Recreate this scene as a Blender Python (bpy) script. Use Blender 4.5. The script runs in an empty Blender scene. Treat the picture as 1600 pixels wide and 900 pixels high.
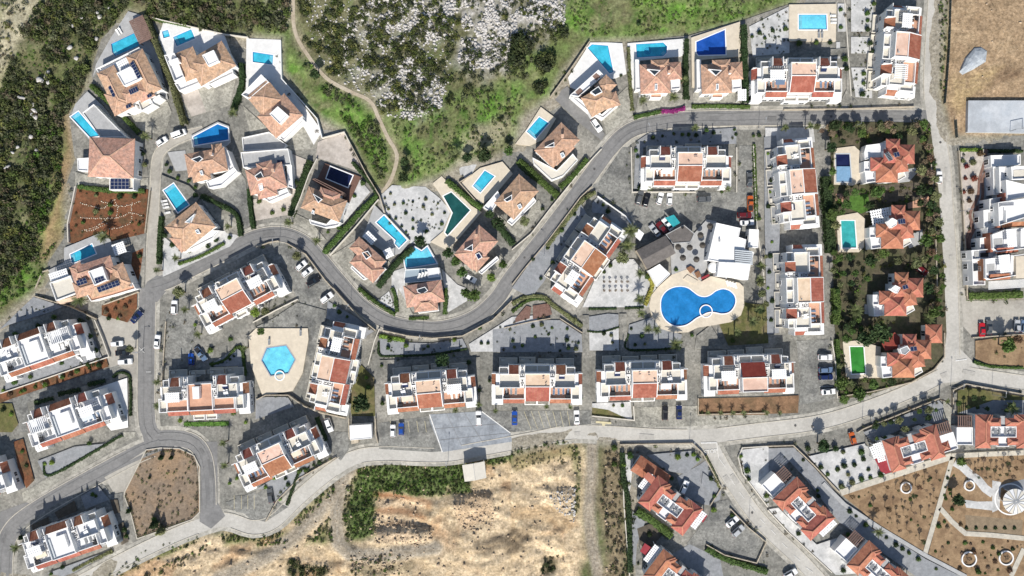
import bpy, bmesh, math, random
import numpy as np
from mathutils import Vector, Matrix, geometry
random.seed(11); RNG = np.random.default_rng(11)
R = math.radians
# ---------------------------------------------------------------- camera, sky, sun, exposure
S, H = 0.2, 216.0                      # metres per photo pixel on the ground, flying height
SC = bpy.context.scene
COL = SC.collection
cam_d = bpy.data.cameras.new('camera'); cam = bpy.data.objects.new('camera', cam_d); COL.objects.link(cam)
cam.location = (0, 0, H); cam.rotation_euler = (0, 0, 0)
cam_d.sensor_width = 36; cam_d.lens = 36 * H / (1600 * S); cam_d.clip_end = 6000; cam_d.clip_start = 1
SC.camera = cam
SUN_EL, SUN_AZ = R(40), R(183)         # azimuth clockwise from +Y (north, the top of the picture)
w = bpy.data.worlds.new('World'); SC.world = w; w.use_nodes = True
nt = w.node_tree; nt.nodes.clear()
sky = nt.nodes.new('ShaderNodeTexSky'); sky.sky_type = 'NISHITA'; sky.sun_disc = False
sky.sun_elevation = SUN_EL; sky.sun_rotation = SUN_AZ
bg = nt.nodes.new('ShaderNodeBackground'); bg.inputs[1].default_value = 0.088
wo = nt.nodes.new('ShaderNodeOutputWorld')
nt.links.new(sky.outputs[0], bg.inputs[0]); nt.links.new(bg.outputs[0], wo.inputs[0])
sd = bpy.data.lights.new('sun', 'SUN'); sd.energy = 4.3; sd.angle = R(0.5); sd.color = (1, .955, .88)
sun = bpy.data.objects.new('sun', sd); COL.objects.link(sun)
sdir = Vector((math.sin(SUN_AZ) * math.cos(SUN_EL), math.cos(SUN_AZ) * math.cos(SUN_EL), math.sin(SUN_EL)))
sun.rotation_euler = sdir.to_track_quat('Z', 'Y').to_euler(); sun.location = sdir * 400
SC.view_settings.view_transform = 'Standard'; SC.view_settings.look = 'None'
SC.view_settings.exposure = 0.44; SC.view_settings.gamma = 1
SC.render.engine = 'CYCLES'
SC.cycles.max_bounces = 5; SC.cycles.diffuse_bounces = 3; SC.cycles.glossy_bounces = 2
SC.cycles.transparent_max_bounces = 8; SC.cycles.caustics_reflective = False; SC.cycles.caustics_refractive = False

# ---------------------------------------------------------------- helpers
def W(x, y, z=0.0):
    "photo pixel seen at height z -> place on the site in metres"
    k = S * (H - z) / H
    return Vector(((x - 800) * k, (450 - y) * k, z))
TILE = [0, 0]
def tile(c, r): TILE[:] = [400 * c, 225 * r]
def T(*a):
    "flat list of enlarged tile coordinates -> list of photo pixels"
    return [(TILE[0] + a[i] / 4, TILE[1] + a[i + 1] / 4) for i in range(0, len(a), 2)]
def PX(*a): return [(a[i], a[i + 1]) for i in range(0, len(a), 2)]
def ccw(p):
    s = sum(p[i - 1][0] * p[i][1] - p[i][0] * p[i - 1][1] for i in range(len(p)))
    return list(p) if s > 0 else list(p)[::-1]
def inset(p, t):
    "move the edges of a ccw polygon inwards by t"
    n = len(p); out = []
    for i in range(n):
        a, b, c = Vector(p[i - 1][:2]), Vector(p[i][:2]), Vector(p[(i + 1) % n][:2])
        d1, d2 = (b - a).normalized(), (c - b).normalized()
        n1, n2 = Vector((-d1.y, d1.x)), Vector((-d2.y, d2.x))
        m = n1 + n2; q = max(m.length_squared, .35)
        v = b + m * (2 * t / q); out.append((v.x, v.y))
    return out
def dens(pts, step, closed=False):
    "Catmull-Rom resampling of a polyline"
    P = [Vector(p[:2]) for p in pts]; n = len(P); out = []
    for i in range(n if closed else n - 1):
        p0 = P[(i - 1) % n] if closed or i > 0 else P[0] * 2 - P[1]
        p1, p2 = P[i], P[(i + 1) % n]
        p3 = P[(i + 2) % n] if closed or i + 2 < n else p2 * 2 - p1
        k = max(1, int((p2 - p1).length / step))
        for j in range(k):
            t = j / k
            out.append(.5 * ((2 * p1) + (p2 - p0) * t + (2 * p0 - 5 * p1 + 4 * p2 - p3) * t * t + (3 * p1 - p0 - 3 * p2 + p3) * t ** 3))
    if not closed: out.append(P[-1])
    return out
class MB:
    def __init__(s): s.v = []; s.f = []; s.m = []
    def add(s, vs, fs, mi=0):
        o = len(s.v); s.v += [tuple(v) for v in vs]
        for f in fs: s.f.append(tuple(i + o for i in f)); s.m.append(mi)
        return s
    def box(s, x0, x1, y0, y1, z0, z1, mi=0):
        return s.prism([(x0, y0), (x1, y0), (x1, y1), (x0, y1)], z0, z1, mi)
    def prism(s, p, z0, z1, mi=0, top=True, bottom=False, mt=None):
        p = ccw(p); n = len(p)
        vs = [(a[0], a[1], z0) for a in p] + [(a[0], a[1], z1) for a in p]
        s.add(vs, [(i, (i + 1) % n, n + (i + 1) % n, n + i) for i in range(n)], mi)
        if top: s.add(vs[n:], [tuple(range(n))], mi if mt is None else mt)
        if bottom: s.add(vs[:n], [tuple(range(n))[::-1]], mi)
        return s
    def ring(s, p, t, z0, z1, mi=0):
        p = ccw(p); q = inset(p, t); n = len(p)
        vs = [(a[0], a[1], z0) for a in p] + [(a[0], a[1], z1) for a in p] + [(a[0], a[1], z1) for a in q] + [(a[0], a[1], z0) for a in q]
        fs = []
        for i in range(n):
            j = (i + 1) % n
            fs += [(i, j, n + j, n + i), (n + i, n + j, 2 * n + j, 2 * n + i), (2 * n + i, 2 * n + j, 3 * n + j, 3 * n + i)]
        return s.add(vs, fs, mi)
    def bar(s, a, b, wd, ht, mi=0):
        "box beam from a to b, wd wide, ht high, top along the line"
        a, b = Vector(a), Vector(b); d = (b - a).normalized()
        n = Vector((-d.y, d.x, 0)); n = n.normalized() * wd / 2 if n.length > 1e-6 else Vector((wd / 2, 0, 0))
        u = Vector((0, 0, ht)) if abs(d.z) < .98 else Vector((0, wd, 0))
        vs = [a - n - u, b - n - u, b + n - u, a + n - u, a - n, b - n, b + n, a + n]
        return s.add(vs, [(0, 3, 2, 1), (4, 5, 6, 7), (0, 1, 5, 4), (1, 2, 6, 5), (2, 3, 7, 6), (3, 0, 4, 7)], mi)
    def cyl(s, x, y, z0, z1, r0, r1=None, n=12, mi=0):
        r1 = r0 if r1 is None else r1
        a = [2 * math.pi * i / n for i in range(n)]
        vs = [(x + r0 * math.cos(t), y + r0 * math.sin(t), z0) for t in a] + [(x + r1 * math.cos(t), y + r1 * math.sin(t), z1) for t in a]
        s.add(vs, [(i, (i + 1) % n, n + (i + 1) % n, n + i) for i in range(n)] + [tuple(range(n, 2 * n))], mi)
        return s
    def mesh(s, name, mats):
        me = bpy.data.meshes.new(name); me.from_pydata(s.v, [], s.f)
        mats = mats if isinstance(mats, (list, tuple)) else [mats]
        for m in mats: me.materials.append(M[m])
        if len(mats) > 1: me.polygons.foreach_set('material_index', s.m)
        me.update(); return me
    def build(s, name, mats, parent=None, loc=(0, 0, 0), rz=0):
        return link(name, s.mesh(name, mats), parent, loc, rz)
def link(name, data, parent=None, loc=(0, 0, 0), rz=0, scale=None):
    o = bpy.data.objects.new(name, data); COL.objects.link(o)
    o.location = loc
    if rz: o.rotation_euler = (0, 0, rz)
    if scale is not None: o.scale = (scale,) * 3 if isinstance(scale, (int, float)) else scale
    if parent: o.parent = parent
    return o
def tag(o, label=None, cat=None, group=None, kind=None):
    if label: o['label'] = label
    if cat: o['category'] = cat
    if group: o['group'] = group
    if kind: o['kind'] = kind
    return o
def thing(name, label, cat, loc=(0, 0, 0), rz=0, group=None):
    return tag(link(name, None, None, loc, rz), label, cat, group)
def copy_tree(o, parent=None):
    c = o.copy(); COL.objects.link(c); c.parent = parent
    for ch in list(o.children):
        copy_tree(ch, c)
    return c
def w2(p, z=0): return [tuple(W(x, y, z)[:2]) for x, y in p]
def inpoly(x, y, p):
    c = False; n = len(p)
    for i in range(n):
        x1, y1 = p[i - 1]; x2, y2 = p[i]
        if (y1 > y) != (y2 > y) and x < (x2 - x1) * (y - y1) / (y2 - y1) + x1: c = not c
    return c

# ---------------------------------------------------------------- materials
M = {}
def mat(name, c1, c2=None, scale=3.0, rough=.85, bump=0.0, fine=0.12, rand=0.0, spec=.3, voro=0.0, c3=None, s3=.12, metal=0, trans=0, attr=None, stretch=None):
    m = bpy.data.materials.new(name); m.use_nodes = True; M[name] = m
    n = m.node_tree.nodes; L = m.node_tree.links; b = n['Principled BSDF']
    b.inputs['Roughness'].default_value = rough; b.inputs['Specular IOR Level'].default_value = spec; b.inputs['Metallic'].default_value = metal
    g = n.new('ShaderNodeNewGeometry'); pos = g.outputs['Position']
    if stretch:
        mp = n.new('ShaderNodeMapping'); mp.inputs['Scale'].default_value = stretch; L.new(pos, mp.inputs[0]); pos = mp.outputs[0]
    def noise(sc, det=4, rg=.6):
        t = n.new('ShaderNodeTexNoise'); t.inputs['Scale'].default_value = sc; t.inputs['Detail'].default_value = det; t.inputs['Roughness'].default_value = rg
        L.new(pos, t.inputs['Vector']); return t.outputs['Fac']
    def ramp(f, lo, hi):
        r = n.new('ShaderNodeMapRange'); r.inputs[1].default_value = lo; r.inputs[2].default_value = hi; L.new(f, r.inputs[0]); return r.outputs[0]
    def mix(f, a, bb, mode='MIX'):
        x = n.new('ShaderNodeMix'); x.data_type = 'RGBA'; x.blend_type = mode
        for s, v in ((x.inputs[0], f), (x.inputs[6], a), (x.inputs[7], bb)):
            if isinstance(v, (tuple, list)): s.default_value = (*v, 1)
            elif isinstance(v, (int, float)): s.default_value = v
            else: L.new(v, s)
        return x.outputs[2]
    if attr:
        at = n.new('ShaderNodeAttribute'); at.attribute_name = attr; col = at.outputs['Color']
        if c2: col = mix(ramp(noise(scale), .4, .6), col, mix(1.0, col, c2, 'MULTIPLY'))
    else:
        col = mix(ramp(noise(scale), .36, .64), c1, c2) if c2 else None
        if col is None:
            rgb = n.new('ShaderNodeRGB'); rgb.outputs[0].default_value = (*c1, 1); col = rgb.outputs[0]
    if c3: col = mix(ramp(noise(s3, 5), .48, .62), col, c3)
    if voro:
        v = n.new('ShaderNodeTexVoronoi'); v.inputs['Scale'].default_value = voro; L.new(pos, v.inputs['Vector'])
        hs = n.new('ShaderNodeHueSaturation'); hs.inputs['Saturation'].default_value = 1
        L.new(ramp(v.outputs['Color'], -.3, 1.3), hs.inputs['Value']); 
        r2 = n.new('ShaderNodeMapRange'); r2.inputs[3].default_value = .78; r2.inputs[4].default_value = 1.2
        sp = n.new('ShaderNodeSeparateColor'); L.new(v.outputs['Color'], sp.inputs[0]); L.new(sp.outputs[0], r2.inputs[0]); L.new(r2.outputs[0], hs.inputs['Value'])
        L.new(col, hs.inputs['Color']); col = hs.outputs[0]
    if fine:
        f = n.new('ShaderNodeMapRange'); f.inputs[1].default_value = .3; f.inputs[2].default_value = .7; f.inputs[3].default_value = 1 - fine * 1.5; f.inputs[4].default_value = 1 + fine * 1.5
        L.new(noise(1.1, 6, .75), f.inputs[0])
        hs = n.new('ShaderNodeHueSaturation'); L.new(f.outputs[0], hs.inputs['Value']); L.new(col, hs.inputs['Color']); col = hs.outputs[0]
    if rand:
        oi = n.new('ShaderNodeObjectInfo'); r = n.new('ShaderNodeMapRange'); r.inputs[3].default_value = 1 - rand; r.inputs[4].default_value = 1 + rand
        L.new(oi.outputs['Random'], r.inputs[0]); hs = n.new('ShaderNodeHueSaturation'); L.new(r.outputs[0], hs.inputs['Value']); L.new(col, hs.inputs['Color'])
        r = n.new('ShaderNodeMapRange'); r.inputs[3].default_value = .485; r.inputs[4].default_value = .515
        mm = n.new('ShaderNodeMath'); mm.operation = 'FRACT'; mu = n.new('ShaderNodeMath'); mu.operation = 'MULTIPLY'; mu.inputs[1].default_value = 7.31
        L.new(oi.outputs['Random'], mu.inputs[0]); L.new(mu.outputs[0], mm.inputs[0]); L.new(mm.outputs[0], r.inputs[0]); L.new(r.outputs[0], hs.inputs['Hue']); col = hs.outputs[0]
    L.new(col, b.inputs['Base Color'])
    if bump:
        bp = n.new('ShaderNodeBump'); bp.inputs['Strength'].default_value = bump; bp.inputs['Distance'].default_value = .15
        L.new(noise(2.2, 6, .7), bp.inputs['Height']); L.new(bp.outputs[0], b.inputs['Normal'])
    if trans:
        tr = n.new('ShaderNodeBsdfTranslucent'); L.new(col, tr.inputs[0]); ms = n.new('ShaderNodeMixShader'); ms.inputs[0].default_value = trans
        L.new(b.outputs[0], ms.inputs[1]); L.new(tr.outputs[0], ms.inputs[2]); L.new(ms.outputs[0], n['Material Output'].inputs[0])
    return m
mat('terrain', (1, 1, 1), (.78, .76, .72), 1.6, .95, .7, .34, attr='col')
mat('asphalt', (.195, .192, .187), (.225, .22, .214), .5, .9, .1, .1, c3=(.165, .163, .16), s3=.09)
mat('asphalt_pale', (.44, .42, .378), (.48, .46, .418), .3, .9, .1, .1, c3=(.4, .382, .345), s3=.09)
mat('asphalt_patch', (.14, .138, .135), (.17, .168, .163), .6, .9, .1, .12)
mat('patch_pale', (.37, .355, .32), (.41, .39, .355), .6, .9, .1, .12)
mat('tyre_wear', (.183, .181, .176), (.22, .216, .21), .5, .85, .1, .12)
mat('tyre_wear_pale', (.362, .345, .31), (.415, .397, .36), .4, .85, .1, .12)
mat('joint', (.2, .2, .2), (.26, .26, .26), 2, .9, 0, .1)
mat('iron', (.07, .068, .065), (.1, .095, .09), 4, .6, .2, .1)
mat('tan_bed', (.25, .19, .125), (.21, .16, .105), .5, .95, .4, .16)
mat('orange_soil', (.235, .14, .08), (.17, .1, .056), .7, .95, .5, .25, c3=(.14, .09, .05), s3=.3)
mat('dirt_grey', (.235, .18, .13), (.19, .145, .105), .3, .95, .5, .25, c3=(.29, .2, .125), s3=.07)
mat('concrete_lane', (.36, .335, .29), (.42, .395, .345), .3, .9, .1, .1, c3=(.3, .28, .245), s3=.1)
mat('pavement', (.215, .207, .183), (.165, .162, .143), .25, .9, .15, .16, voro=1.6, c3=(.29, .275, .24), s3=.07)
mat('cobble', (.19, .189, .172), (.255, .25, .228), .25, .9, .25, .2, voro=2.0, c3=(.135, .135, .127), s3=.15)
mat('cobble_warm', (.29, .278, .236), (.36, .345, .295), .3, .9, .25, .18, voro=2.2, c3=(.215, .207, .178), s3=.16)
mat('concrete_slab', (.42, .45, .48), (.5, .52, .54), .3, .8, .05, .08, c3=(.36, .38, .4), s3=.1)
mat('blue_paving', (.24, .26, .285), (.3, .32, .345), .35, .85, .08, .14, c3=(.2, .215, .235), s3=.2)
mat('kerb', (.52, .48, .4), (.42, .39, .33), .8, .85, .1, .1)
mat('gravel_white', (.56, .555, .54), (.47, .465, .455), .6, .95, .3, .12, c3=(.4, .4, .39), s3=.2)
mat('gravel_grey', (.28, .287, .298), (.225, .232, .242), .6, .95, .3, .14, c3=(.25, .26, .27), s3=.2)
mat('gravel_pink', (.5, .45, .4), (.43, .385, .34), .6, .95, .3, .12, c3=(.36, .32, .28), s3=.2)
mat('deck_white', (.72, .71, .69), (.66, .65, .63), .6, .7, .03, .05)
mat('deck_cream', (.62, .545, .43), (.56, .49, .385), .5, .8, .05, .06)
mat('deck_grey', (.4, .4, .395), (.35, .35, .345), .6, .8, .05, .08)
mat('deck_brown', (.17, .095, .07), (.14, .08, .06), 2, .8, .05, .1)
mat('red_soil', (.15, .062, .03), (.2, .085, .042), .6, .95, .5, .3, c3=(.1, .06, .03), s3=.3)
mat('brown_soil', (.3, .205, .12), (.24, .16, .09), .4, .95, .4, .2, c3=(.2, .13, .075), s3=.2)
mat('lawn', (.06, .13, .02), (.08, .17, .03), 1.0, .95, .4, .25)
mat('lawn_dull', (.1, .105, .035), (.13, .12, .045), .6, .95, .4, .25, c3=(.16, .13, .07), s3=.2)
mat('dirt_track', (.42, .36, .27), (.36, .3, .22), .3, .95, .3, .14, c3=(.47, .41, .32), s3=.12)
mat('white_wall', (.8, .79, .77), (.76, .75, .73), .5, .75, .02, .03)
mat('cream_wall', (.62, .58, .5), (.57, .53, .46), .5, .8, .04, .05)
mat('stone_wall', (.36, .31, .24), (.45, .39, .3), 1.6, .9, .4, .2)
mat('terrace_cream', (.62, .58, .5), (.57, .535, .465), .8, .8, .02, .05)
mat('terrace_white', (.72, .72, .72), (.67, .67, .675), .8, .8, .02, .05)
mat('salmon', (.64, .46, .34), (.58, .41, .3), .5, .8, .03, .08, c3=(.68, .51, .39), s3=.3, rand=.05)
mat('salmon_tile', (.55, .32, .22), (.5, .28, .19), .8, .8, .03, .08)
mat('red_tile', (.31, .115, .068), (.26, .092, .054), 1.2, .85, .3, .16, stretch=(1, 1, .3), c3=(.35, .15, .095), s3=.5, rand=.1)
mat('dark_red', (.2, .035, .025), (.24, .05, .035), .8, .7, .1, .08)
mat('awning_red', (.3, .04, .05), (.26, .03, .04), .8, .8, .1, .06)
mat('orange_tile', (.44, .175, .11), (.33, .12, .078), .9, .85, .3, .16, rand=.05, stretch=(1, 1, .3))
mat('pink_tile', (.42, .16, .11), (.36, .13, .09), .9, .85, .3, .16)
mat('terracotta', (.5, .315, .22), (.4, .23, .155), 1.8, .9, .4, .28, c3=(.36, .24, .18), s3=.9, rand=.08)
mat('terracotta_ridge', (.58, .38, .27), (.5, .32, .22), 2, .9, .2, .15)
mat('orange_ridge', (.48, .22, .145), (.42, .18, .115), 2, .9, .2, .12)
mat('dark_roof', (.115, .105, .098), (.15, .135, .125), .5, .9, .3, .16)
mat('brown_slat', (.21, .135, .11), (.17, .11, .09), 1, .8, .1, .1)
mat('white_paint', (.82, .82, .81), None, 1, .6, 0, .03)
mat('grey_metal', (.3, .31, .32), None, 1, .5, 0, .04)
mat('black', (.02, .02, .022), None, 1, .6, 0, 0)
mat('glass_dark', (.03, .04, .05), None, 1, .12, 0, 0, spec=.6)
mat('glass_pale', (.32, .38, .42), None, 1, .15, 0, 0, spec=.6)
mat('solar', (.012, .02, .06), (.016, .026, .075), 3, .15, 0, 0, spec=.7)
mat('blind', (.5, .53, .55), None, 1, .6, 0, .03)
mat('shutter', (.2, .24, .27), None, 1, .6, 0, .03)
mat('line_white', (.74, .73, .7), (.6, .59, .56), 2, .8, 0, .1)
mat('line_yellow', (.6, .53, .33), (.52, .46, .29), 2, .8, 0, .1)
mat('rubber', (.02, .02, .02), None, 1, .8, 0, 0)
mat('cushion_grey', (.2, .21, .22), None, 1, .9, 0, .05)
mat('cushion_blue', (.12, .17, .25), None, 1, .9, 0, .05)
mat('cushion_white', (.7, .69, .66), None, 1, .9, 0, .05)
mat('trunk', (.12, .085, .055), (.17, .125, .085), 3, .95, .4, .2)
mat('palm_trunk', (.17, .125, .085), (.11, .08, .055), 5, .95, .4, .2)
for nm, c in (('leaf_dark', (.03, .052, .018)), ('leaf_mid', (.06, .1, .024)), ('leaf_olive', (.125, .135, .06)), ('leaf_lime', (.13, .2, .035)),
              ('leaf_yellow', (.26, .24, .05)), ('leaf_dry', (.17, .125, .085)), ('leaf_pink', (.17, .02, .1)), ('leaf_brown', (.11, .07, .04)), ('leaf_red', (.16, .04, .03))):
    mat(nm, c, tuple(min(1, k * 1.7) for k in c), 1.6, .8, 0, .25, rand=.22, trans=.22)
mat('palm_leaf', (.1, .125, .045), (.15, .175, .07), 1.5, .7, 0, .1, rand=.15, trans=.2)
mat('scrub_leaf', (1, 1, 1), (.55, .6, .5), 1.1, .85, 0, .25, attr='col', trans=.15)
mat('rock_white', (.52, .5, .47), (.38, .36, .34), 1.5, .95, .4, .16)
mat('rock_tan', (.48, .38, .27), (.36, .27, .18), 1.5, .95, .4, .16)
mat('tarp', (.42, .45, .47), (.3, .33, .36), .8, .6, .3, .16)
mat('brown_stone', (.16, .09, .07), (.2, .12, .095), 2, .9, .3, .2)
mat('teal_sheet', (.03, .33, .36), (.025, .28, .31), 1, .6, .05, .08)
mat('fence_green', (.07, .085, .08), None, 1, .7, 0, .05)
mat('wood', (.25, .13, .07), (.2, .1, .055), 3, .8, .1, .15)
mat('thatch', (.09, .08, .068), (.06, .053, .046), 4, .95, .5, .2)
mat('sidewalk', (.37, .35, .305), (.31, .295, .255), .4, .9, .12, .12, voro=1.2, c3=(.42, .4, .35), s3=.1)
mat('garden_earth', (.085, .075, .045), (.06, .068, .03), .5, .95, .5, .25, c3=(.11, .09, .06), s3=.25)
mat('dark_earth', (.085, .072, .055), (.12, .1, .075), 1, .95, .4, .2)
for nm, c in (('white', (.8, .8, .79)), ('black', (.012, .012, .014)), ('grey', (.09, .095, .1)), ('silver', (.42, .43, .44)), ('blue', (.01, .06, .3)), ('navy', (.01, .02, .08)),
              ('red', (.42, .012, .02)), ('maroon', (.12, .012, .015)), ('orange', (.45, .1, .02)), ('steel', (.12, .18, .28))):
    mat('paint_' + nm, c, None, 1, .25, 0, 0, spec=.6)
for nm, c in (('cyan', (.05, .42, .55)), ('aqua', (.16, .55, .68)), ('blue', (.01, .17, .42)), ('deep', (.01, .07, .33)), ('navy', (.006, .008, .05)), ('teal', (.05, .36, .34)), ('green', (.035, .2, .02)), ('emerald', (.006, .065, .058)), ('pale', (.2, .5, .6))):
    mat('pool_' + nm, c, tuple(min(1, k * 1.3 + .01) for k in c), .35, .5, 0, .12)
m = bpy.data.materials.new('water'); m.use_nodes = True; M['water'] = m
n = m.node_tree.nodes; L = m.node_tree.links; n.clear()
out = n.new('ShaderNodeOutputMaterial'); tr = n.new('ShaderNodeBsdfTransparent'); tr.inputs[0].default_value = (.86, .95, .97, 1)
gl = n.new('ShaderNodeBsdfGlossy'); gl.inputs['Roughness'].default_value = .04
fr = n.new('ShaderNodeFresnel'); fr.inputs[0].default_value = 1.33; ms = n.new('ShaderNodeMixShader')
tn = n.new('ShaderNodeTexNoise'); tn.inputs['Scale'].default_value = 1.8; bp = n.new('ShaderNodeBump'); bp.inputs['Strength'].default_value = .25; bp.inputs['Distance'].default_value = .08
ge = n.new('ShaderNodeNewGeometry'); mr = n.new('ShaderNodeMapRange'); mr.inputs[3].default_value = 1.33; mr.inputs[4].default_value = .752; L.new(ge.outputs['Backfacing'], mr.inputs[0]); L.new(mr.outputs[0], fr.inputs[0]); L.new(ge.outputs['Position'], tn.inputs[0]); L.new(tn.outputs['Fac'], bp.inputs['Height']); L.new(bp.outputs[0], gl.inputs['Normal']); L.new(bp.outputs[0], fr.inputs['Normal'])
L.new(fr.outputs[0], ms.inputs[0]); L.new(tr.outputs[0], ms.inputs[1]); L.new(gl.outputs[0], ms.inputs[2]); L.new(ms.outputs[0], out.inputs[0])
# ---------------------------------------------------------------- terrain
DEV = PX(-30,520, 0,500, 70,440, 75,410, 100,372, 103,290, 117,250, 108,178, 133,140, 158,62, 200,16, 240,34, 350,55, 442,58, 444,110, 492,178, 540,203, 583,292, 600,300, 640,290, 690,274, 720,250, 760,248,
         800,232, 812,186, 838,165, 858,150, 880,110, 920,64, 985,62, 1075,56, 1160,32, 1240,4, 1262,-30, 1485,-30, 1477,50, 1470,150, 1488,212, 1640,212, 1640,930, 990,930, 968,700, 900,690, 850,700, 760,715, 620,722, 560,725,
         480,786, 424,832, 350,828, 250,856, 150,912, -30,912)
DIRT_PLOT = PX(228,703, 250,700, 280,701, 303,712, 312,730, 312,800, 300,812, 214,842, 205,805, 194,775, 195,768)
CONS = PX(1488,-30, 1640,-30, 1640,212, 1488,212, 1470,150, 1478,50)
def fbm(X, Y, sc, oct=4, seed=0):
    r = np.random.default_rng(seed); out = np.zeros_like(X); a = 1; tot = 0
    for o in range(oct):
        g = r.random((257, 257)); u = (X / sc + 50.3 * o) % 256; v = (Y / sc + 91.7 * o) % 256
        i, j = u.astype(int), v.astype(int); fu, fv = u - i, v - j; fu = fu * fu * (3 - 2 * fu); fv = fv * fv * (3 - 2 * fv)
        out += a * (g[j, i] * (1 - fu) * (1 - fv) + g[j, i + 1] * fu * (1 - fv) + g[j + 1, i] * (1 - fu) * fv + g[j + 1, i + 1] * fu * fv)
        tot += a; a *= .55; sc *= .48
    return out / tot
far = [-3000, -1500, -800, -450, -300, -240]
gx = np.concatenate([far, np.linspace(-205, 205, 587), [-k for k in far[::-1]]]); gy = np.concatenate([far, np.linspace(-125, 125, 358), [-k for k in far[::-1]]])
GX, GY = np.meshgrid(gx, gy)
def pmask(px, feather=2.0, wob=0.0, seed=5):
    "soft mask of a photo-pixel polygon on the ground grid"
    p = w2(px); X, Y = GX, GY
    if wob: X = GX + (fbm(GX, GY, 9, 4, seed) - .5) * wob; Y = GY + (fbm(GX, GY, 9, 4, seed + 1) - .5) * wob
    c = np.zeros(X.shape, bool); n = len(p); d = np.full(X.shape, 1e9)
    for i in range(n):
        x1, y1 = p[i - 1]; x2, y2 = p[i]
        with np.errstate(divide='ignore', invalid='ignore'):
            c ^= ((y1 > Y) != (y2 > Y)) & (X < (x2 - x1) * (Y - y1) / (y2 - y1 + 1e-12) + x1)
        L2 = (x2 - x1) ** 2 + (y2 - y1) ** 2 + 1e-9; t = np.clip(((X - x1) * (x2 - x1) + (Y - y1) * (y2 - y1)) / L2, 0, 1)
        d = np.minimum(d, np.hypot(X - x1 - t * (x2 - x1), Y - y1 - t * (y2 - y1)))
    return np.clip(.5 + np.where(c, d, -d) / feather, 0, 1)
def lmask(px, width, feather):
    p = w2(px); d = np.full(GX.shape, 1e9)
    for (x1, y1), (x2, y2) in zip(p, p[1:]):
        L2 = (x2 - x1) ** 2 + (y2 - y1) ** 2 + 1e-9; t = np.clip(((GX - x1) * (x2 - x1) + (GY - y1) * (y2 - y1)) / L2, 0, 1)
        d = np.minimum(d, np.hypot(GX - x1 - t * (x2 - x1), GY - y1 - t * (y2 - y1)))
    return np.clip((width - d) / feather + .5, 0, 1)
PATH = PX(458,-20, 460,45, 480,85, 510,122, 545,142, 578,158, 592,185, 606,215, 618,235, 620,250, 612,278, 597,302)
TRACK1 = PX(925,690, 925,740, 920,800, 925,850, 940,920)
TRACK2 = PX(545,735, 530,760, 524,800, 528,850, 545,868, 600,868, 680,858)
TRACK3 = PX(535,765, 500,800, 460,840, 420,870, 340,905)
n1 = fbm(GX, GY, 26, 5, 1); n2 = fbm(GX, GY, 7, 4, 2); n3 = fbm(GX, GY, 2.2, 3, 3)
dev = pmask(DEV, 3.0); devw = pmask(DEV, 14)
cons = pmask(CONS, 2.0); sandp = PX(535,745, 560,728, 760,718, 905,690, 918,730, 905,930, 140,930, 260,857, 345,830, 424,836, 480,790, 520,765)
sand = pmask(sandp, 3, 6)
HT = (1 - devw) * (n1 * 3.2 + n2 * 1.0 + n3 * .35 - 1.6) - .14 * dev - .02
HT *= np.where(cons > .5, .35, 1)
q = pmask(sandp, 9)
HT = np.where(q > 0, HT * (1 - q) + q * ((n1 - .5) * 3 + (n2 - .5) * .8 + (n3 - .5) * .5 - .6), HT)
def tb(c, r, *a): tile(c, r); return T(*a)
# quarry faces: cut steps and pits
for a, dz in ((tb(1, 3, 740, 395, 900, 420, 1080, 470, 1060, 510, 900, 480, 740, 460), -.6), (tb(1, 3, 745, 500, 900, 500, 1040, 540, 1020, 600, 880, 570, 745, 560), -.7),
              (tb(1, 3, 1370, 680, 1600, 620, 1620, 690, 1490, 760, 1390, 745), -.3), (tb(2, 3, -20, 605, 150, 630, 150, 690, 80, 700, 60, 790, -20, 770), -.3),
              (tb(2, 3, 190, 790, 320, 775, 260, 890, 180, 890), -1.0), (tb(1, 3, 740, 620, 1100, 620, 1090, 720, 740, 680), 1.2), (tb(1, 3, 1230, 400, 1480, 380, 1500, 480, 1250, 520), 1.0),
              (tb(2, 3, 230, 380, 400, 370, 390, 560, 260, 470), .9)):
    HT += dz * pmask(a, 1.6, 4)
tracks = np.maximum(np.maximum(lmask(TRACK1, 1.7, 1.2), lmask(TRACK2, 2.0, 1.6)), lmask(TRACK3, 1.9, 1.8))
paths = lmask(PATH, 3, 2.5)
rg = 1 - np.abs(fbm(GX + n2 * 6, GY * 1.6, 13, 4, 77) - .5) * 2; HT += q * q * (np.clip(rg - .8, 0, 1) * 3.5 + (n3 - .5) * .5 - .3 + (fbm(GX, GY, 4, 3, 78) - .5) * .8)
HT = HT * (1 - np.maximum(paths, tracks)) - .03 * np.maximum(paths, tracks)
HT -= .12 * pmask(DIRT_PLOT, 1) * 0
HT = np.clip(HT, -4, 5); HT[np.hypot(GX, GY) > 230] = -1.0
def hz(x, y):
    i = int(np.clip(np.searchsorted(gx, x) - 1, 0, len(gx) - 2)); j = int(np.clip(np.searchsorted(gy, y) - 1, 0, len(gy) - 2))
    u = (x - gx[i]) / (gx[i + 1] - gx[i]); v = (y - gy[j]) / (gy[j + 1] - gy[j])
    return float(HT[j, i] * (1 - u) * (1 - v) + HT[j, i + 1] * u * (1 - v) + HT[j + 1, i] * (1 - u) * v + HT[j + 1, i + 1] * u * v)
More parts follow.
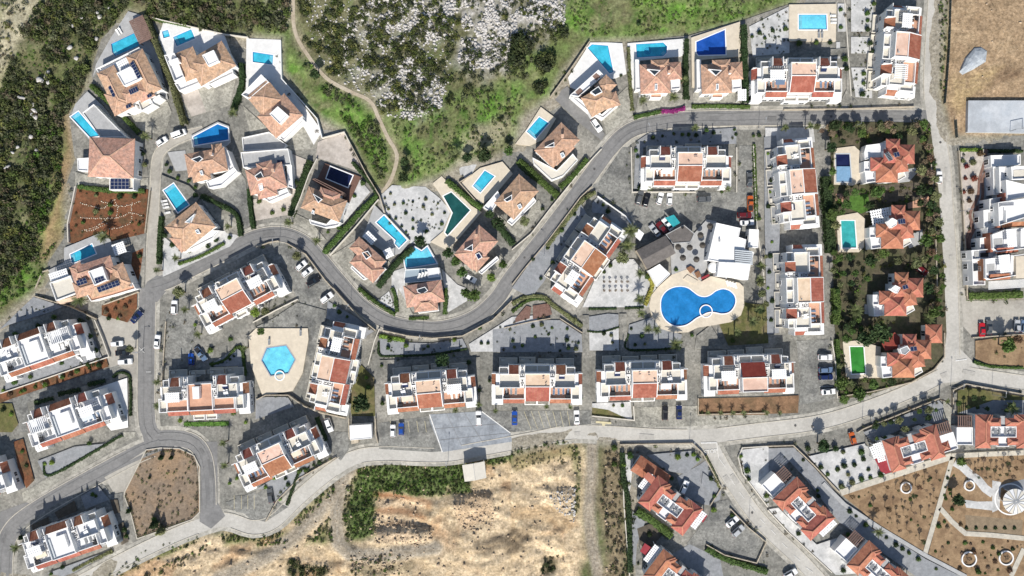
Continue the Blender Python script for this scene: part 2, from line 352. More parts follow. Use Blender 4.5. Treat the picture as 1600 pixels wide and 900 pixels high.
# what the ground is made of, zone by zone
C = np.zeros(GX.shape + (3,)); C[:] = (.135, .135, .065)
def lay(msk, col, k=1.0):
    global C
    m_ = np.clip(msk * k, 0, 1)[..., None]; C = C * (1 - m_) + np.array(col) * m_
lay(np.clip((n2 - .45) * 5, 0, 1), (.2, .195, .11), .8)
lay(np.clip((n3 - .5) * 5, 0, 1), (.085, .115, .035), .8)
GRASS = (.125, .26, .035)
for a, k in ((PX(875,-30, 1262,-30, 1240,4, 1160,30, 1075,54, 985,60, 918,62, 900,60, 880,30), 1), (PX(612,190, 680,172, 780,130, 850,140, 838,165, 810,190, 795,228, 700,262, 640,292, 622,290, 628,240), .9),
             (PX(450,70, 478,90, 508,128, 550,148, 590,180, 612,232, 608,270, 588,292, 545,200, 495,175, 446,110), .85), (PX(-20,470, 60,392, 98,350, 74,430, 60,448, -20,510), 1.2), (PX(400,0,455,0,458,45,440,58,400,50), .6), (PX(60,300,92,230,100,330,74,390), .9), (PX(800,90, 880,60, 915,62, 875,110, 850,150, 820,140), .5)):
    lay(pmask(a, 5, 9) * np.clip((n2 - .3) * 3.2, .0, 1), GRASS, k)
    lay(pmask(a, 5, 9) * np.clip((n3 - .55) * 4, 0, 1), (.23, .24, .12), .8)
gmask = np.zeros(GX.shape)
for a in (PX(875,-30, 1262,-30, 1240,4, 1160,30, 1075,54, 985,60, 918,62, 900,60, 880,30), PX(612,190, 680,172, 780,130, 850,140, 838,165, 810,190, 795,228, 700,262, 640,292, 622,290, 628,240), PX(450,70, 478,90, 508,128, 550,148, 590,180, 612,232, 608,270, 588,292, 545,200, 495,175, 446,110)): gmask = np.maximum(gmask, pmask(a, 5, 9))
f1 = fbm(GX * 1.6, GY, 1.9, 3, 51); f2 = fbm(GX, GY * 1.5, 5, 3, 52)
lay(gmask * np.clip((f1 - .53) * 7, 0, 1), (.24, .27, .11), .45); lay(gmask * np.clip((.44 - f1) * 7, 0, 1), (.06, .14, .02), .7); lay(gmask * np.clip((f2 - .56) * 7, 0, 1), (.22, .21, .12), .4)
ROCKS = [(PX(690,-20, 880,-20, 884,40, 840,62, 812,95, 780,110, 745,118, 715,100, 720,60, 690,40), 1.0), (PX(570,0, 650,0, 640,60, 600,80, 560,60, 540,100, 530,60), .55), (PX(560,100, 640,90, 700,110, 690,170, 650,190, 600,180, 550,130), .55),
         (PX(640,0, 700,0, 700,60, 640,80), .45), (PX(800,60, 815,60, 812,92, 800,96), .8)]
for a, k in ROCKS: lay(pmask(a, 6, 12) * np.clip((n3 - .28) * 3, 0, 1), (.46, .44, .41), k)
for a, c_ in ((PX(20,-20, 66,-10, 60,25, 40,60, 15,110, -10,140, -10,60), (.46, .42, .3)), (PX(98,168, 110,180, 108,240, 112,260, 95,380, 70,410, 62,400, 92,300, 95,230), (.36, .24, .14)), (PX(0,120,15,100,8,190,0,200), (.3, .28, .17)),
              (PX(640,30,680,25,690,45,650,60), (.36, .33, .27)), (PX(420,0,455,0,455,30,430,30), (.4, .37, .3)), (PX(740,190, 800,180, 790,230, 720,250, 705,240), (.32, .29, .2))):
    lay(pmask(a, 4, 7), c_, .85)
lay(lmask(PATH, 1.6, 3) * np.clip((n3 - .2) * 2, 0, 1), (.36, .31, .22), .8)
SAND = (.57, .45, .3)
lay(sand, SAND)
lay(sand * np.clip((n2 - .54) * 5, 0, 1), (.5, .375, .225), .7); lay(sand * np.clip((.4 - n1) * 6, 0, 1), (.46, .34, .2), .6); lay(sand * np.clip((n3 - .6) * 6, 0, 1), (.72, .59, .4), .7)
for a, dz in ((tb(1, 3, 740, 395, 900, 415, 1090, 440, 1060, 480, 900, 450, 740, 440), (.33, .15, .06)), (tb(1, 3, 745, 490, 900, 490, 1050, 520, 1020, 560, 880, 530, 745, 530), (.26, .13, .065)),
              (tb(1, 3, 1370, 680, 1600, 620, 1620, 690, 1490, 760, 1390, 745), (.17, .135, .095)), (tb(2, 3, -20, 605, 150, 630, 150, 690, 80, 700, 60, 790, -20, 770), (.17, .13, .085)), (tb(2, 3, 190, 790, 320, 775, 260, 890, 180, 890), (.08, .07, .035)),
              (tb(2, 3, -10, 130, 380, 80, 420, 200, 300, 190, 0, 240), (.24, .2, .1)), (tb(1, 3, 200, 800, 450, 850, 450, 910, 200, 910), (.13, .12, .06)), (tb(1, 3, 590, 770, 980, 760, 960, 910, 590, 910), (.22, .19, .12))):
    lay(pmask(a, 2.0, 5), dz, .9)
GREENQ = tb(1, 3, 640, 225, 900, 195, 1290, 205, 1600, 130, 1600, 190, 1340, 240, 1345, 380, 1100, 410, 760, 385, 735, 640, 560, 690, 540, 560, 560, 360)
lay(pmask(GREENQ, 2, 4), (.075, .125, .03), .95); lay(pmask(GREENQ, 2, 4) * np.clip((n3 - .5) * 5, 0, 1), (.13, .17, .06), .7)
VERGES = [tb(0, 3, 680, 900, 900, 740, 1230, 640, 1250, 690, 960, 800, 800, 900), tb(1, 3, 220, 550, 490, 320, 510, 350, 250, 600), tb(1, 3, 300, 690, 470, 520, 480, 690), tb(1, 3, 0, 640, 200, 620, 200, 690, 0, 720), tb(0, 3, 1380, 640, 1600, 620, 1600, 690, 1390, 700), tb(2, 3, 0, 105, 330, 50, 410, 90, 430, 180, 420, 500, 385, 520, 405, 200, 370, 95, 300, 80, 0, 135)]
for a in VERGES: lay(pmask(a, 2, 4), (.12, .14, .045), .85)
lay(sand * np.clip((fbm(GX, GY, 11, 4, 41) - .6) * 10, 0, 1), (.4, .24, .13), .6)
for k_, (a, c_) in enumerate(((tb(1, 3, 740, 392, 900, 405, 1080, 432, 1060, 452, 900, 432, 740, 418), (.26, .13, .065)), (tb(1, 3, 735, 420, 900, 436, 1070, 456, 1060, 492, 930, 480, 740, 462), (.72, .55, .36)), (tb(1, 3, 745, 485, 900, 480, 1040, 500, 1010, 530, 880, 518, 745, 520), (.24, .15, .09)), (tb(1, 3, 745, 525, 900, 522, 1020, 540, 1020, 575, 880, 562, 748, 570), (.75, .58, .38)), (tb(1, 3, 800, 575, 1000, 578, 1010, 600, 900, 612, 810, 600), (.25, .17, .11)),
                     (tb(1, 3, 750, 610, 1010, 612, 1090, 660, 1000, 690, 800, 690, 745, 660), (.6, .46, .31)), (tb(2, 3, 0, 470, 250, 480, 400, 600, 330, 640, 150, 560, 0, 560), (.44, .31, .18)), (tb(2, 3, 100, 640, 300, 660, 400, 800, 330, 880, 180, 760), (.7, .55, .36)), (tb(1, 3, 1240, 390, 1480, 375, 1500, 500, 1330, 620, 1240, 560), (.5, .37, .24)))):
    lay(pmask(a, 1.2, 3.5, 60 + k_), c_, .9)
for a in (PX(600,862, 660,850, 720,860, 790,850, 860,800, 900,760), PX(420,880, 470,858, 520,862, 590,875, 660,870), PX(700,760, 690,810, 720,850, 700,900), PX(860,720, 880,780, 870,840, 905,900), PX(560,880, 640,885, 720,878, 800,890), PX(420,905, 440,880, 480,868, 520,880), PX(400,900, 430,868, 485,856, 528,868), PX(680,790, 705,800, 715,850, 730,880), PX(808,790, 860,800, 890,830, 905,860), PX(800,800, 850,812, 880,850)):
    for o_ in (0, 7): lay(lmask([(x + o_ * .4, y + o_) for x, y in a], .3, .7) * sand, (.43, .33, .21), .75)
lay(cons, (.37, .265, .165)); lay(cons * np.clip((n2 - .5) * 4, 0, 1), (.47, .35, .22), .9); lay(cons * np.clip((.42 - n1) * 6, 0, 1), (.3, .19, .1), .7)
lay(pmask(tb(3, 0, 1420, 440, 1600, 430, 1600, 490, 1480, 520, 1350, 560, 1280, 600, 1240, 640, 1150, 690, 1160, 640, 1330, 530), 2, 5), (.16, .1, .06), .8)
lay(pmask(tb(3, 0, 1180, 470, 1300, 430, 1480, 420, 1400, 520, 1250, 620, 1180, 690, 1150, 600), 3, 5), (.43, .32, .17), .8); lay(cons * np.clip(np.sin(fbm(GX, GY * 2, 16, 3, 61) * 60) * 2 - 1, 0, 1), (.29, .2, .12), .6); lay(cons * np.clip((fbm(GX, GY, 6, 4, 62) - .56) * 9, 0, 1), (.25, .18, .11), .7)
for a in (PX(1500,20, 1530,40, 1570,30, 1640,50), PX(1495,130, 1540,125, 1580,105, 1640,95), PX(1500,60, 1515,90, 1510,130)):
    for o_ in (0, 7): lay(lmask([(x, y + o_) for x, y in a], .3, .7), (.28, .2, .125), .7)
lay(pmask(PX(1464,0, 1480,0, 1474,110, 1476,170, 1466,140), 2, 4), (.2, .2, .08), .7)
lay(np.maximum(tracks, 0) * 0 + np.clip(lmask(TRACK2, 3.2, 2) + lmask(TRACK3, 3.2, 2) - 0, 0, 1) * (1 - devw), (.5, .4, .27), .8)
lay(tracks, (.33, .295, .24), 1)
lay(tracks * np.clip((n3 - .5) * 5, 0, 1), (.43, .37, .285), .8)
for a in (TRACK1, TRACK2, TRACK3):
    for o_ in (-4, 4): lay(lmask([(x + o_, y + o_ * .4) for x, y in a], .3, .8), (.29, .24, .175), .7)
lay(pmask(PX(940,700, 968,700, 985,930, 950,930, 935,800, 932,740), 3, 5), (.24, .19, .12), .9)
lay(dev, (.33, .3, .25), .9)
lay(np.clip((np.hypot(GX, GY) - 215) / 40, 0, 1), (.19, .175, .105))
C *= (1 + (fbm(GX, GY, 1.5, 2, 9)[..., None] - .5) * .5)
vs = np.stack([GX, GY, HT], -1).reshape(-1, 3); ny, nx = GX.shape
idx = np.arange(ny * nx).reshape(ny, nx)
fs = np.stack([idx[:-1, :-1], idx[:-1, 1:], idx[1:, 1:], idx[1:, :-1]], -1).reshape(-1, 4)
def npmesh(name, v, f, mats, col=None, mi=None):
    me = bpy.data.meshes.new(name); k = f.shape[1]
    me.vertices.add(len(v)); me.vertices.foreach_set('co', np.ascontiguousarray(v, np.float32).ravel())
    me.loops.add(f.size); me.loops.foreach_set('vertex_index', np.ascontiguousarray(f, np.int32).ravel())
    me.polygons.add(len(f)); me.polygons.foreach_set('loop_start', np.arange(0, f.size, k, dtype=np.int32))
    for m_ in (mats if isinstance(mats, (list, tuple)) else [mats]): me.materials.append(M[m_])
    if mi is not None: me.polygons.foreach_set('material_index', np.ascontiguousarray(mi, np.int32))
    me.update(calc_edges=True)
    if col is not None:
        a = me.color_attributes.new('col', 'FLOAT_COLOR', 'POINT')
        a.data.foreach_set('color', np.concatenate([col, np.ones((len(col), 1))], 1).astype(np.float32).ravel())
    return me
tme = npmesh('ground', vs, fs, 'terrain', np.clip(C, 0, 1).reshape(-1, 3))
tme.polygons.foreach_set('use_smooth', np.ones(len(fs), bool))
tag(link('ground', tme), kind='structure')

# ---------------------------------------------------------------- sheets, roads
LAYER = [0.02]
def sheet(name, px, m, z=None, holes=None):
    "a level sheet of ground; each next one lies a little above the last"
    if z is None: LAYER[0] += .0025; z = LAYER[0]
    p = ccw(w2(px, 0))
    me = bpy.data.meshes.new(name); me.from_pydata([(a, b, z) for a, b in p], [], [tuple(range(len(p)))]); me.materials.append(M[m]); me.update()
    return tag(link(name, me), kind='structure')
def ribbon(name, px, wd, m, z=None, step=2.5, kind='structure'):
    if z is None: LAYER[0] += .0025; z = LAYER[0]
    P = dens([W(*p)[:2] for p in px], step); vs = []; fs = []
    for i, p in enumerate(P):
        d = (P[min(i + 1, len(P) - 1)] - P[max(i - 1, 0)]).normalized(); n_ = Vector((-d.y, d.x)) * wd / 2
        vs += [(p.x + n_.x, p.y + n_.y, z), (p.x - n_.x, p.y - n_.y, z)]
        if i: fs.append((2 * i - 2, 2 * i - 1, 2 * i + 1, 2 * i))
    me = bpy.data.meshes.new(name); me.from_pydata(vs, [], fs); me.materials.append(M[m]); me.update()
    o = link(name, me)
    return tag(o, kind=kind) if kind else o
sheet('pavement', DEV, 'pavement')
ROADS = [('asphalt', 5.3, PX(233,440, 230,480, 229,560, 229,640, 236,678, 262,692)), ('asphalt', 5.4, PX(270,690, 232,702, 190,722, 120,760, 60,795, 22,825, 8,860, 5,930)), ('asphalt', 5.0, PX(225,690, 262,684, 300,690, 318,712, 324,750, 326,800, 332,820)),
         ('asphalt', 4.7, PX(215,452, 260,440, 300,420, 360,390, 400,371, 440,366, 476,380, 505,410, 530,440, 565,478, 610,504, 660,513, 700,511, 742,496, 775,468, 800,432, 850,370, 890,318, 925,270, 955,230, 985,204, 1025,192, 1080,186, 1200,184, 1330,183, 1465,184)),
         ('asphalt_pale', 4.5, PX(1464,-30, 1458,60, 1455,130, 1459,180, 1472,250, 1478,330, 1484,420, 1487,500, 1488,585)),
         ('asphalt_pale', 4.3, PX(118,915, 180,882, 240,852, 300,826, 350,812, 395,824, 428,815, 465,780, 510,742, 552,716, 600,709, 690,711, 760,700, 830,687, 890,676, 950,677, 1040,682, 1110,681, 1180,673, 1280,660, 1360,636, 1430,608, 1485,583, 1530,588, 1640,604)),
         ('asphalt_pale', 4.4, PX(1096,676, 1110,695, 1126,725, 1147,758, 1180,805, 1215,842, 1250,875, 1300,930)),
         ('concrete_lane', 2.9, PX(318,205, 290,212, 262,226, 247,246, 243,290, 240,340, 237,400, 234,452))]
for m_, wd, p in ROADS: ribbon('sidewalk', p, wd + (2.6 if m_ != 'concrete_lane' else 1.0), 'sidewalk')
road_c = []
for m_, wd, p in ROADS:
    ribbon('road' if m_ != 'concrete_lane' else 'lane', p, wd, m_); road_c.append((dens([W(*q)[:2] for q in p], 1.2), wd))
sheet('road', PX(216,468, 246,472, 262,452, 246,430, 230,440), 'asphalt'); sheet('road', PX(1470,555, 1500,545, 1530,575, 1500,596, 1455,600), 'asphalt_pale')
sheet('road', PX(312,690, 340,690, 340,785, 352,806, 330,826, 312,815), 'asphalt')
sheet('road', PX(225,705, 228,703, 195,768, 178,770, 163,745), 'concrete_lane'); sheet('road', PX(0,800,0,840,30,812,60,790,40,785), 'asphalt')
def kerb_run(run, z0=.02, wd=.22, h=.15):
    b = MB()
    for i, p in enumerate(run):
        d = (run[min(i + 1, len(run) - 1)] - run[max(i - 1, 0)]).normalized(); n_ = Vector((-d.y, d.x)) * wd / 2
        for s_, z in ((1, z0), (1, z0 + h), (-1, z0 + h), (-1, z0)): b.v.append((p.x + s_ * n_.x, p.y + s_ * n_.y, z))
        if i:
            o = 4 * i
            for k in range(3): b.f.append((o - 4 + k, o - 3 + k, o + 1 + k, o + k)); b.m.append(0)
    tag(b.build('kerb', 'kerb'), kind='structure')
NOKERB = [W(*q)[:2] for q in PX(925,695, 545,728, 900,662, 700,690)]
for ri, (c_, wd) in enumerate(road_c):
    others = [np.array([(q.x, q.y) for q in cc]) for k, (cc, _) in enumerate(road_c) if k != ri]; ow = [x[1] for k, x in enumerate(road_c) if k != ri]
    for s_ in (1, -1):
        run = []
        for i, p in enumerate(c_):
            d = (c_[min(i + 1, len(c_) - 1)] - c_[max(i - 1, 0)]).normalized(); q = p + Vector((-d.y, d.x)) * s_ * (wd / 2 + .1)
            bad = any(np.min(np.hypot(o[:, 0] - q.x, o[:, 1] - q.y)) < v / 2 + 2.2 for o, v in zip(others, ow)) or any((Vector(k) - q).length < 4 for k in NOKERB)
            if bad:
                if len(run) > 3: kerb_run(run)
                run = []
            else: run.append(q)
        if len(run) > 3: kerb_run(run)
for nm, p, wd in (('path', PATH, 1.15), ):
    ribbon(nm, p, wd, 'dirt_track', .06, 1.2)
def line(px, wd=.14, m='line_white', z=None):
    LAYER[0] += .001
    ribbon('road_marking', px, wd, m, LAYER[0] if z is None else z, 3)
# paved courts and parking
CB, CW = 'cobble', 'cobble_warm'
tile(0, 2)
sheet('parking', T(1040, 160, 1110, 20, 1180, 60, 1270, 260, 1300, 340, 1340, 390, 1320, 480, 1240, 500, 1060, 520, 1030, 480), CB)
sheet('forecourt', T(610, 190, 640, 170, 800, 215, 860, 170, 862, 620, 820, 620, 800, 540, 700, 520, 660, 420), 'concrete_lane')
sheet('driveway', T(0, 250, 215, 55, 380, 100, 520, 165, 600, 200, 665, 400, 640, 430, 560, 240, 440, 150, 330, 190, 230, 215, 0, 320), 'pavement')
sheet('driveway', T(0, 660, 680, 500, 740, 480, 815, 530, 700, 560, 210, 700, 170, 720, 200, 900, 130, 900, 80, 720), CB)
tile(1, 1)
sheet('parking', T(0, 640, 140, 610, 200, 620, 300, 690, 440, 850, 540, 980, 520, 1150, 350, 1340, 200, 1250, 270, 1000, 190, 800), CB)
tile(1, 2)
sheet('parking', T(760, 845, 1080, 800, 1160, 1020, 1100, 1025, 770, 1005), CB); sheet('parking', T(1085, 790, 1410, 770, 1590, 905, 1600, 960, 1165, 1025, 1085, 830), 'blue_paving')
tile(2, 2)
sheet('parking', T(-190, 770, 490, 765, 495, 850, 10, 900, -20, 890), CB); sheet('parking', T(755, 745, 1160, 735, 1165, 862, 760, 870), CW); sheet('verge', T(1165, 795, 1600, 780, 1600, 838, 1165, 858), CW)
sheet('forecourt', T(500, 810, 770, 825, 775, 868, 500, 845), 'pavement')
tile(3, 2)
sheet('parking', T(175, 330, 400, 320, 420, 690, 200, 730, 195, 600, 200, 540), CB); sheet('forecourt', T(1200, 0, 1240, 0, 1240, 80, 1600, 75, 1600, 290, 1280, 310, 1220, 240), 'concrete_lane')
tile(2, 1)
sheet('parking', T(540, 240, 690, 20, 750, 20, 755, 300, 1410, 300, 1420, 10, 1510, 10, 1520, 540, 1440, 560, 1280, 480, 1220, 470, 1140, 550, 1070, 500, 860, 600, 780, 660, 760, 520, 640, 400, 540, 320, 500, 260), CB)
tile(2, 3)
sheet('driveway', T(1030, 280, 1170, 205, 1220, 170, 1310, 340, 1300, 420, 1240, 460, 1190, 450, 1060, 390), 'gravel_grey'); sheet('driveway', T(1350, 420, 1570, 690, 1530, 800, 1210, 700, 1170, 790, 1090, 700, 1230, 520, 1250, 440), CB); sheet('driveway', T(1000, 760, 1110, 700, 1300, 790, 1320, 900, 1160, 900), 'gravel_grey')
tile(1, 3)
sheet('parking', T(-130, 400, 0, 390, 60, 350, 120, 400, 140, 440, 200, 470, 60, 560, -40, 540, -80, 500), CB); sheet('forecourt', T(430, 0, 580, 0, 580, 110, 530, 180, 480, 130), CB)
tile(0, 3)
sheet('verge', T(290, 290, 640, 70, 760, 0, 850, 0, 840, 30, 480, 250, 150, 440, 140, 380), CW); sheet('verge', T(100, 600, 200, 530, 600, 300, 660, 340, 700, 390, 770, 380, 770, 480, 700, 560, 600, 420, 380, 540, 180, 640), CB)
sheet('parking', T(1410, 440, 1600, 370, 1600, 520, 1480, 500), CB)
tag(sheet('dirt_plot', DIRT_PLOT, 'dirt_grey'), kind='structure')
rp = random.Random(8)
for c_, wd in road_c[:4]:
    for s_ in (-1, 1):                                # worn wheel tracks
        q_ = []
        for i in range(3, len(c_) - 3, 2): d = (c_[i + 1] - c_[i - 1]).normalized(); q_.append(c_[i] + Vector((-d.y, d.x)) * s_ * wd * .24)
        LAYER[0] += .0008; vs_ = []; fs_ = []
        for i, p in enumerate(q_): d = (q_[min(i + 1, len(q_) - 1)] - q_[max(i - 1, 0)]).normalized(); n_ = Vector((-d.y, d.x)) * (.45 + .12 * math.sin(i * .7)); vs_ += [(p.x + n_.x, p.y + n_.y, LAYER[0]), (p.x - n_.x, p.y - n_.y, LAYER[0])]; fs_ += [(2 * i - 2, 2 * i - 1, 2 * i + 1, 2 * i)] if i else []
        MB().add(vs_, fs_).build('wheel_track', 'tyre_wear_pale' if wd in (4.5, 4.3, 4.4) else 'tyre_wear')['kind'] = 'structure'
tile(1, 2)
for a in ((1190, 783, 1285, 985), (1300, 777, 1420, 970), (1120, 880, 1510, 850), (1150, 950, 1590, 905)): line(T(*a), .12, 'joint')
for c_, wd in road_c[:7]:
    pale = wd in (4.5, 4.3, 4.4)
    for i in range(6, len(c_) - 6):
        d = (c_[i + 1] - c_[i - 1]).normalized(); n_ = Vector((-d.y, d.x)); k = rp.random()
        if k < .035:
            L_, w_, o_ = rp.uniform(1.2, 5), rp.uniform(.5, 1.6), rp.uniform(-1, 1) * (wd / 2 - 1.0); p = c_[i] + n_ * o_
            q_ = [p + d * a * L_ / 2 + n_ * b_ * w_ / 2 for a, b_ in ((-1, -1), (1, -1), (1, 1), (-1, 1))]; LAYER[0] += .0008
            MB().add([(v.x, v.y, LAYER[0]) for v in q_], [(0, 1, 2, 3)]).build('asphalt_patch', 'patch_pale' if pale else 'asphalt_patch')['kind'] = 'structure'
        elif k < .055:
            p = c_[i] + n_ * rp.uniform(-.8, .8); MB().cyl(p.x, p.y, .1, LAYER[0] + .006, .36, n=14).build('manhole_cover', 'iron')['kind'] = 'structure'
# parking bay lines and road lettering
tile(2, 2)
for x in range(75, 400, 45): line(T(x, 770, x + 12 + (400 - x) * .1, 880 - (x - 75) * .06), .1, 'line_yellow')
tile(1, 2)
for x in (850, 905, 960, 1015, 1065): line(T(x - 10, 830, x, 900), .1, 'line_yellow')
line(T(1410, 770, 1590, 905), .3); line(T(1085, 790, 1165, 1025), .3)
tile(3, 2)
for y in (460, 500, 575, 615): line(T(320, y, 405, y - 2), .12)
line(T(1170, 455, 1240, 445), .3); line(T(1172, 380, 1172, 455), .12)
tile(0, 3)
for x in (1465, 1510, 1550, 1590): line(T(x, 395, x, 480), .1, 'line_yellow')
tile(2, 3)
line(T(1180, 68, 1278, 66), .35); line(T(1278, 66, 1290, 160, 1330, 215), .14)
for a in ((1365, 290, 1390, 330), (1420, 375, 1450, 415), (1485, 460, 1515, 495), (1550, 540, 1580, 575)): line(T(*a), .14)
tile(3, 3)
for a in ((20, 610, 45, 640), (85, 690, 120, 725), (160, 770, 200, 805), (235, 845, 280, 875)): line(T(*a), .14)
tile(0, 2)
line(T(870, 400, 905, 370), .12); line(T(872, 372, 905, 405), .12); line(T(915, 524, 945, 524), .15)
tile(2, 2); LAYER[0] += .0025
sheet('road_marking', T(524, 830, 620, 838, 619, 850, 582, 848, 580, 860, 562, 859, 563, 847, 523, 842), 'line_yellow')
def road_text(txt, x, y, rot, size):
    cu = bpy.data.curves.new('road_lettering', 'FONT'); cu.body = txt; cu.size = size; cu.align_x = 'CENTER'; cu.align_y = 'CENTER'
    o = bpy.data.objects.new('t', cu); COL.objects.link(o); dg = bpy.context.evaluated_depsgraph_get(); me = bpy.data.meshes.new_from_object(o.evaluated_get(dg))
    bpy.data.objects.remove(o); me.materials.clear(); me.materials.append(M['line_white']); LAYER[0] += .0025
    p = W(x, y); tag(link('road_lettering', me, None, (p.x, p.y, LAYER[0] + .004), R(rot)), kind='structure')
road_text('STOP', 1110, 705.5, 8, 1.7); road_text('STOP', 1303, 551, 100, 1.6)
LAYER[0] += .005
# ---------------------------------------------------------------- building kit
MESH = {}
def shared(key, fn):
    if key not in MESH: MESH[key] = fn()
    return MESH[key]
def win_mesh(wd, ht, m):
    b = MB()                                       # frame around the opening, standing proud of the wall (local y points out)
    for x0, x1, z0, z1 in ((-wd / 2 - .09, -wd / 2, -.09, ht + .09), (wd / 2, wd / 2 + .09, -.09, ht + .09), (-wd / 2, wd / 2, ht, ht + .09), (-wd / 2, wd / 2, -.09, 0), (-.035, .035, 0, ht)):
        b.box(x0, x1, -.02, .07, z0, z1)
    return b.mesh('window', m)
def pane_mesh(wd, ht): return MB().box(-wd / 2, wd / 2, -.02, .025, 0, ht).mesh('pane', 'glass_dark')
def window(parent, x, y, z, ang, wd=1.2, ht=1.2, name='window'):
    fr = link(name, shared(('win', wd, ht), lambda: win_mesh(wd, ht, 'white_paint')), parent, (x, y, z), ang)
    link('pane', shared(('pane', wd, ht), lambda: pane_mesh(wd, ht)), fr)
    return fr
def wall_windows(parent, p, z0, z1, every=3.4, doors=True):
    "windows along the sides of a ccw polygon, storey by storey"
    p = ccw(p); n_ = len(p)
    for i in range(n_):
        a, b = Vector(p[i - 1]), Vector(p[i]); d = b - a; L_ = d.length
        if L_ < 2.4: continue
        ang = math.atan2(d.y, d.x) + math.pi; k = max(1, int(L_ / every))
        for s_ in range(max(1, int((z1 - z0 + .4) / 2.9))):
            zz = z0 + s_ * 2.9
            if zz + 2.2 > z1: break
            for j in range(k):
                q = a + d * ((j + .5) / k); dr = s_ == 0 and doors and j % 2 == 0
                window(parent, q.x, q.y, zz + (.12 if dr else .95), ang, 1.5 if dr else 1.2, 2.0 if dr else 1.15, 'glazed_door' if dr else 'window')
def rect3(A, B, C, z):
    "fit a rectangle to three photo corners seen at height z -> centre, width, depth, angle"
    a, b, c = (Vector(W(*q, z)[:2]) for q in (A, B, C)); u = b - a; wd = u.length; u.normalize(); v = Vector((-u.y, u.x))
    dd = (c - b).dot(v)
    ce = (a + b) / 2 + v * dd / 2
    return ce, wd, abs(dd), math.atan2(u.y, u.x)
def hip_mesh(wd, dp, pitch, th, tile_m, cap_m, name='roof'):
    if wd < dp: sw = True; a, b_ = dp, wd
    else: sw = False; a, b_ = wd, dp
    h = b_ / 2 * math.tan(pitch); e = (a - b_) / 2
    c = [(-a / 2, -b_ / 2), (a / 2, -b_ / 2), (a / 2, b_ / 2), (-a / 2, b_ / 2)]; r = [(-e, 0), (e, 0)]
    f = (lambda p: (-p[1], p[0])) if sw else (lambda p: p)
    c = [f(p) for p in c]; r = [f(p) for p in r]
    b = MB(); vs = [(*p, 0) for p in c] + [(*p, h) for p in r] + [(*p, -th) for p in c]
    fs = [(0, 1, 5, 4), (1, 2, 5), (2, 3, 4, 5), (3, 0, 4), (6, 7, 1, 0), (7, 8, 2, 1), (8, 9, 3, 2), (9, 6, 0, 3), (9, 8, 7, 6)]
    b.add(vs, fs)
    cap = MB()
    for i, j in ((0, 0), (3, 0), (1, 1), (2, 1)): cap.bar((*c[i], .09), (*r[j], h + .09), .3, .12)
    if e > .1: cap.bar((*r[0], h + .1), (*r[1], h + .1), .32, .12)
    return b.mesh(name, tile_m), cap.mesh('ridge_tiles', cap_m), h
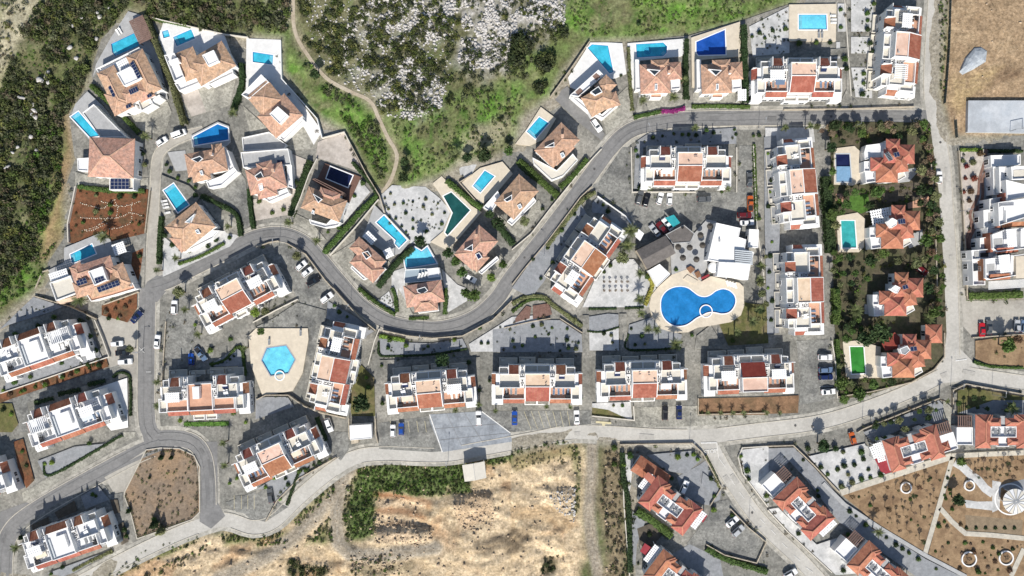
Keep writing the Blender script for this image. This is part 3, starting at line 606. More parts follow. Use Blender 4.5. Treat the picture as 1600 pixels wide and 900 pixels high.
class Bld:
    def __init__(s, name, label, cat, at, z=0, group=None, tm='terracotta', cm='terracotta_ridge'):
        p = W(*at, z); s.o = Vector((p.x, p.y)); s.root = thing(name, label, cat, (p.x, p.y, 0), 0, group); s.tm, s.cm, s.k = tm, cm, 0
    def rel(s, px, z): return [(a - s.o.x, b - s.o.y) for a, b in w2(px, z)]
    def hip(s, A, B, C, z=5.15, pitch=22.5, wall=True, wins=True, z0=0, tm=None, cm=None, inset_=.35):
        s.k += 1; z += .023 * s.k
        ce, wd, dp, an = rect3(A, B, C, z); rm, cp, h = hip_mesh(wd, dp, R(pitch), .16, tm or s.tm, cm or s.cm)
        o = link('roof', rm, s.root, (ce.x - s.o.x, ce.y - s.o.y, z), an); link('ridge_tiles', cp, o)
        if wall:
            t = inset_; cs, sn = math.cos(an), math.sin(an)
            p = [(ce.x - s.o.x + cs * x - sn * y, ce.y - s.o.y + sn * x + cs * y) for x, y in ((-wd / 2 + t, -dp / 2 + t), (wd / 2 - t, -dp / 2 + t), (wd / 2 - t, dp / 2 - t), (-wd / 2 + t, dp / 2 - t))]
            MB().prism(p, z0, z - .1).build('wall', 'white_wall', s.root)
            if wins: wall_windows(s.root, p, z0 + .3, z - .2)
        return ce, wd, dp, an, z + h
    def flat(s, px, z, ph=.9, floor='terrace_white', wm='white_wall', t=.22, wins=False, z0=0):
        p = ccw(s.rel(px, z + ph)); s.k += 1; z += .011 * s.k
        b = MB().ring(p, t, z0, z + ph); b.build('wall', wm, s.root)
        MB().prism(inset(p, t - .02), z - .2, z).build('terrace_floor', floor, s.root)
        if wins: wall_windows(s.root, p, z0 + .3, z + .2)
    def block(s, px, z0, z1, m, name='wall', bottom=False):
        return MB().prism(s.rel(px, z1), z0, z1, bottom=bottom).build(name, m, s.root)
    def panels(s, A, B, C, nx, ny, z, tilt=0, name='solar_panel', m='solar', gap=.06):
        "grid of panels between three photo corners"
        a, b, c = (W(*q, z) for q in (A, B, C)); b_ = b - a; c_ = c - b
        for i in range(nx):
            for j in range(ny):
                q = [a + b_ * ((i + u) / nx) + c_ * ((j + v) / ny) for u, v in ((gap, gap), (1 - gap, gap), (1 - gap, 1 - gap), (gap, 1 - gap))]
                pts = [(k.x - s.o.x, k.y - s.o.y) for k in q]
                MB().prism(pts, z + .08, z + .13, bottom=True).build(name, m, s.root)
        fr = MB(); pts = [(k.x - s.o.x, k.y - s.o.y) for k in (a, b, c, a + c_)]; fr.prism(pts, z, z + .1, bottom=True); fr.build('panel_frame', 'grey_metal', s.root)
    def skylight(s, px, z, m='glass_dark', frame='white_paint', h=.25, name='skylight'):
        p = ccw(s.rel(px, z)); o = MB().ring(p, .17, z - 1.2, z + h).build(name, frame, s.root); MB().prism(inset(p, .16), z - 1.2, z + h * .3).build('pane', m, o)
    def chimney(s, x, y, z):
        p = W(x, y, z); x, y = p.x - s.o.x, p.y - s.o.y
        o = MB().box(x - .35, x + .35, y - .35, y + .35, z - 1.6, z).build('chimney', 'white_wall', s.root); MB().box(x - .45, x + .45, y - .45, y + .45, z + .001, z + .12).build('chimney_cap', 'terracotta_ridge', o)
    def lattice(s, A, B, C, z, sp=.62, sw=.36, m='white_paint', posts=True, one=False):
        lattice_on(s.root, s.o, A, B, C, z, sp, sw, m, posts, one)
def lattice_on(root, o, A, B, C, z, sp=.62, sw=.36, m='white_paint', posts=True, one=False, name='pergola', z0=None, at=None):
    if at: ce, wd, dp, an = at
    else: ce, wd, dp, an = rect3(A, B, C, z)
    b = MB(); k = max(2, round(wd / sp))
    for i in range(k): x = -wd / 2 + (i + .5) * wd / k; b.box(x - sw / 2, x + sw / 2, -dp / 2, dp / 2, z, z + .1)
    if not one:
        k = max(2, round(dp / sp))
        for i in range(k): y = -dp / 2 + (i + .5) * dp / k; b.box(-wd / 2, wd / 2, y - sw / 2, y + sw / 2, z + .003, z + .09)
    else:
        for y in (-dp / 2 + .15, dp / 2 - .15): b.box(-wd / 2, wd / 2, y - .08, y + .08, z - .16, z - .003)
    q = b.build(name, m, root, (ce.x - o.x, ce.y - o.y, 0), an)
    if posts:
        for sx in (-1, 1):
            for sy in (-1, 1):
                x, y = sx * (wd / 2 - .2), sy * (dp / 2 - .2); MB().box(x - .08, x + .08, y - .08, y + .08, max(0, z - 2.4) if z0 is None else z0, z).build('post', m, q)
    return q
def pergola(label, A, B, C, z=2.5, m='white_paint', one=False, sp=.62, sw=.36, z0=0):
    ce, wd, dp, an = rect3(A, B, C, z); r = thing('pergola', label, 'pergola', (ce.x, ce.y, 0))
    lattice_on(r, ce, A, B, C, z, sp, sw, m, True, one, 'lattice_roof', z0)
    return r
# ---------------------------------------------------------------- pools and their decks
def holed(outer, holes, z):
    polys = [[Vector((*p, z)) for p in outer]] + [[Vector((*p, z)) for p in h] for h in holes]
    return [v for pl in polys for v in pl], geometry.tessellate_polygon(polys)
def deck(px, m, z=.65, holes=(), name='pool_terrace', z0=0):
    p = ccw(w2(px, z)); hs = [ccw(w2(h, z)) for h in holes]
    b = MB(); vs, tr = holed(p, hs, z)
    b.add(vs, [t if (vs[t[1]] - vs[t[0]]).cross(vs[t[2]] - vs[t[0]]).z > 0 else t[::-1] for t in tr])
    b.prism(p, z0, z, top=False); return tag(b.build(name, m), kind='structure')
def pool(label, px, colour, z=.65, cop='white_paint', round_=None, depth=.24, cw=.32):
    p = ccw(w2(px, z)); c = sum((Vector(q) for q in p), Vector((0, 0))) / len(p); p = [(x - c.x, y - c.y) for x, y in p]
    r = thing('swimming_pool', label, 'swimming pool', (c.x, c.y, 0))
    q = inset(p, .01); n_ = len(q); b = MB(); b.add([(x, y, z - depth) for x, y in q], [tuple(range(n_))])
    b.add([(x, y, z - depth) for x, y in q] + [(x, y, z + .01) for x, y in q], [((i + 1) % n_, i, n_ + i, n_ + (i + 1) % n_) for i in range(n_)])
    b.build('basin', 'pool_' + colour, r); MB().add([(x, y, z - .1) for x, y in q], [tuple(range(n_))]).build('water', 'water', r)
    MB().ring(ccw(inset(p, -cw)), cw, z - .05, z + .05).build('coping', cop, r)
    e = [(i, (Vector(p[i]) - Vector(p[i - 1])).length) for i in range(n_)]; i, L_ = min((x for x in e if x[1] > 1.2), key=lambda x: x[1], default=(0, 0))
    if L_ and n_ < 9:                                # entry steps along the short side, under the water
        a, b2 = Vector(p[i - 1]), Vector(p[i]); u = (b2 - a).normalized(); v = Vector((-u.y, u.x))
        for k, (d_, zz) in enumerate(((.55, z - .13), (1.1, z - .17))): q4 = [a + u * .1, b2 - u * .1, b2 - u * .1 + v * d_, a + u * .1 + v * d_]; MB().prism([(t.x, t.y) for t in q4], z - depth, zz + .002 * k).build('step', 'pool_pale' if colour in ('cyan', 'aqua', 'blue') else 'pool_' + colour, r)
    MB().ring(q, .1, z - .09, z - .04).build('tile_band', 'pool_deep' if colour in ('cyan', 'aqua', 'blue', 'deep') else 'pool_' + colour, r)
    return r
def pooldeck(label, deck_px, dm, pool_px, colour, z=.65, cop='white_paint', **k):
    deck(deck_px, dm, z, [pool_px]); return pool(label, pool_px, colour, z, cop, **k)
def ellipse(cx, cy, rx, ry=None, n=20, a0=0): ry = ry or rx; return [(cx + rx * math.cos(a0 + 2 * math.pi * i / n), cy + ry * math.sin(a0 + 2 * math.pi * i / n)) for i in range(n)]
# ---------------------------------------------------------------- walls
def wall(label, px, h=1.2, t=.25, m='cream_wall', z0=0):
    P = [Vector(W(*q, h)[:2]) for q in px]; c = P[0].copy(); b = MB()
    L_, R_ = [], []
    for i, p in enumerate(P):
        d1 = (P[i] - P[i - 1]).normalized() if i else (P[1] - P[0]).normalized(); d2 = (P[i + 1] - P[i]).normalized() if i + 1 < len(P) else d1
        m_ = Vector((-d1.y, d1.x)) + Vector((-d2.y, d2.x)); m_ = m_ * (t / max(m_.length_squared, .5)); L_.append(p + m_ - c); R_.append(p - m_ - c)
    b.prism([(p.x, p.y) for p in L_] + [(p.x, p.y) for p in R_[::-1]], z0, h)
    tag(b.build('garden_wall', m, None, (c.x, c.y, 0)), label, 'wall')
# ---------------------------------------------------------------- villas under terracotta hips, traced one by one
def V(label, at, z=5.0): return Bld('villa', label, 'villa', at, z)
def entrance(b, px, z=2.6, m='white_wall'): b.block(px, 0, z, m, 'porch')
# --- north-west corner
tile(0, 0)
pooldeck('turquoise pool beside the brown slatted pergola in the top left villa plot', T(580, 480, 600, 400, 690, 240, 800, 70, 885, 95, 930, 240, 985, 330, 1050, 620, 985, 600, 880, 290, 600, 440), 'deck_grey', T(695, 275, 838, 207, 873, 285, 722, 350, 702, 328), 'cyan', cop='deck_grey')
b = V('terracotta villa with solar panels around a white roof terrace, top left', T(800, 490)[0])
b.hip(*T(605, 458, 712, 405, 850, 640)); b.hip(*T(787, 355, 890, 305, 1002, 560)); b.hip(*T(735, 575, 888, 492, 935, 590)); b.hip(*T(650, 590, 770, 530, 840, 665), z=4.9); b.hip(*T(840, 560, 930, 515, 985, 590), z=4.8)
b.flat(T(728, 458, 815, 415, 888, 488, 775, 538), 6.1, .35); b.flat(T(600, 430, 870, 295, 885, 325, 735, 400, 615, 458), 3.2, .8); b.flat(T(840, 590, 905, 560, 960, 650, 885, 695), 3.4, .6, 'terrace_cream'); b.block(T(780, 690, 850, 655, 862, 678, 800, 705), 0, 3.6, 'white_wall'); b.block(T(930, 640, 995, 590, 1005, 608, 945, 655), 0, 3.6, 'white_wall')
b.lattice(*T(700, 405, 800, 352, 822, 412), 4.3)
b.panels(*T(676, 545, 698, 530, 728, 595), 1, 3, 6.1); b.panels(*T(812, 395, 835, 380, 885, 480), 1, 6, 6.4); b.panels(*T(803, 562, 855, 538, 868, 570), 4, 1, 6.3); b.panels(*T(918, 595, 945, 584, 952, 602), 2, 1, 5.8); b.panels(*T(785, 660, 815, 648, 822, 668), 2, 1, 5.8)
r = thing('slatted_pergola', 'brown slatted pergola beside the turquoise pool in the top left plot', 'pergola'); ce, wd, dp, an = rect3(*T(805, 132, 890, 92, 932, 248), 2.6); r.location = (ce.x, ce.y, 0); r.rotation_euler.z = an
sl = shared('slat', lambda: MB().box(-wd / 2, wd / 2, -.24, .24, 2.55, 2.63).mesh('slat', 'brown_slat'))
for i in range(14): link('slat', sl, r, (0, -dp / 2 + (i + .5) * dp / 14, 0))
for sx in (-1, 1):
    for sy in (-1, 1): MB().box(sx * (wd / 2 - .2) - .1, sx * (wd / 2 - .2) + .1, sy * (dp / 2 - .3) - .1, sy * (dp / 2 - .3) + .1, 0, 2.55).build('post', 'brown_slat', r)
sheet('driveway', T(820, 710, 1000, 610, 1050, 640, 1075, 700, 1030, 840, 940, 830, 860, 810), CW)
dk = T(985, 250, 1020, 140, 1190, 165, 1400, 215, 1480, 440, 1450, 470, 1260, 490, 1100, 510, 1020, 360)
sp, bp_ = T(1012, 197, 1050, 186, 1063, 228, 1022, 240), T(1082, 232, 1195, 183, 1219, 240, 1105, 289)
deck(dk, 'deck_white', .65, [sp, bp_]); pool('turquoise rectangular pool in a white deck behind the villa with white roof box', bp_, 'cyan'); pool('tiny square plunge pool beside a turquoise pool, upper left', sp, 'cyan', cw=.5)
b = V('terracotta villa with square white roof box, second from the top left', T(1270, 400)[0])
b.hip(*T(1092, 335, 1205, 290, 1272, 468)); b.hip(*T(1165, 385, 1385, 255, 1458, 420)); b.flat(T(1262, 345, 1335, 312, 1368, 380, 1300, 412), 7.3, .3, 'white_wall', z0=4.5)
b.flat(T(1025, 345, 1090, 330, 1150, 480, 1090, 510), 5.2, .9, wins=True); b.flat(T(1090, 520, 1240, 470, 1255, 515, 1120, 570), 3, .8); b.flat(T(1280, 492, 1450, 430, 1460, 460, 1310, 530), 3, .8); b.block(T(1050, 380, 1110, 360, 1120, 385, 1062, 405), 5, 7.2, 'white_wall', 'stair_tower')
sheet('yard', T(1100, 580, 1250, 520, 1450, 470, 1480, 480, 1440, 660, 1300, 700, 1170, 740, 1130, 640), CW); sheet('gravel_bed', T(1110, 600, 1240, 560, 1290, 700, 1200, 730, 1160, 650), 'gravel_pink')
# pyramid house
pooldeck('long narrow turquoise pool left of the square pyramid-roofed villa', T(440, 735, 470, 650, 545, 570, 640, 660, 790, 850, 790, 875, 560, 875), 'deck_grey', T(442, 730, 490, 697, 622, 850, 562, 858), 'cyan')
b = V('square villa with one big terracotta pyramid roof near the left hillside', (174, 247), 6)
b.hip((140, 214), (211, 217), (208, 279), z=5.6, pitch=24); tile(0, 1); b.flat(T(685, 212, 835, 212, 835, 288, 683, 288), 3.4, .5, 'terrace_cream'); b.panels(*T(692, 217, 808, 217, 808, 283), 5, 3, 4.0); b.flat(T(482, 90, 556, 85, 552, 170, 486, 166), 2.6, .3)
tile(0, 0); b.flat(T(515, 705, 585, 650, 790, 858, 625, 858), 3, .35, 'deck_grey')
sheet('yard', PX(118,268, 140,275, 208,280, 232,278, 232,290, 118,292), CW); sheet('yard', PX(209,217,225,215,232,275,209,278), 'pavement')
# villa by the lane with striped pool
pooldeck('blue five-sided pool with striped cover above the lane-side villa', PX(298,212, 340,190, 358,197, 360,222, 350,232, 300,230), 'deck_grey', PX(302,214, 340,194, 356,200, 357,218, 304,227), 'blue')
tile(0, 1); b = V('terracotta villa right of the narrow lane below a striped blue pool', (320, 255))
b.hip((288, 241), (350, 230), (357, 266)); b.hip((297, 262), (325, 256), (328, 280), z=4.8); b.hip((330, 226), (346, 224), (350, 244), z=5.0, wins=False)
b.skylight(T(1195, 95, 1250, 75, 1270, 92, 1240, 120), 6.5); b.skylight(T(1248, 170, 1265, 165, 1272, 192, 1256, 195), 6.0, 'glass_pale'); b.chimney(329, 240, 7.4); b.flat(PX(322,284, 345,275, 366,262, 371,268, 346,290, 326,294), 2.9, .5); b.flat(PX(347,232, 355,234, 366,262, 358,268), 3.6, .5)
sheet('driveway', PX(318,287, 345,293, 375,268, 384,280, 392,352, 376,362, 372,335, 340,303), CB); sheet('yard', PX(262,238, 290,235, 294,266, 275,268), 'deck_grey')
pooldeck('turquoise rectangular pool with loungers beside the lane, left side', T(1005, 190, 1180, 260, 1250, 330, 1230, 360, 1040, 470, 1000, 400), 'pavement', T(1022, 290, 1085, 247, 1180, 380, 1112, 428), 'cyan')
b = V('terracotta villa at the corner of the narrow lane and curved road', (298, 352))
b.hip(*T(1030, 520, 1225, 363, 1352, 512)); b.hip(*T(1060, 590, 1150, 515, 1230, 600), z=4.8); b.skylight(T(1155, 490, 1218, 436, 1196, 497), 6.9, 'glass_pale'); b.chimney(275, 352, 6.6); b.skylight(T(1220, 540, 1240, 532, 1252, 556, 1232, 562), 6.3, 'glass_pale'); b.flat(T(1120, 645, 1330, 540, 1370, 540, 1330, 590, 1150, 680), 2.8, .5)
sheet('garden_bed', T(1005, 560, 1110, 650, 1370, 545, 1440, 540, 1490, 575, 1440, 640, 1020, 830), 'gravel_white'); sheet('driveway', T(1250, 330, 1480, 440, 1500, 570, 1420, 560, 1370, 500), CW)
# villa with panels, left edge of the estate
pooldeck('turquoise pool in a grey deck above the solar-panelled villa, left side', T(300, 790, 400, 740, 400, 650, 640, 550, 690, 600, 720, 710, 640, 725, 440, 775, 320, 820), 'deck_grey', T(440, 690, 575, 626, 600, 685, 465, 742, 448, 738), 'cyan')
b = V('terracotta villa with three solar arrays left of the main road', (152, 432))
b.hip(*PX(109,419, 172,399, 180,425)); b.hip(*PX(172,418, 192,410, 207,442)); b.hip(*PX(113,442, 172,424, 180,448)); b.hip(*PX(108,418, 124,408, 138,448), z=5.1); b.hip(*PX(135,440, 196,422, 204,448), z=4.8)
b.flat(T(550, 797, 640, 765, 670, 850, 590, 885), 6.45, .4, z0=3); b.panels(*T(475, 855, 535, 835, 548, 868), 3, 2, 6.3); b.panels(*T(590, 842, 645, 825, 658, 855), 3, 2, 6.6); b.panels(*T(605, 897, 738, 850, 752, 882), 6, 2, 6.2)
b.lattice(*T(302, 812, 415, 775, 437, 822), 3.4); b.flat(T(310, 868, 440, 822, 485, 930, 350, 980), 3.6, .6, 'terrace_cream'); b.block(T(350, 985, 500, 940, 510, 955, 375, 1000), 0, 3.0, 'salmon'); b.flat(T(540, 940, 740, 880, 830, 870, 850, 905, 700, 950, 570, 985), 2.8, .4, 'salmon_tile')
pergola('square white lattice pergola right of the pool by the solar-panelled villa', *T(696, 632, 770, 606, 805, 670))
sheet('yard', T(690, 600, 915, 555, 905, 900, 830, 880, 740, 700), 'pavement'); sheet('garden_bed', T(830, 680, 900, 650, 880, 800, 860, 890, 820, 780), 'red_soil')
sheet('garden_bed', T(468, 275, 930, 285, 905, 560, 700, 610, 425, 620, 430, 480), 'red_soil')
# --- north centre
sheet('yard', PX(380,165, 440,220, 475,185, 500,215, 490,232, 430,238, 395,222), CW)
pooldeck('turquoise pool in a white deck right of the centre-left dirt path', PX(385,60, 438,62, 440,122, 480,172, 503,205, 490,226, 470,190, 440,155, 412,118, 384,142), 'deck_white', PX(395,81, 427,86, 426,101, 395,97), 'cyan')
b = V('terracotta villa with white roof box below the pool beside the dirt path', (425, 165))
b.hip((385, 151), (418, 124), (447, 156)); b.hip((402, 182), (444, 146), (472, 181)); b.flat(PX(421,178, 434,166, 450,180, 437,194), 7.2, .3, 'white_wall', z0=4); b.flat(PX(377,148, 408,116, 420,128, 390,154), 4.8, .9, wins=True); b.flat(PX(436,214, 470,182, 475,188, 443,220), 2.8, .4)
tile(1, 1)
b = V('terracotta villa with grey slatted terrace left of the navy pool house', (417, 280))
b.hip((383, 266), (440, 253), (450, 292)); b.hip((398, 285), (428, 278), (434, 305), z=4.8); b.hip((400, 256), (424, 250), (430, 270), z=5.0, wins=False); b.skylight(PX(398,275, 408,268, 413,278, 403,283), 6.5); b.skylight(PX(404,288,410,286,412,296,406,298), 6, 'white_paint'); b.chimney(426, 266, 7.2)
b.flat(PX(376,238, 450,232, 455,258, 380,262), 3.2, .5, 'deck_grey'); b.flat(PX(410,308, 448,294, 452,302, 420,316), 2.8, .5); b.panels((433, 250), (444, 250), (444, 256), 2, 1, 3.4)
b.flat(PX(378,215, 420,206, 448,226, 445,232, 380,236), 1.2, .5, 'deck_grey'); b.flat(PX(448,256, 456,258, 458,294, 450,292), 3, .4)
sheet('yard', PX(455,240, 480,250, 468,290, 455,335, 400,345, 395,312, 450,300), 'gravel_pink')
sheet('gravel_bed', PX(497,222, 537,206, 546,224, 570,272, 543,262, 494,246), 'gravel_pink')
NAV = T(466, 142, 604, 197, 574, 269, 440, 214)
deck(T(430, 120, 655, 205, 585, 360, 520, 335, 350, 225, 385, 215), 'deck_brown', .65, [NAV]); pool('dark navy pool in a brown deck beside the dirt path end', NAV, 'navy')
b = V('terracotta villa behind the brown deck with the navy pool', (505, 318))
b.hip(*T(330, 265, 570, 355, 520, 490)); b.hip(*T(405, 268, 530, 312, 505, 385), z=5.1, wins=False); b.skylight(T(355, 310, 415, 345, 390, 370), 6.6); b.skylight(T(352, 412, 366, 418, 360, 440, 347, 434), 6, 'glass_pale'); b.flat(T(330, 470, 440, 500, 470, 470, 530, 490, 515, 510, 430, 525, 340, 500), 2.8, .5); b.flat(T(350, 220, 370, 215, 545, 300, 535, 320), 5.2, .4, 'deck_brown', 'brown_slat')
sheet('garden_bed', T(640, 210, 715, 300, 520, 530, 500, 500, 590, 360), 'gravel_white'); sheet('yard', T(240, 430, 340, 480, 440, 600, 400, 600, 290, 520, 210, 470), CW)
sheet('gravel_bed', T(770, 330, 850, 258, 1060, 268, 1150, 340, 1230, 430, 1180, 560, 1080, 625, 960, 620, 800, 440), 'gravel_white')
pooldeck('L-shaped turquoise pool above the villa with two lattice pergolas', T(690, 520, 740, 380, 800, 440, 962, 612, 900, 685, 840, 700, 660, 580), 'deck_grey', T(752, 490, 800, 446, 943, 600, 893, 650, 866, 622, 874, 602), 'cyan')
b = V('terracotta villa below the L-shaped pool, with two lattice pergolas', (572, 400))
b.hip(*T(582, 650, 645, 580, 822, 722)); b.hip(*T(585, 740, 660, 655, 815, 775), z=5.0); b.hip(*T(640, 700, 740, 690, 750, 790), z=4.7, wins=False); b.skylight(T(662, 680, 700, 668, 722, 700, 688, 722), 6.1); b.lattice(*T(665, 577, 702, 540, 762, 590), 3); b.lattice(*T(790, 668, 838, 645, 880, 690), 3); b.flat(T(600, 760, 690, 840, 670, 850, 590, 775), 2.8, .4); b.flat(T(700, 830, 800, 770, 812, 782, 715, 845), 2.8, .4)
sheet('yard', T(470, 700, 660, 580, 600, 660, 690, 830, 830, 730, 850, 760, 700, 890, 560, 800), CW)
GRN = T(1172, 326, 1220, 302, 1338, 414, 1197, 570, 1182, 553, 1230, 430)
pooldeck('dark emerald angular pool beside the white gravel plot', T(1105, 245, 1160, 200, 1345, 385, 1410, 425, 1320, 530, 1200, 665, 1090, 612, 1170, 545, 1215, 430, 1160, 330), 'deck_cream', GRN, 'emerald')
b = V('terracotta villa below the dark emerald pool, white car parked beside it', (744, 388))
b.hip(*T(1237, 690, 1395, 506, 1515, 606)); b.hip(*T(1300, 730, 1380, 640, 1460, 710), z=4.9, wins=False); b.skylight(T(1300, 660, 1355, 625, 1355, 670), 6.9); b.skylight(T(1370, 690, 1395, 678, 1415, 708, 1388, 725), 6.4, 'solar'); b.flat(T(1390, 800, 1505, 700, 1520, 720, 1410, 815), 2.8, .4); b.chimney(744, 368, 7.4)
sheet('yard', T(1200, 670, 1370, 800, 1520, 690, 1560, 730, 1400, 900, 1280, 800), CW)
pooldeck('pale turquoise pool with a notched end above the glass-terraced villa', T(915, 715, 990, 635, 1035, 660, 1075, 628, 1140, 745, 1135, 780, 930, 785), 'deck_grey', T(925, 712, 995, 647, 1035, 671, 1070, 642, 1128, 745, 936, 775), 'aqua')
b = V('small terracotta villa inside the bend of the curved road', (662, 458))
b.hip((630, 447), (689, 437), (694, 471)); b.hip((645, 462), (682, 458), (685, 484), z=4.8); b.skylight(PX(651,452, 664,448, 669,454, 660,460, 653,457), 6.3); b.flat(T(930, 785, 1145, 772, 1160, 850, 925, 870), 3, .3, 'glass_pale'); b.flat(T(1065, 780, 1140, 772, 1148, 830, 1075, 838), 3.4, .2); b.flat(PX(650,484, 684,478, 686,486, 655,490), 2.8, .4)
sheet('yard', PX(612,425, 632,418, 634,470, 620,480, 612,455), 'gravel_white'); sheet('garden_bed', PX(584,474, 608,455, 620,488), 'gravel_white'); sheet('garden_bed', PX(692,450, 728,450, 730,470, 697,490), 'gravel_white'); sheet('yard', PX(622,450, 634,470, 645,490, 690,488, 676,500, 640,498, 622,486), CW); sheet('yard', PX(690,420,715,445,728,450,695,455), 'gravel_white')
tile(1, 1)
pooldeck('turquoise pool with dark motif in a beige deck above the centre road', T(1280, 245, 1400, 150, 1540, 110, 1605, 185, 1500, 310, 1410, 375), 'deck_cream', T(1356, 262, 1430, 166, 1490, 202, 1402, 303), 'cyan')
b = V('terracotta villa left of the climbing road, next to a motif pool', (806, 313))
b.hip((772, 317), (811, 272), (838, 303)); b.hip((792, 322), (815, 296), (828, 312), z=4.9, wins=False); b.skylight(PX(787,312, 800,304, 800,312, 792,316), 6.7); b.skylight(PX(808,321, 813,318, 816,324, 811,327), 6.2, 'glass_pale'); b.flat(T(1420, 395, 1510, 292, 1530, 330, 1470, 430), 3.2, .5); b.flat(PX(792,346, 800,352, 838,314, 832,306), 2.8, .4); b.flat(PX(824,300,834,292,838,300,829,307), 3.4, .3, 'glass_pale')
sheet('gravel_bed', T(1265, 120, 1380, 130, 1330, 230, 1275, 190), 'gravel_white'); sheet('yard', PX(770,325, 800,356, 842,312, 850,330, 812,372, 790,360), CW)
tile(2, 0)
pooldeck('turquoise pool left of the road, upper centre, beige deck', T(20, 900, 90, 810, 180, 668, 275, 740, 200, 870, 110, 910), 'deck_cream', T(92, 822, 170, 732, 230, 770, 146, 868), 'cyan')
b = V('terracotta villa beside the top of the climbing road', (870, 229))
b.hip((835, 235), (877, 191), (905, 220)); b.hip((852, 240), (880, 212), (897, 232), z=4.9, wins=False); b.skylight(PX(851,230, 866,222, 866,230), 6.7); b.skylight(PX(875,240, 880,238, 883,244, 878,247), 6.2, 'glass_pale'); b.chimney(879, 212, 7.4); b.flat(PX(832,246, 870,266, 895,240, 903,250, 880,275, 862,282, 834,256), 2.6, .3, 'terrace_cream')
# --- three villas on the top road
A5 = T(472, 300, 500, 277, 600, 285, 634, 450, 610, 459)
deck(T(350, 485, 490, 265, 600, 265, 690, 270, 715, 460, 640, 490, 560, 500, 430, 570, 365, 545), 'deck_white', .65, [A5]); pool('wedge-shaped turquoise pool in a white deck at top centre', A5, 'cyan')
b = V('terracotta villa below the wedge-shaped pool at top centre', (938, 147))
b.hip(*T(430, 612, 590, 520, 662, 640)); b.hip(*T(515, 540, 588, 465, 655, 530), z=5.1); b.hip(*T(560, 600, 650, 570, 665, 660), z=4.8, wins=False); b.skylight(T(490, 575, 540, 540, 565, 575, 520, 598), 6.5); b.flat(T(362, 595, 540, 435, 575, 470, 415, 605), 3.4, .7); b.block(T(395, 575, 425, 550, 455, 580, 425, 605), 3.5, 3.62, 'brown_slat', 'shade_panel'); b.block(T(500, 475, 525, 455, 560, 485, 535, 510), 3.5, 3.62, 'brown_slat', 'shade_panel'); b.flat(T(370, 605, 420, 615, 560, 715, 650, 640, 660, 660, 570, 740, 480, 700), 3, .5)
sheet('driveway', T(250, 605, 345, 540, 500, 715, 580, 840, 560, 880, 420, 770), 'asphalt'); sheet('yard', T(660, 600, 720, 540, 755, 720, 590, 840, 565, 745), CW)
def top_villa(dx, label, poolpx, colour, plabel, deckpx, dm):
    deck(deckpx, dm, .65, [poolpx]); pool(plabel, poolpx, colour)
    o = dx; b = V(label, T(920 + o, 490)[0])
    b.hip(*T(797 + o, 404, 985 + o, 397, 992 + o, 580), z=5.2); b.hip(*T(955 + o, 392, 1055 + o, 386, 1060 + o, 495), z=5.1); b.hip(*T(868 + o, 376, 980 + o, 371, 990 + o, 450), z=5.0)
    b.skylight(T(845 + o, 432, 928 + o, 440, 890 + o, 476), 6.9); b.skylight(T(892 + o, 525, 908 + o, 525, 908 + o, 560, 892 + o, 560), 6.4, 'shutter'); b.chimney(*T(985 + o, 448)[0], 7.2)
    b.flat(T(992 + o, 500, 1050 + o, 495, 1052 + o, 555, 995 + o, 560), 3.2, .5); b.flat(T(865 + o, 585, 935 + o, 582, 935 + o, 612, 865 + o, 612), 2.9, .3, 'salmon_tile'); b.flat(T(770 + o, 372, 798 + o, 372, 802 + o, 560, 772 + o, 560), 3, .4)
    return b
top_villa(0, 'terracotta villa below the pool with round motif, top centre right', T(775, 276, 945, 266, 970, 290, 966, 330, 945, 350, 780, 360), 'cyan', 'turquoise pool with a round tiled motif and half-round end', T(722, 270, 1090, 240, 1095, 335, 1050, 352, 800, 378, 790, 560, 740, 545, 725, 450), 'deck_white')
b = top_villa(383, 'terracotta villa below the deep blue pool, right of two top villas', T(1152, 262, 1330, 187, 1335, 340, 1165, 345, 1152, 328), 'deep', 'deep blue pool with a slanted end at the top road', T(1120, 235, 1425, 135, 1432, 352, 1200, 372, 1150, 380, 1150, 550, 1125, 540), 'deck_cream')
b.lattice(*T(1410, 557, 1465, 557, 1465, 630), 2.7)
sheet('yard', T(790, 590, 1060, 580, 1095, 600, 1095, 670, 770, 720), CW); sheet('yard', T(1130, 580, 1480, 570, 1480, 650, 1130, 650), CW)
r = MB(); 
for k in range(3): r.ring(ellipse(0, 0, .25 + .4 * k, n=16), .12, .405, .425)
p = W(*T(848, 318)[0], .3); tag(r.build('pool_motif', 'pool_deep', None, (p.x, p.y, 0)), 'dark blue round motif on the floor of a turquoise pool', 'pool motif')
# --- pool gardens, top right
pooldeck('bright turquoise rectangular pool in a cream deck at the top right', PX(1233,7, 1307,6, 1306,64, 1233,64), 'deck_cream', PX(1248,23, 1291,23, 1292,46, 1248,46), 'aqua')
sheet('garden_bed', PX(1170,42, 1233,10, 1233,85, 1306,84, 1306,66, 1312,66, 1312,92, 1176,92), 'gravel_white'); sheet('garden_bed', PX(1308,6,1321,6,1321,50,1308,50), 'gravel_white'); sheet('garden_bed', PX(1329,0, 1364,0, 1364,50, 1329,50), 'gravel_white'); sheet('garden_bed', PX(1329,58, 1364,58, 1362,84, 1329,84), 'gravel_white'); sheet('garden_bed', PX(1329,106, 1362,106, 1362,154, 1336,152), 'gravel_white')
sheet('garden_path', PX(1321,0, 1328,0, 1328,150, 1340,160, 1310,165, 1322,140), 'pavement')
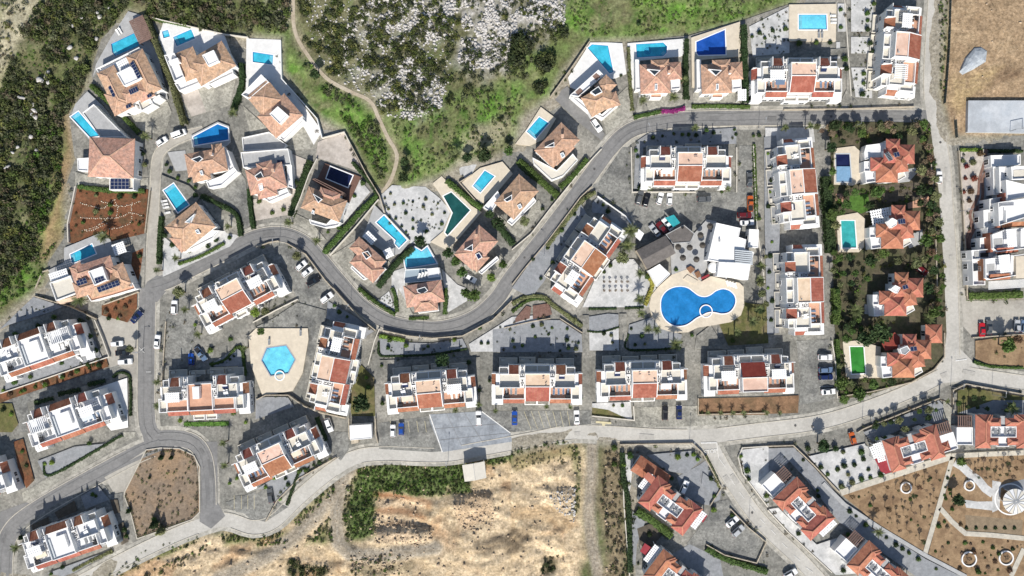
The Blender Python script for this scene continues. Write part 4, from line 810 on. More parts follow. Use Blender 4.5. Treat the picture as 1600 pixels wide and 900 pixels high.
# --- octagon pool
OCT = PX(409,563, 417,544, 447,540, 461,562, 450,583, 423,587)
deck(PX(388,525, 400,513, 481,513, 482,530, 473,582, 457,611, 410,618, 392,570), 'deck_cream', .65, [OCT]); pool('turquoise six-sided pool in a cream deck, left of centre', OCT, 'aqua', .65, 'deck_grey')
pool('small round spa at the edge of the six-sided pool', ellipse(437, 587, 6.5), 'pale', .72)
# --- clubhouse pool
def Q(*a): return [(980 + a[i] / 4.736, 330 + a[i + 1] / 4.736) for i in range(0, len(a), 2)]
BEAN = Q(250, 690, 258, 640, 290, 595, 340, 567, 400, 559, 450, 571, 490, 600, 530, 628, 580, 635, 620, 620, 660, 591, 710, 577, 760, 592, 794, 630, 800, 672, 784, 715, 750, 748, 700, 757, 655, 748, 622, 745, 590, 750, 560, 765, 510, 790, 470, 820, 430, 842, 380, 849, 330, 838, 282, 800, 256, 750)
BEAN = [(p.x, p.y) for p in dens(BEAN, 3, True)]
deck(Q(230, 560, 330, 470, 440, 430, 550, 520, 620, 480, 830, 530, 862, 560, 866, 700, 842, 770, 770, 820, 650, 842, 520, 862, 450, 896, 350, 900, 250, 870, 182, 780, 162, 700, 180, 620), 'deck_cream', .65, [BEAN]); pool('big bean-shaped bright blue pool beside the white clubhouse', BEAN, 'blue')
pool('round spa ringed in white on the edge of the bean-shaped pool', [(980 + (583 + 42 * math.cos(t)) / 4.736, 330 + (740 + 42 * math.sin(t)) / 4.736) for t in np.linspace(0, 6.283, 21)[:-1]], 'blue', .72)
deck(Q(330, 240, 490, 170, 590, 60, 660, 75, 610, 370, 545, 520, 440, 430, 330, 470, 320, 320), 'deck_grey', .6, name='plaza')
b = Bld('clubhouse', 'clubhouse with big white flat roof beside the bean-shaped pool', 'building', Q(740, 300)[0], 5)
b.flat(Q(660, 85, 840, 125, 825, 190, 882, 210, 870, 280, 940, 305, 910, 400, 890, 510, 800, 492, 665, 480, 680, 375, 595, 360), 4.6, .25, 'white_wall', wins=True); b.block(Q(665, 480, 680, 375, 915, 385, 895, 508, 800, 490), 4.5, 5.35, 'white_wall'); b.block(Q(730, 385, 735, 385, 735, 500, 730, 500), 5.36, 5.5, 'white_paint', 'roof_joint'); b.block(Q(680,205,690,205,690,225,680,225), 4.6, 5.3, 'grey_metal', 'vent')
for k in range(7): y = 285 + k * 15; b.block(Q(800, y, 930, y + 12, 927, y + 22, 798, y + 8), 5.37 if y > 374 else 5.0, 5.5, 'blind', 'louvre')
b = Bld('lounge_bar', 'dark pitched-roof bar with grey awning beside the clubhouse plaza', 'building', Q(230, 300)[0], 4)
tl = Q(70, 290, 285, 180, 360, 310, 150, 430); b.block(tl, 0, 3.2, 'stone_wall', 'wall')
p = b.rel(tl, 3.5); mid = lambda i, j: ((p[i][0] + p[j][0]) / 2, (p[i][1] + p[j][1]) / 2)
MB().add([(*p[0], 3.3), (*p[1], 3.3), (*p[2], 3.3), (*p[3], 3.3), (*mid(0, 3), 4.4), (*mid(1, 2), 4.4)], [(1, 0, 4, 5), (3, 2, 5, 4), (0, 3, 4), (2, 1, 5)]).build('roof', 'dark_roof', b.root)
b.flat(Q(285, 172, 420, 100, 500, 165, 470, 230, 335, 240), 3.1, .2, 'dark_roof', 'deck_grey'); b.flat(Q(155, 440, 240, 390, 320, 465, 222, 560), 3.0, .15, 'white_wall'); b.block(Q(402, 115, 415, 110, 422, 124, 410, 130), 3.1, 4.0, 'black', 'chimney')
b = Bld('annex', 'small white annex right of the clubhouse', 'building', Q(935, 200)[0], 3); b.flat(Q(902, 132, 975, 136, 970, 270, 895, 264), 3, .15, 'white_wall', wins=True)
r = thing('dome_tent', 'round white domed kiosk on the clubhouse plaza', 'kiosk', tuple(W(*Q(622, 418)[0])[:2]) + (.46,)); b = MB(); 
for k in range(5): a0, a1 = k * .31, (k + 1) * .31; b.cyl(0, 0, 2 + 1.0 * math.sin(a0), 2 + 1.0 * math.sin(a1), 1.7 * math.cos(a0), 1.7 * math.cos(a1) + .001, 20)
b.build('canopy', 'white_paint', r); MB().cyl(0, 0, 0, 2, 1.5, n=20).build('wall', 'cream_wall', r)
b = Bld('planter_box', 'low wooden counter with planter between plaza and blue pool', 'planter', Q(490, 440)[0]); b.block(Q(440, 420, 470, 405, 505, 430, 470, 460), .47, 1.3, 'wood', 'counter'); b.block(Q(500, 455, 530, 440, 548, 480, 520, 495), .47, 1.2, 'wood', 'counter'); b.block(Q(415, 500, 445, 470, 525, 515, 505, 540, 470, 530), .5, .9, 'deck_cream', 'bench')
b = Bld('bar_counter', 'short red counter beside the domed kiosk on the clubhouse plaza', 'counter', Q(580, 480)[0]); b.block(Q(550, 490, 605, 465, 610, 478, 556, 505), .5, 1.5, 'awning_red', 'top')
# carports beside the plaza
b = Bld('carport', 'teal sheet carport roof above the dark clubhouse bar', 'carport', Q(340, 75)[0], 2.3); b.block(Q(280, 50, 345, 25, 392, 85, 345, 122), 2.25, 2.35, 'teal_sheet', 'roof', True)
for x, y in ((285, 50), (343, 30), (386, 84), (345, 116)): q_ = b.rel(Q(x, y), 2.2)[0]; MB().cyl(*q_, 0, 2.25, .06, n=8).build('post', 'grey_metal', b.root)
b = Bld('shade_sail', 'small white square shade roof between palms and clubhouse bar', 'shade', Q(85, 175)[0], 2.6); b.block(Q(40, 170, 85, 132, 125, 165, 95, 220), 2.6, 2.68, 'white_paint', 'roof', True)
for x, y in ((48, 170), (86, 140), (118, 165), (94, 210)): q_ = b.rel(Q(x, y), 2.6)[0]; MB().cyl(*q_, 0, 2.6, .06, n=8).build('post', 'grey_metal', b.root)
# ---------------------------------------------------------------- terraced apartment blocks (one plan, many blocks)
mat('blind_blue', (.16, .3, .45), (.2, .34, .5), 1.5, .6, 0, .08)
def lounger_meshes(c):
    f = MB(); f.box(-.33, .33, -.95, .95, .26, .31)
    for x in (-.28, .28):
        for y in (-.8, .75): f.box(x - .03, x + .03, y - .03, y + .03, 0, .26)
    cu = MB().box(-.3, .3, -.92, .35, .312, .38)
    bk = MB().add([(-.3, .35, .32), (.3, .35, .32), (.3, .9, .72), (-.3, .9, .72), (-.3, .37, .40), (.3, .37, .40), (.3, .87, .8), (-.3, .87, .8)], [(3, 2, 1, 0), (4, 5, 6, 7), (0, 1, 5, 4), (1, 2, 6, 5), (2, 3, 7, 6), (3, 0, 4, 7)])
    return f.mesh('frame', 'white_paint'), cu.mesh('cushion', c), bk.mesh('backrest', c)
def lounger(x, y, z, rz, label, group, c='cushion_grey'):
    ms_ = shared(('lounger', c), lambda: lounger_meshes(c)); r = thing('sun_lounger', label, 'sun lounger', (x, y, z), rz, group)
    for nm, me in zip(('frame', 'cushion', 'backrest'), ms_): link(nm, me, r)
def table_set(x, y, z, rz, label, group, m='black'):
    r = thing('patio_table', label, 'table', (x, y, z), rz, group)
    link('table_top', shared(('tt', m), lambda: MB().box(-.7, .7, -.45, .45, .7, .75).mesh('table_top', m)), r)
    for sx, sy in ((-.6, -.35), (.6, -.35), (-.6, .35), (.6, .35)): link('leg', shared(('tl', m), lambda: MB().box(-.04, .04, -.04, .04, 0, .7).mesh('leg', m)), r, (sx, sy, 0))
    cs, sn = math.cos(rz), math.sin(rz)
    for sx, sy, a in ((-.4, -.8, math.pi), (.4, -.8, math.pi), (-.4, .8, 0), (.4, .8, 0)):
        c = thing('patio_chair', label.replace('patio table', 'patio chair'), 'chair', (x + cs * sx - sn * sy, y + sn * sx + cs * sy, z), rz + a, group.replace('tables', 'chairs'))
        link('seat', shared(('cs', m), lambda: MB().box(-.24, .24, -.24, .24, .4, .46).mesh('seat', m)), c); link('backrest', shared(('cb', m), lambda: MB().box(-.24, .24, .2, .25, .46, .9).mesh('backrest', m)), c)
        link('legs', shared(('cl', m), lambda: MB().box(-.22, -.18, -.22, -.18, 0, .4).box(.18, .22, -.22, -.18, 0, .4).box(-.22, -.18, .18, .22, 0, .4).box(.18, .22, .18, .22, 0, .4).mesh('legs', m)), c)
def slope(parent, x0, x1, y0, y1, za, zb, m='red_tile', name='tiled_roof', axis='y', z0=0):
    "single-pitch tiled roof over its wall; za at y0 (or x0), zb at y1 (or x1)"
    z = (lambda x, y: za + (zb - za) * ((y - y0) / (y1 - y0) if axis == 'y' else (x - x0) / (x1 - x0)))
    c = [(x0, y0), (x1, y0), (x1, y1), (x0, y1)]
    vs = [(x, y, z(x, y) - .14) for x, y in c] + [(x, y, z(x, y)) for x, y in c]
    o = MB().add(vs, [(4, 5, 6, 7), (3, 2, 1, 0), (0, 1, 5, 4), (1, 2, 6, 5), (2, 3, 7, 6), (3, 0, 4, 7)]).build(name, m, parent)
    rb = MB(); n_ = max(3, int((x1 - x0 if axis == 'y' else y1 - y0) / .8))
    for i in range(n_ + 1):
        t = i / n_
        if axis == 'y': x = x0 + .05 + (x1 - x0 - .1) * t; rb.bar((x, y0, z(x, y0) + .035), (x, y1, z(x, y1) + .035), .07, .05)
        else: y = y0 + .05 + (y1 - y0 - .1) * t; rb.bar((x0, y, z(x0, y) + .035), (x1, y, z(x1, y) + .035), .07, .05)
    rb.build('tile_ribs', m, o)
    return o
def boxp(parent, x0, x1, y0, y1, z0, z1, m='white_wall', name='wall'): return MB().box(x0, x1, y0, y1, z0, z1).build(name, m, parent)
def terr(parent, x0, x1, y0, y1, z, ph, floor, t=.2, hs=None):
    "roof terrace: floor with a parapet; hs gives other heights for the (south, east, north, west) sides"
    boxp(parent, x0 + t, x1 - t, y0 + t, y1 - t, 0, z, floor, 'terrace_floor')
    S_, E_, N_, W_ = hs or (ph,) * 4
    for a in ((x0, x1, y0, y0 + t, S_), (x0, x1, y1 - t, y1, N_), (x0, x0 + t, y0 + t, y1 - t, W_), (x1 - t, x1, y0 + t, y1 - t, E_)): boxp(parent, *a[:4], 0, z + a[4], 'white_wall', 'parapet')
def local(root, x, y):
    a = root.rotation_euler.z; c, s_ = math.cos(a), math.sin(a); return root.location.x + c * x - s_ * y, root.location.y + s_ * x + c * y
def apartments(label, short, at, rot, core='salmon', left='L', right='L', z_at=8.8, fl='terrace_cream', end_l=True, end_r=True, porch=True, extra=None):
    p = W(*at, z_at); r = thing('apartment_block', label, 'apartment block', (p.x, p.y, 0), R(rot), 'terraced apartment blocks')
    rnd = random.Random(label); low = 'salmon_tile' if fl == 'terrace_cream' else 'terrace_white'
    K = 9.0 if core in ('salmon', 'swap') else 7.6
    if core in ('salmon', 'swap'):
        n_f, s_f = ('salmon', 'red_tile') if core == 'salmon' else ('dark_red', 'salmon')
        if core == 'salmon':
            boxp(r, -3.6, 3.6, .2, 3.9, 0, K - .35, 'salmon', 'flat_roof')
            for a in ((-3.8, 3.8, 3.9, 4.1), (-3.8, 3.8, 0, .2), (-3.8, -3.6, .2, 3.9), (3.6, 3.8, .2, 3.9)): boxp(r, *a, 0, K, 'white_wall', 'parapet')
            boxp(r, -3.8, 3.8, -4.3, 0, 0, K - 1.9); slope(r, -3.55, 3.55, -4.5, -.02, K - 1.75, K - .25)
            for x in (-3.8, 3.6): MB().add([(x, -4.4, K - 1.95), (x + .2, -4.4, K - 1.95), (x + .2, -.01, K - .2), (x, -.01, K - .2), (x, -4.4, K - 1.6), (x + .2, -4.4, K - 1.6), (x + .2, -.01, K), (x, -.01, K)], [(4, 5, 6, 7), (0, 1, 5, 4), (1, 2, 6, 5), (2, 3, 7, 6), (3, 0, 4, 7)]).build('parapet', 'white_wall', r)
        else:
            boxp(r, -3.8, 3.8, 0, 4.1, 0, K - 2.1); slope(r, -3.6, 3.6, .05, 4.3, K - .15, K - 1.8, 'dark_red'); boxp(r, -3.6, 3.6, -4.2, -.2, 0, K - .4, 'salmon', 'flat_roof')
            for a in ((-3.8, 3.8, -.2, 0), (-3.8, 3.8, -4.4, -4.2), (-3.8, -3.6, -4.2, -.2), (3.6, 3.8, -4.2, -.2)): boxp(r, *a, 0, K, 'white_wall', 'parapet')
        terr(r, -3.8, 3.8, 4.12, 6.3, 5.4, .9, 'terrace_cream'); boxp(r, -.12, .12, 4.3, 6.1, 5.4, 6.28, 'white_wall', 'parapet')
        if porch:
            terr(r, -3.8, 3.8, -6.2, -4.52, 3.0, .7, fl); boxp(r, -.25, .25, -6, -4.6, 3.0, 4.1, 'white_wall', 'divider')
    elif core == 'white':
        boxp(r, -3.8, 3.8, 4.2, 6.0, 0, 5.6); slope(r, -3.6, 3.6, 4.22, 6.2, 7.2, 5.75); boxp(r, -3.8, -3.6, 4.2, 6.1, 5.6, 7.3, 'white_wall', 'parapet'); boxp(r, 3.6, 3.8, 4.2, 6.1, 5.6, 7.3, 'white_wall', 'parapet')
        terr(r, -3.8, 3.8, -4.05, 4.18, 6.6, .9, 'terrace_white', hs=(.5, .9, .3, .9)); boxp(r, -.9, 2.2, -1.6, 2.6, 6.6, 7.5, 'white_wall', 'roof_box'); boxp(r, -3.4, -2.9, -3.4, 2.5, 6.6, 6.95, 'blind', 'duct')
        slope(r, -3.6, 3.6, -5.45, -4.07, 5.1, 5.9); boxp(r, -3.6, 3.6, -5.3, -4.06, 0, 5.0)
    else:
        terr(r, -3.8, 3.8, -4.05, 4.1, 5.6, .9, low, hs=(.9, .9, .5, .9)); boxp(r, -1.8, .2, -.3, 3.4, 5.6, 7.2, 'white_wall', 'stair_tower'); boxp(r, -1.5, -.1, 0, 3.1, 7.2, 7.25, 'terrace_white', 'tower_roof')
        slope(r, -3.6, 3.6, -5.45, -4.07, 5.1, 5.9); boxp(r, -3.6, 3.6, -5.3, -4.06, 0, 5.0); terr(r, -3.6, -.2, -7.3, -5.5, 3, .5, fl); terr(r, .2, 3.6, -7.3, -5.5, 3, .5, fl)
    for sd_, kind in ((-1, left), (1, right)):
        X = lambda a, b_: (min(a * sd_, b_ * sd_), max(a * sd_, b_ * sd_)); side = 'left' if sd_ < 0 else 'right'
        hs2 = lambda S_, O_, N_, I_: (S_, O_ if sd_ > 0 else I_, N_, I_ if sd_ > 0 else O_)
        # link beside the core, with plant on its roof
        boxp(r, *X(3.82, 5.3), -.4, 6.2, 0, 5.5, 'white_wall'); terr_z = 5.9
        for k, (yy, hh) in enumerate(((5.4, .5), (3.4, 1.1), (1.6, .8), (.3, .8))):
            u = boxp(r, *X(4.1, 5.0), yy - .35, yy + .35, 5.5, 5.5 + hh, 'white_wall', 'air_conditioner'); link('fan_grille', shared('grille', lambda: MB().cyl(0, 0, 0, .03, .26, n=12).mesh('fan_grille', 'black')), u, (4.55 * sd_, yy, 5.5 + hh))
        boxp(r, *X(3.95, 5.2), 2.2, 2.7, 5.5, 6.9, 'white_wall', 'chimney')
        # upper terrace, red lean-to at the back, terrace with loungers in front, tiled strip below it
        terr(r, *X(5.3, 11.5), -.5, 3.7, terr_z, .55, fl, hs=hs2(1.5, .6, .35, .5))
        boxp(r, *X(5.5, 8.7), 3.72, 6.1, 0, 5.6); slope(r, *X(5.62, 8.58), 3.74, 6.3, 7.3, 5.75)
        for a in (5.4, 8.6): boxp(r, *X(a, a + .2), 3.72, 6.3, 0, 7.35, 'white_wall', 'parapet')
        terr(r, *X(8.82, 11.6), 3.72, 5.6, 4.4, .8, 'terrace_cream')
        terr(r, *X(3.82, 10.4), -4.0, -.52, 5.4, 1.0, low, hs=(1.0, 1.0, .05, .4))
        slope(r, *X(3.85, 10.3), -5.4, -4.02, 5.3, 6.0); boxp(r, *X(3.9, 10.2), -5.25, -4.01, 0, 5.2)
        terr(r, *X(10.42, 12.9), -4.2, .1, 4.9, .9, fl)
        boxp(r, *X(11.52, 12.6), .12, 3.6, 0, 5.0)
        if (end_l if sd_ < 0 else end_r):
            boxp(r, *X(12.62, 13.8), .12, 3.7, 0, 3.2); z_ = (5.0, 3.4) if sd_ > 0 else (3.4, 5.0); slope(r, *X(12.64, 13.9), .3, 3.5, *z_, axis='x'); boxp(r, *X(12.92, 13.9), -5.6, .1, 0, 3.4); boxp(r, *X(10.45, 13.9), -6.2, -4.22, 0, 3.1, 'white_wall', 'lower_roof')
            boxp(r, *X(12.62, 13.9), 3.52, 3.72, 3.2, 5.0, 'white_wall', 'parapet')
            for k in (0, 1): window(r, (13.92) * sd_, -1.2 - k * 2, 1.2, R(-90 * sd_))
        for x in (6.6, 10.2): window(r, x * sd_, 6.12 if x < 8 else 5.62, 1.1, 0)
        for x in (4.8, 7, 9.2): window(r, x * sd_, -5.27, .4, R(180), 1.5, 2.0, 'glazed_door')
        # furniture of this side
        lab = f'on {side} terrace of {short}'
        if 'L' in kind:
            n_ = 4 if rnd.random() < .6 else 3; cc = rnd.choice(['cushion_grey', 'cushion_grey', 'cushion_blue', 'cushion_white'])
            for k in range(n_):
                x, y = local(r, sd_ * (9.4 - k * 1.45), -1.75 + rnd.uniform(-.1, .1)); lounger(x, y, 5.4, R(rot) + rnd.uniform(-.08, .08), 'sun lounger ' + lab, 'loungers ' + lab, cc)
            x, y = local(r, sd_ * 9.3, -3.1); table_set(x, y, 5.4, R(rot), 'dark patio table ' + lab, 'patio tables ' + lab)
        if 'P' in kind: lattice_on(r, Vector((0, 0)), 0, 0, 0, 8.0, .62, .38, at=(Vector((sd_ * 7.6, .9 - .3)), 4.4, 3.0, 0), z0=5.9)
        if 'S' in kind: lattice_on(r, Vector((0, 0)), 0, 0, 0, 8.0, .55, .2, one=True, at=(Vector((sd_ * 7.8, 1.2)), 4.6, 4.0, 0), z0=5.9)
        if 'T' in kind:
            x, y = local(r, sd_ * 8.0, .9); table_set(x, y, 5.9, R(rot) + .2, 'white patio table ' + lab, 'back patio tables ' + lab, 'white_paint')
    if core != 'white':
        for x0, x1 in ((-11.4, -6.2), (-5.2, -.6), (.6, 5.2), (6.2, 11.4)):          # walled patios on the north side
            yb = 5.75 if abs(x0 + x1) > 14 else 6.35; yt = 7.5 + rnd.uniform(-.2, .7); boxp(r, x0, x1, yb, yt, 0, .42, 'terrace_cream', 'patio_floor')
            for a in ((x0 - .2, x0, yb, yt), (x1, x1 + .2, yb, yt), (x0 - .2, x1 + .2, yt, yt + .2)): boxp(r, *a, 0, 1.1, 'cream_wall', 'patio_wall')
            if rnd.random() < .6: boxp(r, x0 + .3, x0 + 1.6, yt - .9, yt - .2, .42, .95, 'terrace_cream', 'planter')
    for k in range(rnd.randint(1, 3)):                                # dishes, heaters, skylights differ from block to block
        x, y, z = rnd.choice([(-2.6, 3.2, K - .35), (2.4, 1.0, K - .35), (1.2, 2.9, K - .35), (-1.5, 1.2, K - .35)]) if core == 'salmon' else rnd.choice([(-9.6, 2.4, 5.9), (9.8, 2.6, 5.9), (6.2, 2.8, 5.9)]); x += k * .5
        d = MB().cyl(0, 0, 0, .5, .04, n=6); d.add([(.0, 0, .5)] + [(.38 * math.cos(t), -.15 - .1 * math.sin(t), .6 + .34 * math.sin(t)) for t in np.linspace(0, 6.28, 11)[:-1]], [(0, 1 + i, 1 + (i + 1) % 10) for i in range(10)]); d.build('satellite_dish', 'deck_grey', r, (x, y, z), rnd.uniform(-.6, .6))
    if rnd.random() < .6:
        x = rnd.choice([-7.5, 7.5]) + rnd.uniform(-.5, .5); h_ = MB().add([(-.9, -.5, 6.05), (.9, -.5, 6.05), (.9, .5, 6.7), (-.9, .5, 6.7)], [(0, 1, 2, 3)]).build('solar_heater', 'solar', r, (x, 2.6, 0)); MB().bar((-.8, .62, 6.95), (.8, .62, 6.95), .42, .42).build('tank', 'white_paint', h_)
    if rnd.random() < .5:
        sd_ = rnd.choice([-1, 1]); aw = rnd.choice(['cushion_white', 'deck_cream', 'blind', 'cushion_blue']); lo, hi = sorted((sd_ * 5.0, sd_ * (7.6 + rnd.random()))); MB().add([(lo, -.55, 7.3), (hi, -.55, 7.3), (hi, -2.1, 6.95), (lo, -2.1, 6.95)], [(0, 3, 2, 1)]).build('awning', aw, r)
    for x in (-2.4, 2.4): window(r, x, -6.22 if (porch and core in ('salmon', 'swap')) else -5.32, .3, R(180), 1.5, 2.0, 'glazed_door'); window(r, x, 6.32 if core in ('salmon', 'swap') else 6.02, 1.1, 0)
    return r
AP = apartments
AP('apartment block of salmon and red roofs above the cobbled car park, centre right', 'the car park block', (1079, 259), 0, left='L', right='L')
AP('apartment block with salmon core on the top road below the cream pool deck', 'the block on the top road', (1256, 118.6), 0, left='LP', right='L')
AP('apartment block standing lengthwise by the road at the top right', 'the top right lengthwise block', (1420, 70), 85.5, left='S', right='LP')
AP('upper of two lengthwise apartment blocks left of the right-hand gardens', 'the upper lengthwise block', (1255.8, 283), 95, left='L', right='LT')
AP('lower of two lengthwise apartment blocks left of the right-hand gardens', 'the lower lengthwise block', (1267, 453), 91.5, left='LT', right='L')
AP('leftmost apartment block of the long row above the lower road', 'the lower row leftmost block', (670, 615), 5, left='LT', right='LP')
AP('second apartment block from the left in the row above the lower road', 'the lower row second block', (840, 605), 0, left='L', right='L')
AP('third apartment block from the left in the row above the lower road', 'the lower row third block', (1008, 599.5), 1.5, left='L', right='LT')
AP('apartment block with dark red core roof, rightmost of the lower row', 'the dark red roofed block', (1179.5, 589.5), 2, core='swap', left='LP', right='LP', porch=False)
AP('tilted lengthwise apartment block right of the six-sided pool', 'the tilted block', (519, 578), 77.5, left='LT', right='LP')
AP('slanted apartment block inside the bend left, above the six-sided pool', 'the upper slanted block', (362.7, 462), 28, left='LP', right='LP')
AP('slanted apartment block beside the lower road below the six-sided pool', 'the lower slanted block', (427, 719), 24.5, left='LP', right='LT')
AP('diagonal apartment block between the climbing road and the clubhouse', 'the diagonal block', (919.5, 403.5), 55, left='LP', right='L')
AP('apartment block with open terracotta roof terrace left of the six-sided pool', 'the open-terraced block', (312, 621), 3, core='open', left='P', right='T', z_at=6.5, end_l=False)
AP('all-white apartment block at the left edge, uppermost of the white blocks', 'the uppermost white block', (51, 547), 19.3, core='white', left='LT', right='LS', z_at=7.5, fl='terrace_white')
AP('white apartment block beside the road bend at left, middle of the white blocks', 'the middle white block', (100, 658), 19.5, core='white', left='LS', right='LP', z_at=7.5, fl='terrace_white')
AP('white apartment block in the bottom left corner inside the road loop', 'the bottom left white block', (93.5, 851), 18.8, core='white', left='LP', right='LT', z_at=7.5, fl='terrace_white')
AP('white apartment block cut by the left edge of the picture', 'the cut-off white block', (-67, 766), 19, core='white', left='T', right='T', z_at=7.5, fl='terrace_white')
# ---------------------------------------------------------------- twin houses with orange hips around a white T-shaped terrace
def twin(label, short, at, rot, tm='orange_tile', left='W', right='W', z_at=4.6):
    p = W(*at, z_at); r = thing('twin_house', label, 'house', (p.x, p.y, 0), R(rot), 'twin houses with orange hipped roofs'); k = 0
    def hip(cx, cy, wd, dp, z, pitch=31, m=None):
        rm, cp, h = hip_mesh(wd, dp, R(pitch), .16, m or tm, 'orange_ridge'); o = link('roof', rm, r, (cx, cy, z)); link('ridge_tiles', cp, o)
        q = [(cx - wd / 2 + .3, cy - dp / 2 + .3), (cx + wd / 2 - .3, cy - dp / 2 + .3), (cx + wd / 2 - .3, cy + dp / 2 - .3), (cx - wd / 2 + .3, cy + dp / 2 - .3)]
        MB().prism(q, 0, z - .1).build('wall', 'white_wall', r); return q
    for s_ in (-1, 1):
        q = hip(6.3 * s_, 0, 4.6, 10.3, 4.6); wall_windows(r, q, .3, 4.5, 3.2)
        hip(3.0 * s_, 2.75, 4.6, 2.6, 4.45); hip(3.2 * s_, -3.1, 3.6, 2.3, 4.4); hip(5.6 * s_, 3.3, 4.6, 3.4, 4.52)
        lo, hi = sorted((8.6 * s_, 13.6 * s_))
        t = left if s_ < 0 else right
        if t == 'W':
            terr(r, lo, hi, -4.4, 1.0, 3.0, .5, 'terrace_white'); lattice_on(r, Vector((0, 0)), 0, 0, 0, 3.4, .62, .3, at=(Vector(((lo + hi) / 2, 2.9)), 4.6, 3.5, 0), z0=0, one=True, m='brown_slat')
        elif t == 'N': lattice_on(r, Vector((0, 0)), 0, 0, 0, 3.2, .62, .34, at=(Vector(((8.5 * s_ + 11.2 * s_) / 2, 1.5)), 2.5, 6, 0), z0=0)
    terr(r, -3.95, 3.95, -1.85, 1.5, 3.9, .75, 'terrace_white'); terr(r, -1.9, 1.9, -4.8, -1.87, 3.7, .6, 'terrace_white'); boxp(r, -.8, .8, 1.52, 4.6, 0, 4.2, 'deck_grey', 'stair_roof')
    for x in (-2.6, 2.6):
        px_, py_ = local(r, x, -.2); table_set(px_, py_, 3.9, R(rot + 90), f'dark patio table, {"left" if x < 0 else "right"} half, terrace of {short}', f'patio tables of {short}', 'cushion_grey')
    for x in (-1.0, .9):
        px_, py_ = local(r, x, -.1); lounger(px_, py_, 3.9, R(rot), f'grey sun lounger on {short}', f'loungers of {short}')
    return r
twin('orange-roofed twin house beside the dark red awning at lower centre', 'the twin house by the garage', (1047.5, 790), -37, left='N', right='N')
twin('orange-roofed twin house above the dashed side road, lower right', 'the twin house above the dashed road', (1256, 795), -47, left='W', right='N')
twin('orange-roofed twin house cut by the bottom edge right of the dashed road', 'the cut-off twin house', (1373, 893), -42, left='W', right='N')
twin('pinkish-roofed twin house above the triangular brown garden', 'the pinkish twin house', (1428, 701), 17, 'pink_tile', left='N', right='W')
twin('pinkish-roofed twin house cut by the right edge above the brown gardens', 'the right edge twin house', (1568, 674), 0, 'pink_tile', left='W', right='W')
twin('orange-roofed twin house cut by the bottom edge beside the dirt track', 'the bottom edge twin house', (1056, 905), -37, left='N', right='N')
def U(*a): return [(970 + a[i] / 6, 700 + a[i + 1] / 6) for i in range(0, len(a), 2)]
b = Bld('garage', 'dark red pitched-roof garage behind the twin house, lower centre', 'garage', U(270, 190)[0], 3); b.block(U(100, 215, 190, 85, 460, 260, 400, 330), 0, 2.7, 'white_wall')
q = b.rel(U(90, 212, 190, 70, 470, 262, 395, 400), 3); m0 = ((q[0][0] + q[1][0]) / 2, (q[0][1] + q[1][1]) / 2); m1 = ((q[2][0] + q[3][0]) / 2, (q[2][1] + q[3][1]) / 2)
MB().add([(*q[0], 2.7), (*q[1], 2.7), (*q[2], 2.7), (*q[3], 2.7), (*m0, 3.7), (*m1, 3.7)], [(1, 0, 4, 5), (3, 2, 5, 4), (0, 3, 4), (2, 1, 5)]).build('roof', 'red_tile', b.root)
def awning(label, px, z=2.7, m='awning_red', name='awning'):
    b = Bld(name, label, 'awning', px[0], z); b.block(px, z, z + .1, m, 'canopy', True); p = inset(ccw(b.rel(px, z)), .25)
    for x, y in p: MB().cyl(x, y, 0, z, .06, n=8).build('post', 'grey_metal', b.root)
awning('pinkish-brown square awning on the roof of the lower centre twin house', U(212, 275, 255, 225, 325, 280, 285, 340), 4.9, 'pink_tile')
awning('bright red awning at the right end of the lower centre twin house', U(700, 635, 745, 580, 812, 635, 770, 700), 3.0)
tile(2, 3); awning('bright red awning above the twin house at the bottom edge', T(800, 745, 830, 695, 890, 735, 855, 785), 2.8)
tile(3, 3); awning('dark crimson awning left of the pinkish twin house', T(668, 170, 740, 145, 778, 248, 735, 262, 705, 245), 2.8)
b = Bld('tiled_porch', 'bright red tiled porch right of the pinkish twin house', 'porch', T(1100, 100)[0]); b.hip(*T(1070, 75, 1125, 55, 1142, 110), z=3.0, tm='red_tile', cm='orange_ridge', wins=False)
pergola('white lattice pergola left of the pinkish twin house', *T(630, 95, 715, 60, 735, 140), 3.0)
# ---------------------------------------------------------------- four orange butterfly-roofed villas on the right
def butterfly(label, dx, dy):
    b = Bld('garden_villa', label, 'villa', (1393 + dx, 253 + dy), 5, 'orange villas in the right-hand gardens', 'orange_tile', 'orange_ridge')
    P = lambda *a: [(x + dx, y + dy) for x, y in PX(*a)]
    b.hip(*P(1384.5,217, 1406,217, 1406,239), z=4.6, pitch=31); b.hip(*P(1402,226, 1429,226, 1429,256), z=4.6, pitch=31); b.hip(*P(1360,246, 1382,246, 1382,267), z=4.6, pitch=31); b.hip(*P(1368.5,251, 1403,251, 1403,285), z=4.7, pitch=31)
    b.hip(*P(1391,243, 1415,239, 1417,268), z=4.9, pitch=25, wins=False); b.hip(*P(1381,233, 1405,233, 1405,257), z=5.0, pitch=22, wins=False)
    b.flat(P(1350,252, 1360,252, 1360,268, 1350,268), 3.2, .6); b.flat(P(1351,268, 1369,268, 1369,284, 1353,286), 3.0, .7); b.flat(P(1402,272, 1412,266, 1416,276, 1402,284), 2.6, .3, 'terrace_cream')
    return b, P
b, P = butterfly('orange butterfly-roofed villa with striped roof panels, top of the right gardens', 0, 0)
b.panels(*P(1381,240, 1388,237, 1396,249), 1, 6, 6.3, m='glass_dark', gap=.14)
b.panels(*P(1396,239, 1404,237, 1406,244), 2, 1, 6.7); b.flat(P(1353,227, 1384,223, 1384,244, 1362,247, 1351,250, 1350,238), 3.0, .3, 'terrace_white')
